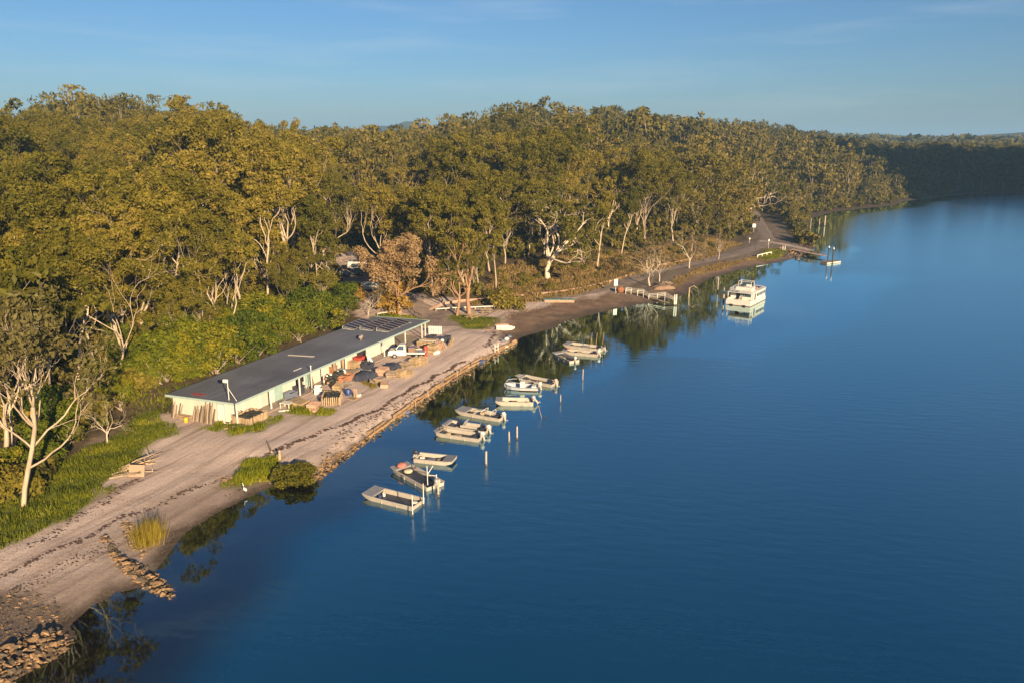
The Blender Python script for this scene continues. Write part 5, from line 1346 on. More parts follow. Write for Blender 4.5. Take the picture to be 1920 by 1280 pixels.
def punt(name, bow, stern, W, label, deck=1.0, gunh=.40, motor=None, motor_y=0.0, bow_w=.92, group='aluminium oyster punts moored off the yard', fore_mat=None, thwart=True, tiltm=.35, rake=.75):
    b_ = Vector((*G(*bow, gunh), 0)); s_ = Vector((*G(*stern, gunh), 0)); L = (b_ - s_).length
    o = thing(name, label, 'boat', (b_ + s_) / 2, math.atan2(b_.y - s_.y, b_.x - s_.x), group)
    X0, X1 = -L / 2, L / 2; hw = W / 2; zb = -.14; zt = gunh
    st = [(X0, 1.0, zb, zt), (X0 + L * .5, 1.0, zb, zt), (X1 - rake - .35, .99, zb, zt + .02), (X1 - rake * .5, .97, zb + .24, zt + .05), (X1, bow_w, zt - .16, zt + .10)]
    V = []; fl = .03
    for x, w, z0, z1 in st:
        hh = hw * w
        V += [(x, -hh + .08, z0), (x, -hh, z1 - .05), (x, -hh, z1), (x, -hh + .10, z1), (x, -hh + .13, max(fl, z0 + .14) if x < X1 - .1 else z1 - .03),
              (x, hh - .13, max(fl, z0 + .14) if x < X1 - .1 else z1 - .03), (x, hh - .10, z1), (x, hh, z1), (x, hh, z1 - .05), (x, hh - .08, z0)]
    Fc = []; n = 10
    for i in range(len(st) - 1):
        for k in range(n):
            j = (k + 1) % n
            if k == 4: continue
            Fc.append((i * n + j, i * n + k, (i + 1) * n + k, (i + 1) * n + j))
    e = (len(st) - 1) * n
    Fc.append((e, e + 9, e + 8, e + 7, e + 6, e + 5, e + 4, e + 3, e + 2, e + 1))
    # transom: outer face, cap and inner face
    hull = link_mesh('hull', V, Fc, m_alu, o)
    tm = MB(); tm.box((X0 + .03, 0, (zb + zt - .08) / 2), (.07, W - .10, zt - .08 - zb)); tm.build('transom', m_alu, o)
    fb = MB(); q = [(x, w * hw - .14, max(fl, z0 + .14)) for x, w, z0, z1 in st[:-1]]
    Vf = []; 
    for x, w, z in q: Vf += [(x, -w, z), (x, w, z)]
    fb.add(Vf, [(2 * i, 2 * i + 2, 2 * i + 3, 2 * i + 1) for i in range(len(q) - 1)]); fb.build('floor', m_alud, o)
    if deck:
        d0 = X1 - deck; db = MB(); db.add([(d0, -hw * .985, zt + .035), (X1 - rake * .5, -hw * .97, zt + .075), (X1 + .02, -hw * bow_w, zt + .115), (X1 + .02, hw * bow_w, zt + .115), (X1 - rake * .5, hw * .97, zt + .075), (d0, hw * .985, zt + .035),
            (d0, -hw * .9, zt - .12), (d0, hw * .9, zt - .12)], [(0, 1, 4, 5), (1, 2, 3, 4), (6, 0, 5, 7)]); db.build('foredeck', fore_mat or m_deck, o)
    for sy in (-1, 1):
        g_ = MB(); g_.tube([(x, sy * (hw * w + .01), z1 - .02) for x, w, z0, z1 in st], .035, 6); g_.build('gunwale', m_alu, o)
        for x in (X0 + L * .3, X0 + L * .6): MB().box((x, sy * (hw - .02), (zt + zb) / 2), (.05, .06, zt - zb - .1)).build('rib', m_alu, o)
    if thwart: MB().box((X0 + .75, 0, zt - .14), (.32, W - .28, .05)).build('thwart', m_alud, o)
    if motor: outboard(o, X0 - .02, motor_y, motor, tiltm, zt - .02)
    o['L'] = L
    return o, L, W
def gear(o, name, b_, mat, smooth=False): return b_.build(name, mat, o, smooth)
def inboat(o, x, y, z): return Matrix.Translation(o.location) @ Matrix.Rotation(o.rotation_euler[2], 4, 'Z') @ Vector((x, y, z))
def loose(o, x, y, z, name, label, cat, b_, mat, group=None, smooth=False):
    q = b_.build(name, mat, None, smooth, inboat(o, x, y, z)); q.rotation_euler[2] = o.rotation_euler[2]; return tag(q, label, cat, group)
def bucket(): return MB().lathe([(.11, 0), (.15, .26), (.16, .28), (.13, .28), (.10, .05)], (0, 0, 0), 10)

A, L, W = punt('oyster_punt', (691, 918.5), (784, 941), 1.95, 'empty open punt closest to the camera with broad foredeck and two upright poles', deck=1.05, thwart=False)
loose(A, L / 2 - 1.35, .2, .06, 'bucket', 'dark blue bucket inside the first punt behind its foredeck', 'bucket', bucket(), m_blue); loose(A, L / 2 - 1.45, -.25, .06, 'bucket', 'white bucket inside the first punt behind its foredeck', 'bucket', bucket(), m_plastic)
loose(A, -L / 2 + .4, -.1, .06, 'fuel_tank', 'white fuel tank at the stern of the first empty punt', 'fuel tank', MB().bbox((0, 0, .14), (.5, .34, .28), bev=.06), m_plastic)
B, L, W = punt('oyster_punt', (748, 871), (816, 907), 2.0, 'punt with red bag at the bow and timber frame at the stern', deck=.8, motor=m_cowl_g)
loose(B, L / 2 - .9, .3, .55, 'gear_bag', 'pinkish red bag piled on the bow of the second punt', 'bag', MB().lathe([(.1, 0), (.42, .06), (.48, .22), (.32, .4), (.08, .46)], (0, 0, 0), 9), M('pink_bag', (.50, .18, .14), rough=.8, var=.3), None, True)
loose(B, L / 2 - 1.35, -.1, .1, 'rope_coil', 'pale coil of rope heaped behind the red bag in the second punt', 'rope', MB().lathe([(.12, 0), (.40, .02), (.44, .14), (.38, .24), (.15, .28)], (0, 0, 0), 10), M('pale_rope', (.55, .47, .34), rough=.9, var=.4, scale=9), None, True)
g_ = MB(); x = -L / 2 + .5
for y in (-.55, .45): g_.tube([(x, y, .3), (x + .05, y, 2.1 if y > 0 else 1.0)], .04, 5)
g_.tube([(x, .45, 1.3), (x - .1, -.1, 2.0)], .035, 5); g_.tube([(x, -.55, .9), (x, .45, 1.2)], .03, 5); g_.build('timber_frame', m_plastic, B)
MB().bbox((-L / 2 + .35, -.4, .5), (.6, .5, .35), bev=.05).build('winch_box', m_alu, B)
C_, L, W = punt('oyster_punt', (852, 860.5), (781.5, 853), 1.7, 'small punt pointing away from the shore with pale square foredeck', deck=1.0, motor=m_cowl_k, thwart=False, fore_mat=m_deck)
D_, L, W = punt('oyster_punt', (818, 805), (902, 817), 1.75, 'punt cluttered with rope and rods at the bow, fore one of a moored pair', deck=.5, motor=m_cowl_w, bow_w=.6)
for i in range(9):
    a = rng.uniform(0, 3.1); loose(D_, L / 2 - .75 + rng.uniform(-.4, .3), rng.uniform(-.5, .5), .55 + .03 * i, 'loose_rod', 'tangled rod on the bow of the cluttered punt', 'rod', MB().tube([(-.35 * math.cos(a), -.35 * math.sin(a), 0), (.35 * math.cos(a), .35 * math.sin(a), .05)], .03, 5), m_tarry if i % 2 else m_tan, 'rods on the cluttered punt bow')
E_, L, W = punt('oyster_punt', (836, 792), (915, 803), 1.9, 'dark-floored punt with upright grey panel amidships, rear one of a moored pair', deck=.4, motor=m_cowl_w, motor_y=.2)
MB().box((L * .02, .1, .72), (.07, 1.0, .85), rot=(0, -.5, 0)).build('leaning_panel', m_cowl_g, E_)
for sy in (-1,): MB().box((-.6, W / 2 - .08, .62), (1.9, .06, .22)).build('wash_board', m_alu, E_)
F_, L, W = punt('oyster_punt', (861, 765.5), (942, 780), 1.8, 'longer punt with blue-grey foredeck, low rail hoops and white motor', deck=1.25, motor=m_cowl_w)
h_ = MB(); h_.tube([(-.4, .7, .5), (-.5, .7, .85), (-.6, -.1, .9), (-.6, -.7, .85), (-.5, -.75, .5)], .03, 5); h_.tube([(-1.6, .7, .5), (-1.6, .6, .85), (-1.6, -.6, .85), (-1.6, -.7, .5)], .03, 5); h_.tube([(-.55, .3, .88), (-1.6, .3, .85)], .03, 5); h_.build('rail_hoop', m_white, F_)
for i in range(4): loose(F_, .9 - i * .35, rng.uniform(-.4, .4), .1, 'crate_box', 'small crate on the floor of the long punt with hoops', 'crate', MB().bbox((0, 0, .14), (.3, .4, .28), bev=.02), [m_tarry, m_alu, m_tarp, m_tan][i], 'crates in the hooped punt')
G_, L, W = punt('oyster_punt', (930, 748.5), (1000, 749.5), 1.7, 'plain square-ended punt lying parallel to view with grey tilted motor', deck=.75, motor=m_cowl_g, thwart=False, tiltm=.7, gunh=.48)
I_, L, W = punt('oyster_punt', (976, 705), (1040, 717), 1.95, 'punt with raised bow plate and pinkish motor moored behind the console runabout', deck=.3, motor=M('pink_cowling', (.62, .40, .34), rough=.4), bow_w=.8)
h_ = MB(); h_.box((L / 2 + .25, .0, .52), (.6, .9, .06)); h_.build('bow_plate', m_alu, I_)
J_, L, W = punt('oyster_punt', (1044, 660), (1077, 674.5), 1.7, 'small low punt angled at the end of the trio off the mud flat', deck=.6, motor=m_cowl_w)
K_, L, W = punt('oyster_punt', (1056, 656), (1121, 661.5), 1.8, 'middle punt of the trio off the mud flat with pale motor and red bag', deck=.6, motor=m_cowl_w)
loose(K_, L / 2 - .8, .2, .6, 'gear_bag', 'red bag on the bow of the middle punt of the trio', 'bag', MB().lathe([(.08, 0), (.26, .05), (.28, .15), (.1, .26)], (0, 0, 0), 8), M('red_bag', (.5, .12, .09), rough=.8), None, True)
L_, L, W = punt('oyster_punt', (1060, 643.5), (1131, 652), 2.1, 'longest punt of the trio, farthest out with three upright rods', deck=.8, motor=m_cowl_k)
for i, (x, y) in enumerate(((-1.2, .5), (-1.9, .3), (-2.6, -.6))): MB().tube([(x, y, .2), (x - .2, y, 2.6)], .035, 5).build('upright_rod', m_tan, L_)

for bt, nm_ in ((C_, 'small outward-pointing punt'), (E_, 'dark-floored punt'), (G_, 'plain square-ended punt'), (I_, 'raised-bow punt'), (J_, 'small low punt'), (K_, 'middle punt of the trio'), (L_, 'longest punt of the trio'), (D_, 'cluttered punt')):
    l_ = bt['L']
    loose(bt, -l_ / 2 + rng.uniform(.4, .6), rng.uniform(-.35, .35), .05, 'fuel_tank', f'squat fuel tank at the stern of the {nm_}', 'fuel tank', MB().bbox((0, 0, .12), (.46, .32, .24), bev=.05), rng.choice([m_redp, m_tarp, m_plastic]))
    loose(bt, l_ / 2 - rng.uniform(1.2, 1.6), rng.uniform(-.3, .3), .05, 'rope_coil', f'coil of rope on the floor of the {nm_}', 'rope', MB().lathe([(.12, 0), (.30, .02), (.33, .10), (.28, .18), (.12, .20)], (0, 0, 0), 9), m_tan, None, True)
    loose(bt, rng.uniform(-.4, .5), rng.uniform(-.4, .4), .05, 'crate_box', f'dark crate amidships in the {nm_}', 'crate', MB().bbox((0, 0, .15), (.62, .45, .30), bev=.02), rng.choice([m_tarry, m_greyp, m_timber]))
# console runabout
bq, sq = Vector((*G(946, 721.5, .4), 0)), Vector((*G(1010, 724, .4), 0)); L = (bq - sq).length
H_ = thing('runabout', 'small blue-sided runabout with cream centre console and bow rail', 'boat', (bq + sq) / 2, math.atan2(bq.y - sq.y, bq.x - sq.x))
V = []; st = [(-.5, .80, -.1, .45), (-.25, .92, -.12, .45), (.05, .95, -.14, .48), (.28, .78, -.12, .54), (.42, .42, .0, .62), (.5, .04, .25, .68)]
for x, w, z0, z1 in st: V += [(x * L, -w * .55, z0), (x * L, -w, z1), (x * L, -w + .09, z1), (x * L, max(-w + .12, -w), max(z0 + .12, .06)), (x * L, -max(-w + .12, -w), max(z0 + .12, .06)), (x * L, w - .09, z1), (x * L, w, z1), (x * L, w * .55, z0)]
Fc = []
for i in range(5):
    for k in range(8): j = (k + 1) % 8; Fc.append((i * 8 + j, i * 8 + k, i * 8 + 8 + k, i * 8 + 8 + j))
Fc.append(tuple(range(8)))
link_mesh('hull', V, Fc, M('pale_blue_hull', (.40, .45, .50), rough=.35, var=.1), H_)
MB().bbox((-.1, 0, .55), (.6, .7, .95), bev=.08).build('console', m_plastic, H_); MB().box((.16, 0, 1.16), (.04, .66, .34), rot=(0, -.25, 0)).build('windshield', m_glass, H_)
for sy in (-1, 1):
    MB().tube([(L * .47, sy * .1, .68), (L * .43, sy * .36, 1.0), (L * .25, sy * .74, 1.05), (L * .02, sy * .88, 1.0), (-L * .05, sy * .9, .5)], .022, 5).build('bow_rail', m_white, H_)
    MB().tube([(L * .02, sy * .9, -.02 + .14), (-L * .48, sy * .82, .12)], .05, 6).build('rub_strake', m_alu, H_)
MB().bbox((-L * .36, 0, .35), (.5, 1.2, .4), bev=.05).build('stern_seat', m_plastic, H_); outboard(H_, -L / 2, 0, m_cowl_w, .2, .45)

# mooring posts
def post(px, py, h, label, r_=.075, lean=(0, 0), mat=None, z=-1.5, capw=False):
    x, y = G(px, py, 0); o = thing('mooring_post', label, 'post', (x, y, 0))
    MB().tube([(0, 0, z), (lean[0] * h, lean[1] * h, h)], [r_ * 1.1, r_ * .9], 8).build('shaft', mat or m_timber, o)
    (MB().lathe([(r_ * .95, 0), (r_ * 1.05, .03), (r_ * .6, .10)], (lean[0] * h, lean[1] * h, h), 8)).build('cap', m_white if capw else m_tan, o)
    k_ = MB().lathe([(r_ * 1.12, -.05), (r_ * 1.2, .05), (r_ * 1.12, .22)], (0, 0, 0), 8); k_.build('weed_band', m_tarry, o)
m_pile = M('pale_pile', (.50, .40, .32), rough=.8, var=.25, scale=3)
post(774, 968, 1.9, 'thin upright pole at the stern corner of the first punt', .04, mat=m_plastic)
post(794.5, 948, 2.0, 'second thin pole behind the stern of the first punt', .04, mat=m_plastic)
post(822, 930, 1.0, 'short pile below the motor of the second punt', .09, mat=m_pile)
post(911, 872, 1.35, 'lone thick pale mooring pile off the cluttered pair of punts', .10, mat=m_pile, lean=(.03, 0))
post(955.5, 829, 1.1, 'short mooring post with a dark bird-like knot beside its taller neighbour', .08, mat=m_pile, lean=(-.05, 0))
post(969.5, 823, 1.35, 'taller straight mooring post out from the moored pair', .085, mat=m_pile)
post(1022, 783, 1.3, 'slanting thin stake between the plain punt and open water', .04, lean=(-.55, .1))
post(1051, 755, .95, 'thin stake off the stern of the plain punt', .06, mat=m_pile)
post(1092, 712, 1.4, 'slim stake standing in dark reflections near the trio', .06, lean=(.05, 0), mat=m_pile)
post(1030, 676, .3, 'low stump by the small punt of the trio', .06)
post(1536, 424, 2.6, 'thinner white channel pile near the far wooded bank', .11, mat=m_pile)
post(1546, 424, 3.5, 'thick white channel pile near the far wooded bank', .2, mat=m_pile)
post(1519.5, 430, 3.6, 'slim pile close under the bank bushes past the ramp', .10, mat=m_pile)

# ------------------------------------------------------------------ houseboat
SR, SL, FR = (Vector((*G(*p), 0)) for p in ((1409.6, 575.6), (1357.6, 571.3), (1441.8, 559.3)))
fw = (FR - SR); HL = 11.4; HW = 4.6
hb = thing('houseboat', 'white two-deck houseboat with top rail and row of side windows', 'houseboat', (SR + SL) / 2, math.atan2(fw.y, fw.x))
hb.scale = (1, 1, .84)
# x forward, y to port; stern at x=0
m_hull = M('white_gelcoat', (.74, .70, .63), rough=.4, var=.06, scale=1.5)
m_hullb = M('boot_stripe', (.20, .12, .04), rough=.7, var=.3)
hw = HW / 2
outl = [(0, -hw), (8.6, -hw), (9.6, -hw * .75), (10.2, -hw * .3), (10.2, hw * .3), (9.6, hw * .75), (8.6, hw), (0, hw)]
MB().plate([(x, y * .97) for x, y in outl], .32, Matrix.Translation((0, 0, -.2))).build('bottom', m_hullb, hb)
MB().plate(outl, .72, Matrix.Translation((0, 0, .12))).build('hull', m_hull, hb)
MB().plate([(x * 1.005, y * 1.02) for x, y in outl], .07, Matrix.Translation((0, 0, .80))).build('deck_edge', m_white, hb)
for y in (-1.2, 1.2): MB().bbox((-.12, y, .16), (.22, .5, .24), bev=.04).build('stern_bracket', m_cowl_k, hb)
cb = MB(); cx0, cx1 = 2.0, 9.7; chw = hw - .12
cabo = [(cx0, -chw), (8.6, -chw), (9.5, -chw * .7), (9.9, -chw * .3), (9.9, chw * .3), (9.5, chw * .7), (8.6, chw), (cx0, chw)]
cabin = MB().plate(cabo, 1.85, Matrix.Translation((0, 0, .86))).build('cabin', m_hull, hb)
for i in range(6):
    for sy in (-1, 1):
        w_ = MB().box((4.0 + i * .82 + (.0), sy * (chw + .012), 1.95), (.58, .03, .72)).build('window', m_glass, cabin)
MB().box((2.75, -(chw + .012), 1.75), (.62, .03, 1.5)).build('side_door', m_glass, cabin)
MB().box((cx0 - .012, .75, 1.75), (.03, .75, 1.55)).build('stern_door', m_dark, cabin)
MB().box((cx0 - .012, -.9, 2.0), (.03, 1.5, .7)).build('window', m_glass, cabin)
MB().plate([(cx0 - 1.5, -hw), (8.7, -hw), (9.7, -hw * .7), (10.1, -hw * .3), (10.1, hw * .3), (9.7, hw * .7), (8.7, hw), (cx0 - 1.5, hw)], .10, Matrix.Translation((0, 0, 2.72))).build('roof_deck', m_hull, hb)
for y in (-hw + .12, hw - .12): MB().box((.62, y, 1.8), (.12, .12, 1.85)).build('deck_post', m_hull, hb)
for x in (5.6, 6.8, 8.0): s_ = MB().box((x, -.6, 2.90), (1.0, 1.7, .05), rot=(0, .0, 0)).build('solar_panel', m_cell, hb)
MB().box((1.4, 1.2, 2.86), (1.6, 1.6, .06)).build('deck_hatch', m_greyp, hb)
# stern bulwark and stair
MB().box((.06, 0, 1.05), (.08, HW - .1, .42)).build('bulwark', m_hull, hb)
MB().box((1.0, -hw + .05, 1.05), (1.9, .06, .42)).build('bulwark', m_hull, hb); MB().box((1.0, hw - .05, 1.05), (1.9, .06, .42)).build('bulwark', m_hull, hb)
stt = MB()
for i in range(8): stt.box((.9 + i * .22, -.1, .95 + i * .24), (.26, .7, .05))
stt.tube([(.8, -.45, .9), (2.6, -.45, 2.8)], .04, 5); stt.tube([(.8, .25, .9), (2.6, .25, 2.8)], .04, 5); stt.build('stair', m_hull, hb)
# flybridge
fbr = MB().plate([(2.6, -1.5), (5.0, -1.4), (5.2, 0), (5.0, 1.4), (2.6, 1.5)], .75, Matrix.Translation((0, 0, 2.83))).build('flybridge', m_hull, hb)
MB().box((5.05, 0, 3.75), (.05, 2.2, .4), rot=(0, -.3, 0)).build('windshield', m_glass, fbr); MB().bbox((3.6, .5, 3.85), (.5, .6, .5), bev=.05).build('helm_seat', m_tarp, fbr); MB().bbox((4.5, -.3, 3.75), (.5, .9, .4), bev=.05).build('helm_console', m_plastic, fbr)
def rail(pts, h, name='rail', par=hb, step=.85, bars=3):
    for k in range(bars): MB().tube([(p[0], p[1], p[2] + h * (k + 1) / bars) for p in pts], .028, 5).build(name, m_white, par)
    for a, b2 in zip(pts[:-1], pts[1:]):
        a, b2 = Vector(a), Vector(b2); n = max(1, int((b2 - a).length / step))
        for i in range(n + 1): q = a.lerp(b2, i / n); MB().tube([q, q + Vector((0, 0, h))], .025, 5).build('stanchion', m_white, par)
rail([(2.6, 1.9, 2.82), (.6, 1.9, 2.82), (.6, -1.9, 2.82), (2.6, -1.9, 2.82)], .8)
rail([(3.0, 2.1, 2.82), (7.6, 2.1, 2.82)], .8)
tg_ = MB()
for sy in (-1.2, 1.2): tg_.tube([(2.9, sy, 3.5), (3.1, sy, 4.8), (4.6, sy, 4.8), (4.8, sy, 3.6)], .05, 5)
tg_.tube([(3.1, -1.2, 4.8), (3.1, 1.2, 4.8)], .05, 5); tg_.tube([(4.6, -1.2, 4.8), (4.6, 1.2, 4.8)], .05, 5); tg_.build('canopy_frame', m_white, hb)
MB().lathe([(.10, -.3), (.16, -.22), (.16, .22), (.10, .3)], (4.9, -1.7, 3.2), 10).build('fender', m_orange, hb); MB().lathe([(.10, -.3), (.16, -.22), (.16, .22), (.10, .3)], (.3, 2.1, 1.6), 10).build('fender', m_orange, hb)
post(1356.5, 566, 2.6, 'pale pile with dark foot at the houseboat stern corner', .13, mat=m_pile)
post(1345.5, 548, 3.0, 'slim pale stake between houseboat and the bank', .09, mat=m_pile)

# ------------------------------------------------------------------ pontoon with piles and gangway
pc = Vector((*G(1557, 491, .3), 0)); pt = thing('pontoon', 'small floating pontoon with two tall black-and-white piles', 'pontoon', pc, .55)
MB().bbox((0, 0, .12), (5.2, 2.0, .5), bev=.08).build('float', m_conc, pt)
for i in range(8): MB().box((-2.28 + i * .65, 0, .41), (.6, 2.0, .06)).build('deck_plank', m_timber, pt)
MB().box((0, -1.04, .25), (5.2, .08, .22)).build('fender_strip', m_white, pt)
for x, y in ((-.8, -1.2), (.5, 1.15)):
    q = MB().tube([(x, y, -2), (x, y, 3.6)], .17, 10).build('pile', M('black_pile', (.05, .05, .055), rough=.5), pt); MB().lathe([(.19, 0), (.19, .2), (.05, .5)], (x, y, 3.6), 10).build('pile_cap', m_white, q)
ga, gb_ = P(1483, 470, .25), Vector((*G(1548, 481, .5), .55)); dv = gb_ - ga
gw = thing('gangway', 'long pale railed gangway from bank to floating pontoon', 'gangway', ga, math.atan2(dv.y, dv.x)); GL = dv.length; sl = math.atan2(dv.z, math.hypot(dv.x, dv.y))
gw.rotation_euler = (0, -sl, math.atan2(dv.y, dv.x))
for i in range(int(GL / .9)): MB().box((.45 + i * .9, 0, .05), (.84, 1.5, .06)).build('deck_plank', m_pink, gw)
for sy in (-1, 1):
    MB().tube([(0, sy * .75, 1.0), (GL, sy * .75, 1.0)], .04, 5).build('handrail', m_steel, gw); MB().tube([(0, sy * .75, .5), (GL, sy * .75, .5)], .03, 5).build('handrail', m_steel, gw)
    for i in range(int(GL / 1.8) + 1): MB().tube([(i * 1.8, sy * .75, 0), (i * 1.8, sy * .75, 1.0)], .03, 5).build('stanchion', m_steel, gw)
for px in (1467.5, 1471.5):
    p = P(px, 471); o = thing('gate_post', 'white post at the landward end of the gangway', 'post', p, 0, 'gangway gate posts'); MB().box((0, 0, .6), (.14, .14, 1.3)).build('shaft', m_white, o); MB().lathe([(.10, 0), (.02, .12)], (0, 0, 1.25), 6).build('cap', m_white, o)
# ------------------------------------------------------------------ stones, sea wall and small things along the shore
m_rock = M('ochre_rock', (.27, .17, .09), rough=.9, var=.35, scale=2.5, bump=.5, bscale=12, rnd=.35)
m_rockd = M('dark_rock', (.10, .078, .055), rough=.85, var=.4, scale=2.5, bump=.5, bscale=12, rnd=.35)
def rock_mesh(seed):
    rs = RS(seed + 50); bm = bmesh.new()
    for k in range(15):
        u = rs.normal(size=3); u /= np.linalg.norm(u); bm.verts.new(u * np.array((1.15, .8, .55)) * rs.uniform(.75, 1.1))
    r_ = bmesh.ops.convex_hull(bm, input=bm.verts)
    bmesh.ops.delete(bm, geom=list({g for g in r_['geom_interior'] + r_['geom_unused'] if isinstance(g, bmesh.types.BMVert)}), context='VERTS')
    me = bpy.data.meshes.new('rock'); bm.to_mesh(me); bm.free(); return me
ROCKS = [rock_mesh(s) for s in range(7)]; ROCKSD = [r.copy() for r in ROCKS]
for r in ROCKS: r.materials.append(m_rock)
for r in ROCKSD: r.materials.append(m_rockd)
def rocks_in(name, label, cat, poly_px, n, size, seed, heap=.35, dark=.1, z0=.1):
    rs = RS(seed); poly = PXY(poly_px, z0); c = poly.mean(0)
    o = thing(name, label, cat, (c[0], c[1], 0)); lo, hi = poly.min(0), poly.max(0); got = 0; tries = 0
    while got < n and tries < n * 60:
        tries += 1; x, y = rs.uniform(lo[0], hi[0]), rs.uniform(lo[1], hi[1])
        if not inside(np.array([x]), np.array([y]), poly)[0]: continue
        e = float(seg_dist(np.array([x]), np.array([y]), poly, True)[0]); s_ = size * (.45 + 1.1 * rs.rand() ** 1.6)
        z = max(hz(x, y), -.15) + heap * min(1, e / .6) * rs.uniform(.2, 1)
        k = rs.randint(7); q = link_obj('rock', (ROCKSD if rs.rand() < dark else ROCKS)[k], o, (x - c[0], y - c[1], z)); q.rotation_euler = (rs.uniform(-.5, .5), rs.uniform(-.5, .5), rs.uniform(0, 6.28)); q.scale = (s_, s_, s_ * rs.uniform(.7, 1.1)); got += 1
    return o
rocks_in('rock_groyne', 'low groyne of ochre boulders in the bottom corner of the beach', 'rocks', [(-30, 1285), (-30, 1235), (40, 1212), (105, 1178), (140, 1200), (118, 1224), (60, 1252), (20, 1285)], 300, .21, 1, .4, .3)
rocks_in('rock_groyne', 'tapering groyne of tan boulders pointing into the river below the reeds', 'rocks', [(185, 1022), (205, 1020), (225, 1048), (270, 1060), (330, 1098), (330, 1120), (305, 1120), (270, 1100), (222, 1072), (205, 1050)], 290, .20, 2, .38, .3)
rocks_in('rock_scatter', 'scattered dark stones and shells on the muddy beach corner', 'rocks', [(-20, 1235), (-20, 1130), (40, 1115), (110, 1130), (118, 1170), (100, 1190), (40, 1215)], 230, .13, 3, .02, .65)
rocks_in('rock_scatter', 'strip of small stones beside the reed clump', 'rocks', [(225, 985), (240, 975), (255, 1000), (275, 1030), (262, 1040), (235, 1010)], 70, .17, 4, .1, .2, .6)
rocks_in('rock_scatter', 'rubble of ruddy stones below the weed patch', 'rocks', [(405, 893), (470, 884), (515, 880), (512, 895), (450, 900), (420, 905)], 90, .15, 5, .05, .15, .6)
rocks_in('rock_rubble', 'orange stones spilling at the near end of the sea wall', 'rocks', [(580, 885), (600, 868), (640, 842), (690, 808), (700, 812), (650, 853), (600, 892)], 240, .20, 6, .3, .2, .5)
rocks_in('rock_scatter', 'dark stones lying on the sand behind the sea wall rubble', 'rocks', [(590, 850), (640, 815), (690, 785), (700, 795), (650, 835), (605, 866)], 70, .14, 7, .02, .7, 1.0)
rocks_in('rock_rubble', 'brown boulders on the point beside the boat ramp', 'rocks', [(1488, 445), (1500, 430), (1522, 440), (1528, 460), (1508, 466), (1495, 458)], 90, .45, 8, .4, .5, .4)
rocks_in('rock_rubble', 'pale and dark boulders under the gangway bank', 'rocks', [(1455, 470), (1500, 468), (1512, 478), (1500, 484), (1460, 482)], 90, .38, 9, .3, .3, .4)
rocks_in('rock_scatter', 'ruddy stones on the bank above the upturned skiff', 'rocks', [(945, 585), (1020, 570), (1060, 560), (1062, 564), (1010, 577), (950, 595)], 70, .2, 10, .05, .4, 1.0)
rocks_in('rock_scatter', 'stones around the grass tongue beside the dinghy', 'rocks', [(905, 612), (925, 600), (940, 592), (945, 598), (930, 610), (912, 622)], 55, .22, 11, .05, .4, .9)
rocks_in('rock_rubble', 'orange stones packed along the log sea wall', 'rocks', [(690, 812), (780, 750), (860, 695), (920, 661), (966, 637), (971, 643), (924, 672), (866, 706), (786, 762), (700, 822)], 300, .21, 16, .36, .25, .5)
# timber sea wall: logs end to end over the stones
wall = thing('sea_wall', 'orange-brown log sea wall along the yard edge', 'sea wall', (float(SW0[0]), float(SW0[1]), 0))
m_log = M('orange_log', (.36, .225, .115), rough=.85, var=.35, scale=2, bump=.4, bscale=9, rnd=.25, stretch=(1, 1, .3))
wp = [G(*p) for p in ((690, 819), (740, 784), (780, 756), (820, 728), (860, 701), (890, 683), (920, 667), (945, 654), (967, 642))]
wl = np.array(wp); tt = np.concatenate([[0], np.cumsum(np.hypot(*np.diff(wl, axis=0).T))])
for row, (zz, off) in enumerate(((.10, -.12), (.36, .06))):
    t = .3 * row
    while t < tt[-1] - .5:
        if row == 1 and rng.random() < .3: t += rng.uniform(.8, 2.0); continue
        ln = rng.uniform(2.2, 3.6); e = min(t + ln, tt[-1])
        a = np.array((np.interp(t, tt, wl[:, 0]), np.interp(t, tt, wl[:, 1]))); b2 = np.array((np.interp(e, tt, wl[:, 0]), np.interp(e, tt, wl[:, 1])))
        d = (b2 - a) / (np.linalg.norm(b2 - a) + 1e-6); nn = np.array((-d[1], d[0])); a = a + nn * (off + rng.uniform(-.14, .14)) - SW0; b2 = b2 + nn * (off + rng.uniform(-.14, .14)) - SW0 - d * .06
        r_ = rng.uniform(.15, .19); MB().tube([(a[0], a[1], zz + rng.uniform(-.03, .03)), ((a[0] + b2[0]) / 2, (a[1] + b2[1]) / 2, zz + rng.uniform(-.04, .04)), (b2[0], b2[1], zz + rng.uniform(-.03, .03))], [r_, r_ * .97, r_ * .9], 8).build('log', m_log, wall)
        t = e + .02
t = 1.0
while t < tt[-1]:
    x, y = np.interp(t, tt, wl[:, 0]) - SW0[0], np.interp(t, tt, wl[:, 1]) - SW0[1]; MB().tube([(x + .22, y - .1, -.8), (x + .2, y - .08, .62 + rng.uniform(-.1, .2))], .09, 7).build('pile', m_timber, wall); t += 4.4
for (px, py) in ((778, 752), (865, 692), (905, 668)):
    p = P(px, py); o = thing('ladder_frame', {778: 'pale stub posts with fallen rails on the wall by the first boats', 865: 'short leaning posts midway along the log wall', 905: 'white bracket posts standing on the log wall'}[px], 'posts', p, rng.uniform(0, 3))
    for s_ in (-1, 1): MB().tube([(s_ * .25, 0, -.2), (s_ * .28, .1, .8)], .05, 5).build('post', m_tan, o)
    MB().tube([(-.4, .05, .5), (.4, .05, .55)], .035, 5).build('rail', m_tan, o)
p = P(931, 660); o = thing('landing_frame', 'tall white two-post landing frame near the tip of the log wall', 'frame', p, .9)
for s_ in (-1, 1): MB().tube([(s_ * .35, 0, -.3), (s_ * .35, 0, 1.5)], .06, 6).build('post', m_plastic, o)
for z in (.6, 1.1): MB().tube([(-.45, 0, z), (.45, 0, z)], .045, 5).build('rail', m_plastic, o)
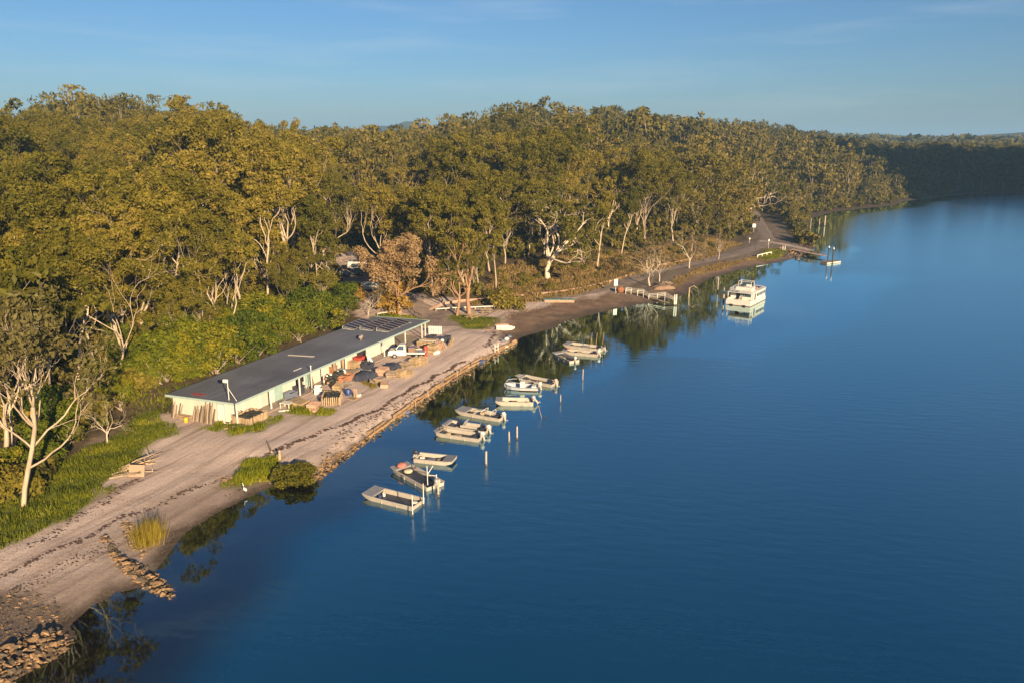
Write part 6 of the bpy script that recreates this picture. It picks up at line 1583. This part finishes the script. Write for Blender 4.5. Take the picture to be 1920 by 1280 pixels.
p = P(898, 672); mound(901, 671, 1.6, .8, .45, .6, 'blue tarpaulin bundle lying near the log wall', M('blue_tarp', (.06, .09, .20), rough=.6, var=.3), seed=9)
mound(757, 764, 2.2, 1.0, .3, .9, 'blue-grey tarpaulin strip on the sand at the log wall', M('slate_tarp', (.13, .15, .22), rough=.7, var=.25), seed=11)
for i, (px, py) in enumerate(((950, 637), (943, 641), (955, 633), (948, 644))):
    p = P(px, py); o = thing('net_bag', 'white and blue bag of nets dumped by the wall tip', 'bag', p, rng.uniform(0, 3), 'net bags at the wall tip'); MB().lathe([(.1, 0), (.38, .05), (.42, .2), (.25, .36), (.05, .42)], (0, 0, 0), 9).build('sack', [m_plastic, m_greyp, m_greyp, m_plastic][i], o, True); MB().tube([(0, 0, .4), (.1, .05, .55)], .05, 5).build('tie', m_blue, o)

# driftwood heap with a board, by the track
for i in range(13):
    p = P(205 + rng.uniform(0, 62), 872 + rng.uniform(0, 26)); a = rng.uniform(-.3, 1.2); ln = rng.uniform(1.6, 3.4); up_ = rng.uniform(.1, 1.0)
    b_ = MB(); c0 = Vector((0, 0, .1)); d = Vector((math.cos(a), math.sin(a), up_ * .4)).normalized(); pts = [c0 - d * .2, c0 + d * ln * .4 + Vector((0, 0, rng.uniform(0, .15))), c0 + d * ln * .75 + Vector((rng.uniform(-.2, .2), rng.uniform(-.2, .2), 0)), c0 + d * ln]
    b_.tube(pts, [.09, .07, .05, .02], 6); s_ = pts[2]; b_.tube([s_, s_ + Vector((rng.uniform(-.5, .5), rng.uniform(-.5, .5), rng.uniform(.2, .6)))], [.045, .015], 5)
    o = b_.build('driftwood_branch', m_timber if i % 3 else m_tan, None, False, p); tag(o, 'bleached branch in the driftwood heap beside the track', 'branch', 'driftwood heap')
p = P(257, 893); bd = thing('plywood_box', 'square tan plywood sheet propped on the driftwood heap', 'board', p, .12)
MB().box((0, .1, .52), (1.3, .06, 1.05), rot=(-.25, .08, 0)).build('sheet', M('plywood', (.36, .25, .17), rough=.8, var=.12), bd)
for s_ in (-1, 1): MB().box((s_ * .6, .22, .6), (.06, .06, 1.15), rot=(-.25, 0, 0)).build('batten', m_timber, bd)
for i, (px, py, ln, a) in enumerate(((505, 838, 3.0, 2.0), (516, 878, .9, 1.4), (522, 858, .8, 1.2))):
    p = P(px, py); o = MB().tube([(-ln / 2 * math.cos(a), -ln / 2 * math.sin(a), .1), (ln / 2 * math.cos(a), ln / 2 * math.sin(a), .14)], [.10, .07], 6).build('driftwood_log', m_timber, None, False, p); tag(o, ['long thin log lying on the sand above the weed patch', 'short dark log beside the mangrove bush', 'stump log between weed patch and mangrove'][i], 'log')
p = P(524, 860); o = thing('stump', 'pale split timber stump standing beside the mangrove bush', 'stump', p, 0)
MB().tube([(0, 0, -.1), (.05, 0, .9)], [.16, .07], 6).build('trunk', m_tan, o); MB().tube([(-.28, .1, -.1), (-.22, .1, .45)], [.12, .08], 6).build('offshoot', m_timber, o)

# egret at the water's edge: body, neck and head are one skin
p = P(459, 925); eg = thing('egret', 'white egret standing at the water edge below the weed patch', 'bird', p, 2.4)
b_ = MB(); b_.tube([(-.32, 0, .36), (-.22, 0, .42), (-.05, 0, .48), (.10, 0, .54), (.17, 0, .64), (.13, 0, .75), (.15, 0, .86), (.21, 0, .92), (.28, 0, .915), (.33, 0, .90)], [.015, .06, .115, .09, .045, .032, .03, .042, .032, .012], 10); b_.build('body', M('white_plumage', (.80, .78, .73), rough=.8, var=.05), eg, True)
MB().tube([(.32, 0, .903), (.45, 0, .885)], [.014, .003], 6).build('beak', m_yellow, eg)
for s_ in (-1, 1):
    MB().tube([(-.02, s_ * .045, .42), (-.05, s_ * .045, .22), (-.02, s_ * .045, .0)], [.016, .011, .009], 5).build('leg', m_rubber, eg)
    MB().tube([(-.30, s_ * .06, .38), (-.1, s_ * .105, .47), (.06, s_ * .09, .53)], [.01, .05, .02], 6).build('wing', M('wing_plumage', (.76, .74, .70), rough=.8, var=.05), eg, True)

# picnic tables
def picnic(px, py, rz, label):
    p = P(px, py); o = thing('picnic_table', label, 'picnic table', p, rz, 'picnic tables on the lawn')
    for i in range(4): MB().box((0, -.33 + i * .22, .75), (1.9, .20, .05)).build('top_plank', m_tan, o)
    for s_ in (-1, 1):
        for k in range(2): MB().box((0, s_ * (.68 + k * .16), .45), (1.9, .14, .05)).build('seat_plank', m_tan, o)
        for sx in (-.65, .65): MB().tube([(sx, s_ * .25, .74), (sx, s_ * .65, 0)], .045, 5).build('leg', m_tan, o)
    for sx in (-.65, .65): MB().box((sx, 0, .41), (.06, 1.6, .08)).build('crossbar', m_tan, o)
picnic(885, 598, .9, 'timber picnic table on the lawn, closer one to the track'); picnic(910, 588, .3, 'timber picnic table on the lawn, farther one by the rail')
# log rails around the lawn and behind the shed
def log_rail(px0, px1, n, h, label, mat=None, r_=.09):
    a, b2 = P(*px0), P(*px1); o = thing('log_rail', label, 'rail fence', a)
    for i in range(n + 1):
        q = a.lerp(b2, i / n); q.z = hz(q.x, q.y); MB().tube([q - a + Vector((0, 0, -.2)), q - a + Vector((0, 0, h))], r_ * .95, 7).build('post', mat or m_tan, o)
    for i in range(n):
        q, w = a.lerp(b2, i / n), a.lerp(b2, (i + 1) / n); q.z = hz(q.x, q.y); w.z = hz(w.x, w.y); MB().tube([q - a + Vector((0, 0, h)), w - a + Vector((0, 0, h))], r_, 7).build('rail', mat or m_plastic, o)
log_rail((817, 585), (945, 579), 7, .5, 'low pale log rail along the back of the picnic lawn')
log_rail((708, 594), (752, 587), 4, .5, 'low log rail behind the solar panels at the track')
log_rail((770, 588), (792, 602), 3, .9, 'dark timber rail stepping down at the far end of the shed', m_tarry, .06)
log_rail((1420, 484), (1446, 478), 3, .7, 'row of pale bollards at the grass edge by the ramp', m_plastic, .14)
# pale edging along the inland side of the road
edge = thing('road_edging', 'pale log edging along the inland side of the bank road', 'edging', (float(road_c[0][0]), float(road_c[0][1]), 0))
i0 = 6
while i0 < min(len(road_c) - 4, 92):
    j = min(i0 + rng.randint(2, 4), len(road_c) - 1); q = [road_c[k] + road_n[k] * (road_w[k] / 2 + .35) for k in (i0, j)]
    z = [hz(*w) + .16 for w in q]; o_ = edge.location
    MB().tube([(q[0][0] - o_.x, q[0][1] - o_.y, z[0]), (q[1][0] - o_.x, q[1][1] - o_.y, z[1])], rng.uniform(.20, .26), 7).build('log', m_pink, edge); i0 = j
# dinghies ashore
def dinghy(bow, stern, W, h, label, mat, matin, flip=False, z=None):
    a, b2 = P(*bow), P(*stern); L = (a - b2).length; c = (a + b2) / 2; o = thing('dinghy', label, 'boat', c + Vector((0, 0, h if flip else .02)), math.atan2(a.y - b2.y, a.x - b2.x))
    if flip: o.rotation_euler = (math.pi, 0, o.rotation_euler[2])
    st = [(-.5, .82, .02), (-.2, 1, 0), (.15, .96, 0), (.36, .66, .05), (.5, .06, .25)]; V = []
    for x, w, z0 in st: w = w * W / 2; V += [(x * L, -w * .7, z0), (x * L, -w, h), (x * L, -w + min(.06, w * .5), h), (x * L, -w * .62, z0 + .05), (x * L, w * .62, z0 + .05), (x * L, w - min(.06, w * .5), h), (x * L, w, h), (x * L, w * .7, z0)]
    Fc = []
    for i in range(4):
        for k in range(8): j = (k + 1) % 8; Fc.append((i * 8 + j, i * 8 + k, i * 8 + 8 + k, i * 8 + 8 + j))
    Fc.append(tuple(range(8))); link_mesh('hull', V, Fc, mat, o)
    for x in (-.3, .1): MB().box((x * L, 0, h * .7), (.24, W * .86, .04)).build('thwart', matin, o)
    MB().box((-.1 * L, 0, .075), (L * .6, W * .6, .02)).build('floor', matin, o)
    for s_ in (-1, 1): MB().tube([(x * L, s_ * w * W / 2, h) for x, w, z0 in st], .03, 5).build('gunwale', m_white, o)
dinghy((965, 620), (931, 617), 1.3, .5, 'white dinghy with aqua inside beached at the mud edge', m_plastic, M('aqua_paint', (.28, .52, .52), rough=.5))
p = P(1048, 566); sk = thing('beached_skiff', 'upturned teal flat skiff lying at the top of the mud flat', 'boat', p, -.02)
MB().plate([(-2.9, -.75), (2.5, -.75), (2.8, -.3), (2.8, .5), (-2.2, .8)], .10, Matrix.Translation((0, 0, .42))).build('bottom', M('teal_bottom', (.12, .22, .22), rough=.6, var=.2), sk)
for s_ in (-1, 1): MB().box((.05, s_ * .76, .22), (5.4, .06, .44)).build('side', m_pink if s_ < 0 else m_teal, sk)
MB().box((-2.75, -.1, .26), (.5, 1.3, .08), rot=(0, -.8, 0)).build('bow_plate', M('dark_teal', (.06, .12, .13), rough=.6), sk)
for x in (-1.5, 0, 1.5): MB().box((x, 0, .53), (.08, 1.4, .03)).build('keel_strip', m_teal, sk)
mound(940, 609, 2.6, 1.2, .25, .1, 'pinkish canvas spread on the mud behind the dinghy', m_pink, seed=21)
# sign, drum, jetty
def sign(px, py, h, w, hh, label, rz=.0):
    p = P(px, py); o = thing('sign', label, 'sign', p, rz)
    MB().tube([(0, 0, -.2), (0, 0, h)], .05, 6).build('post', m_steel, o); MB().box((0, -.06, h - hh / 2 + .05), (w, .04, hh)).build('board', m_plastic, o)
sign(1154, 550, 2.7, .75, 1.25, 'blank white notice board on a post above the mud flat', .2)
sign(1413, 436, 2.6, 1.1, 1.1, 'white notice board under trees beside the shaded road', .2)
sign(1405, 456, 1.4, .4, .4, 'small white marker beside the bend of the bank road', .2)
sign(1440.5, 466, 2.4, .35, .5, 'slim white sign post on the grass by the ramp', .2)
p = P(1163, 549); o = thing('rusty_buoy', 'big rusty round buoy lying beside the notice board', 'buoy', p, .5)
MB().lathe([(.1, 0), (.5, .1), (.72, .45), (.72, .8), (.5, 1.15), (.1, 1.25)], (0, 0, -.05), 12).build('body', M('rust', (.30, .115, .05), rough=.85, var=.35), o, True); MB().lathe([(.72, 0), (.76, .04), (.72, .08)], (0, 0, .55), 12).build('band', m_tarry, o)
jt = thing('old_jetty', 'broken white-railed timber jetty sagging across the mud', 'jetty', P(1173, 551))
o0 = jt.location.copy()
JP = [(1173, 551), (1183, 552), (1195, 555), (1206, 557), (1216, 561), (1232, 564), (1246, 566), (1266, 571)]
JZ = [.35, .35, .45, .6, .15, .55, .95, .6]
pts = [P(*q) - o0 for q in JP]
for i, q in enumerate(pts):
    for s_ in (0, 1): MB().tube([q + Vector((s_ * .3, s_ * 1.3, -.6)), q + Vector((s_ * .3, s_ * 1.3, JZ[i] + .6 * (i < 7)))], .055, 6).build('post', m_plastic, jt)
for i in range(len(pts) - 1):
    for s_ in (0, 1):
        off = Vector((s_ * .3, s_ * 1.3, 0))
        for dz in (.6, .28): MB().tube([pts[i] + off + Vector((0, 0, JZ[i] + dz)), pts[i + 1] + off + Vector((0, 0, JZ[i + 1] + dz * (.6 if i == 6 else 1)))], .04, 5).build('rail', m_plastic, jt)
    n = 5
    for k in range(n): q = pts[i].lerp(pts[i + 1], (k + .5) / n); MB().box((q.x + .15, q.y + .65, q.z + JZ[i] + (JZ[i + 1] - JZ[i]) * (k + .5) / n), ((pts[i + 1] - pts[i]).length / n * .8, 1.4, .06)).build('deck_plank', m_tan, jt)
q = G(1266, 572); 
for dx in (0, .9): post(1264 + dx * 4, 573, 2.0, 'white end pile of the old jetty standing in shallow water' if dx else 'white inner pile at the end of the old jetty', .13, mat=m_plastic)
# bank of sand held by roots beneath the bare trees
p = P(1243, 541); rm = mound(1242, 541, 5.0, 2.6, .75, .3, 'eroded sandy bank mound under the leafless trees', M('bank_sand', (.27, .175, .115), rough=.95, var=.3, scale=1.2, bump=.6), name='earth_mound', seed=31); rm['category'] = 'mound'
for i in range(9):
    a = i * .7; o = MB().tube([(0, 0, 0), (math.cos(a) * .9, math.sin(a) * .5, .35), (math.cos(a) * 2.0, math.sin(a) * 1.2, -.3)], [.12, .08, .03], 5).build('root', m_timber, None, False, P(1249, 540) + Vector((rng.uniform(-1, 1), rng.uniform(-.5, .5), .9))); tag(o, 'exposed grey root on the eroded bank mound', 'root', 'roots on the bank mound')
o = MB().tube([(0, 0, .15), (2.2, -.2, .25), (4.5, .1, .15)], [.22, .18, .1], 7).build('fallen_trunk', m_tan, None, False, P(1222, 562)); tag(o, 'pale fallen trunk lying under the broken jetty', 'log')
o.rotation_euler[2] = -1.0
o = MB().tube([(0, 0, -.3), (.1, 0, 1.7), (.9, 0, 2.1), (1.6, .1, 1.6)], [.16, .12, .09, .04], 7).build('dead_snag', m_tan, None, False, Vector((*G(1291, 556), 0))); tag(o, 'bent dead snag rising from shallow water near the houseboat', 'snag')
# ------------------------------------------------------------------ grass, weeds, wrack
def blades(name, polys, dens, hgt, mat, label, seed, width=.035, inset=0.05, lean=.35):
    rs = RS(seed); V = []; T = []; tint = []; n0 = 0
    for poly in polys:
        lo, hi = poly.min(0) - .3, poly.max(0) + .3; n = int((hi - lo).prod() * dens); x = rs.uniform(lo[0], hi[0], n); y = rs.uniform(lo[1], hi[1], n)
        xw = x + .5 * wob(x, y, 2.6, 1) + .4 * wob(x, y, 7, 3); yw = y + .5 * wob(x, y, 2.9, 2) + .4 * wob(x, y, 8, 4)
        sd = seg_dist(xw, yw, poly, True); k = inside(xw, yw, poly) & (sd > inset) & (wob(x, y, 1.7, 4) + rs.normal(0, .4, n) > -.5)
        x, y, sd = x[k], y[k], sd[k]; m = len(x)
        z, _ = height(x, y); h = hgt * rs.uniform(.5, 1.4, m) * np.clip(.4 + sd, .4, 1) * (1 + .5 * wob(x, y, 2.2, 5)); h = np.maximum(h, .05)
        a = rs.uniform(0, 6.28, m); w = width * rs.uniform(.6, 1.5, m); lx, ly = rs.normal(0, lean, m) * h, rs.normal(0, lean, m) * h
        B = np.stack([np.stack([x - np.cos(a) * w, y - np.sin(a) * w, z - .02], -1), np.stack([x + np.cos(a) * w, y + np.sin(a) * w, z - .02], -1), np.stack([x + lx, y + ly, z + h], -1)], 1)
        V.append(B.reshape(-1, 3)); T.append(n0 + np.arange(m * 3).reshape(-1, 3)); n0 += m * 3
        tint.append(np.repeat(np.clip(.35 + .25 * wob(x, y, 3.5, 2) + rs.uniform(-.2, .2, m), 0, 1), 3))
    o = link_obj(name, np_mesh(name, np.concatenate(V), None, mat, np.concatenate(tint), tri=np.concatenate(T))); tag(o, label, kind='stuff'); return o
m_grass = leaf_mat('green_grass', (.08, .10, .006), (.17, .185, .010), (.29, .25, .02), trans=.3, rnd=0)
m_grassb = leaf_mat('bright_weeds', (.12, .15, .008), (.23, .24, .010), (.36, .30, .02), trans=.3, rnd=0)
m_reed = leaf_mat('straw_reeds', (.22, .17, .02), (.33, .25, .03), (.45, .34, .06), trans=.3, rnd=0)
m_wrack = M('dry_seaweed', (.10, .06, .043), rough=.95, var=.5, scale=5)
blades('grass', [LAWN], 75, .30, m_grass, 'lush green grass of the lawn beside the track', 1, .05)
blades('grass', PATCHES[0:1] + PATCHES[5:7] + [ROAD_END_GRASS], 120, .32, m_grassb, 'bright green grass at the shed corner', 2, .05)
blades('grass', PATCHES[1:2], 150, .42, m_grassb, 'rough bright grass patch beside the tray stacks', 3, .05)
blades('grass', PATCHES[2:3], 170, .50, m_grassb, 'bright green weed patch beside the mangrove bush', 4, .06)
blades('grass', PATCHES[3:4], 170, .40, m_reed, 'yellow grass strip before the tarpaulin mound', 5, .05)
blades('grass', PATCHES[4:5], 90, .12, m_grass, 'mown lawn under the ruddy gums', 6, .05)
dryp = PXY([(1250, 540), (1300, 512), (1400, 486), (1450, 480), (1410, 480), (1330, 495), (1270, 515)], 1.2)
m_dryg = leaf_mat('dry_grass', (.20, .14, .05), (.33, .225, .08), (.46, .33, .12), trans=.3, rnd=0)
blades('grass', [dryp], 60, .35, m_dryg, 'tawny dry grass on the bank below the road', 7, .06)
blades('grass', [hp], 40, .5, m_dryg, 'tawny grass through the heath above the road', 8, .10)
backp = np.array([SW(u, v)[:2] for u, v in ((-2, 9.4), (42, 9.4), (42, 13), (-2, 14))]); blades('grass', [backp], 14, .6, m_grass, 'rank grass in the strip behind the shed', 9, .08)
# reeds
p = P(279, 1012); rd = thing('reed_clump', 'tall straw-yellow reed clump on the stony beach', 'reeds', p)
rs = RS(5); m = 900; x = rs.normal(0, .42, m); y = rs.normal(0, .62, m); h = rs.uniform(.9, 1.9, m); a = rs.uniform(0, 6.28, m); w = .02
B = np.stack([np.stack([x - np.cos(a) * w, y - np.sin(a) * w, 0 * x - .1], -1), np.stack([x + np.cos(a) * w, y + np.sin(a) * w, 0 * x - .1], -1), np.stack([x * 1.25 + rs.normal(0, .14, m), y * 1.2 + rs.normal(0, .14, m), h], -1)], 1)
link_obj('stems', np_mesh('stems', B.reshape(-1, 3), None, m_reed, np.repeat(rs.uniform(0, 1, m), 3), tri=np.arange(m * 3).reshape(-1, 3)), rd)
m2 = 260; x = rs.normal(-.9, .5, m2); y = rs.normal(.5, .5, m2); h = rs.uniform(.2, .5, m2); a = rs.uniform(0, 6.28, m2); w = .05
B = np.stack([np.stack([x - np.cos(a) * w, y - np.sin(a) * w, 0 * x - .05], -1), np.stack([x + np.cos(a) * w, y + np.sin(a) * w, 0 * x - .05], -1), np.stack([x + rs.normal(0, .12, m2), y + rs.normal(0, .12, m2), h], -1)], 1)
link_obj('foot_leaves', np_mesh('foot_leaves', B.reshape(-1, 3), None, m_grass, np.repeat(rs.uniform(0, 1, m2), 3), tri=np.arange(m2 * 3).reshape(-1, 3)), rd)
# lines of dry seaweed left by the tide
def wrack(name, lines, label, seed):
    rs = RS(seed); V = []; T = []; n0 = 0
    for px, n, spread, size in lines:
        pts = np.array([P(*q)[:2] for q in px]); t = np.concatenate([[0], np.cumsum(np.hypot(*np.diff(pts, axis=0).T))]); u = rs.uniform(0, t[-1], n)
        dens = .5 + .5 * np.sin(u * .9 + seed) * np.sin(u * .37); keep = rs.rand(n) < .35 + .65 * dens; u = u[keep]
        x = np.interp(u, t, pts[:, 0]) + .22 * np.sin(u * 1.1) + rs.normal(0, spread, len(u)); y = np.interp(u, t, pts[:, 1]) + .2 * np.sin(u * .8 + 1) + rs.normal(0, spread, len(u))
        z, _ = height(x, y)
        s = size * rs.uniform(.4, 1.5, len(u)); a = rs.uniform(0, 6.28, len(u))
        for i in range(len(u)):
            k = 5; ang = a[i] + np.arange(k) * 2 * math.pi / k; r_ = s[i] * rs.uniform(.5, 1.3, k)
            ring = np.stack([x[i] + np.cos(ang) * r_ * 1.5 * 1, y[i] + np.sin(ang) * r_, np.full(k, z[i] - .015)], -1)
            V.append(ring); V.append([[x[i], y[i], z[i] + s[i] * .35 + .02]])
            T += [(n0 + j, n0 + (j + 1) % k, n0 + k) for j in range(k)]; n0 += k + 1
    o = link_obj(name, np_mesh(name, np.concatenate(V), None, m_wrack, tri=T)); tag(o, label, kind='stuff')
z2 = lambda L_: [(500 + a / 4.8, 570 + b / 4.8) for a, b in L_]
MAIN = z2([(240, 1245), (600, 1110), (770, 1050), (920, 980), (1040, 920), (1120, 880), (1220, 800), (1320, 750), (1450, 690), (1560, 620), (1660, 575), (1790, 510)])
SEC = z2([(560, 1200), (700, 1130), (840, 1065), (960, 1010), (1120, 945), (1210, 880), (1300, 830), (1420, 770), (1540, 700), (1640, 640), (1740, 570)])
wrack('seaweed', [(MAIN, 900, .10, .15), (SEC, 380, .25, .10), (z2([(240, 1245), (100, 1300), (-40, 1380)]), 150, .15, .12)], 'dark tide line of dry seaweed along the yard', 1)
wrack('seaweed', [([(0, 1083), (32, 1065), (96, 1033), (146, 1013), (187, 992), (230, 972), (290, 945), (370, 915), (420, 893)], 420, .16, .10), ([(0, 1125), (60, 1090), (130, 1055), (200, 1020)], 260, .4, .07), ([(60, 1020), (140, 975), (215, 925), (262, 895)], 260, .25, .09), ([(420, 930), (470, 905), (510, 895)], 60, .1, .08)], 'scattered seaweed and bark along the near beach', 2)
wrack('seaweed', [([(905, 652), (920, 640), (926, 628), (930, 620)], 160, .15, .15), ([(930, 616), (945, 625), (962, 634)], 90, .2, .12), ([(960, 594), (1030, 577), (1080, 568), (1150, 552)], 160, .4, .14)], 'dark seaweed and litter near the dinghy', 3)
# sand pebbles and shell litter over the yard so that it is not bare
m_peb = M('pebbles', (.30, .225, .175), rough=.9, var=.5, scale=1.5)
def pebbles(poly_px, n, size, seed, z=1.2):
    rs = RS(seed); poly = PXY(poly_px, z); lo, hi = poly.min(0), poly.max(0); x = rs.uniform(lo[0], hi[0], n); y = rs.uniform(lo[1], hi[1], n); k = inside(x, y, poly); x, y = x[k], y[k]; zz, _ = height(x, y); s = size * rs.uniform(.4, 1.6, len(x)) 
    a = rs.uniform(0, 6.28, len(x)); V = []
    base = np.array([(1, 0, -.3), (-.5, .8, -.3), (-.6, -.8, -.3), (.1, .1, .7)])
    ca, sa = np.cos(a)[:, None], np.sin(a)[:, None]; bx = base[None, :, 0] * ca - base[None, :, 1] * sa; by = base[None, :, 0] * sa + base[None, :, 1] * ca
    Vv = np.stack([x[:, None] + bx * s[:, None], y[:, None] + by * s[:, None], zz[:, None] + base[None, :, 2] * s[:, None]], -1).reshape(-1, 3)
    T = (np.arange(len(x))[:, None, None] * 4 + np.array([(0, 1, 3), (1, 2, 3), (2, 0, 3)])[None]).reshape(-1, 3)
    o = link_obj('gravel', np_mesh('gravel', Vv, None, m_peb, tri=T)); return o
tag(pebbles([(-50, 1290), (-50, 1040), (100, 1000), (260, 930), (420, 880), (520, 880), (500, 915), (400, 960), (330, 1000), (260, 1095), (140, 1150), (100, 1220)], 16000, .045, 1, .6), 'fine gravel and shell grit on the near beach', kind='stuff')
tag(pebbles([(520, 860), (600, 800), (760, 720), (900, 640), (965, 640), (860, 695), (700, 805), (600, 880)], 9000, .05, 2), 'gravel and shell grit along the sea wall', kind='stuff')
# ------------------------------------------------------------------ the evening air
hb = MB().box((0, 5000, 58), (24000, 18000, 130))
mh = bpy.data.materials.new('haze_air'); mh.use_nodes = True
nt = mh.node_tree; nt.nodes.remove(nt.nodes['Principled BSDF'])
pv = nt.nodes.new('ShaderNodeVolumePrincipled')
pv.inputs['Color'].default_value = (.36, .65, 1, 1); pv.inputs['Density'].default_value = 0.00024; pv.inputs['Anisotropy'].default_value = 0.0
nt.links.new(pv.outputs[0], nt.nodes['Material Output'].inputs['Volume'])
hz_o = hb.build('haze', mh); tag(hz_o, 'thin blue evening haze over the valley', kind='stuff')
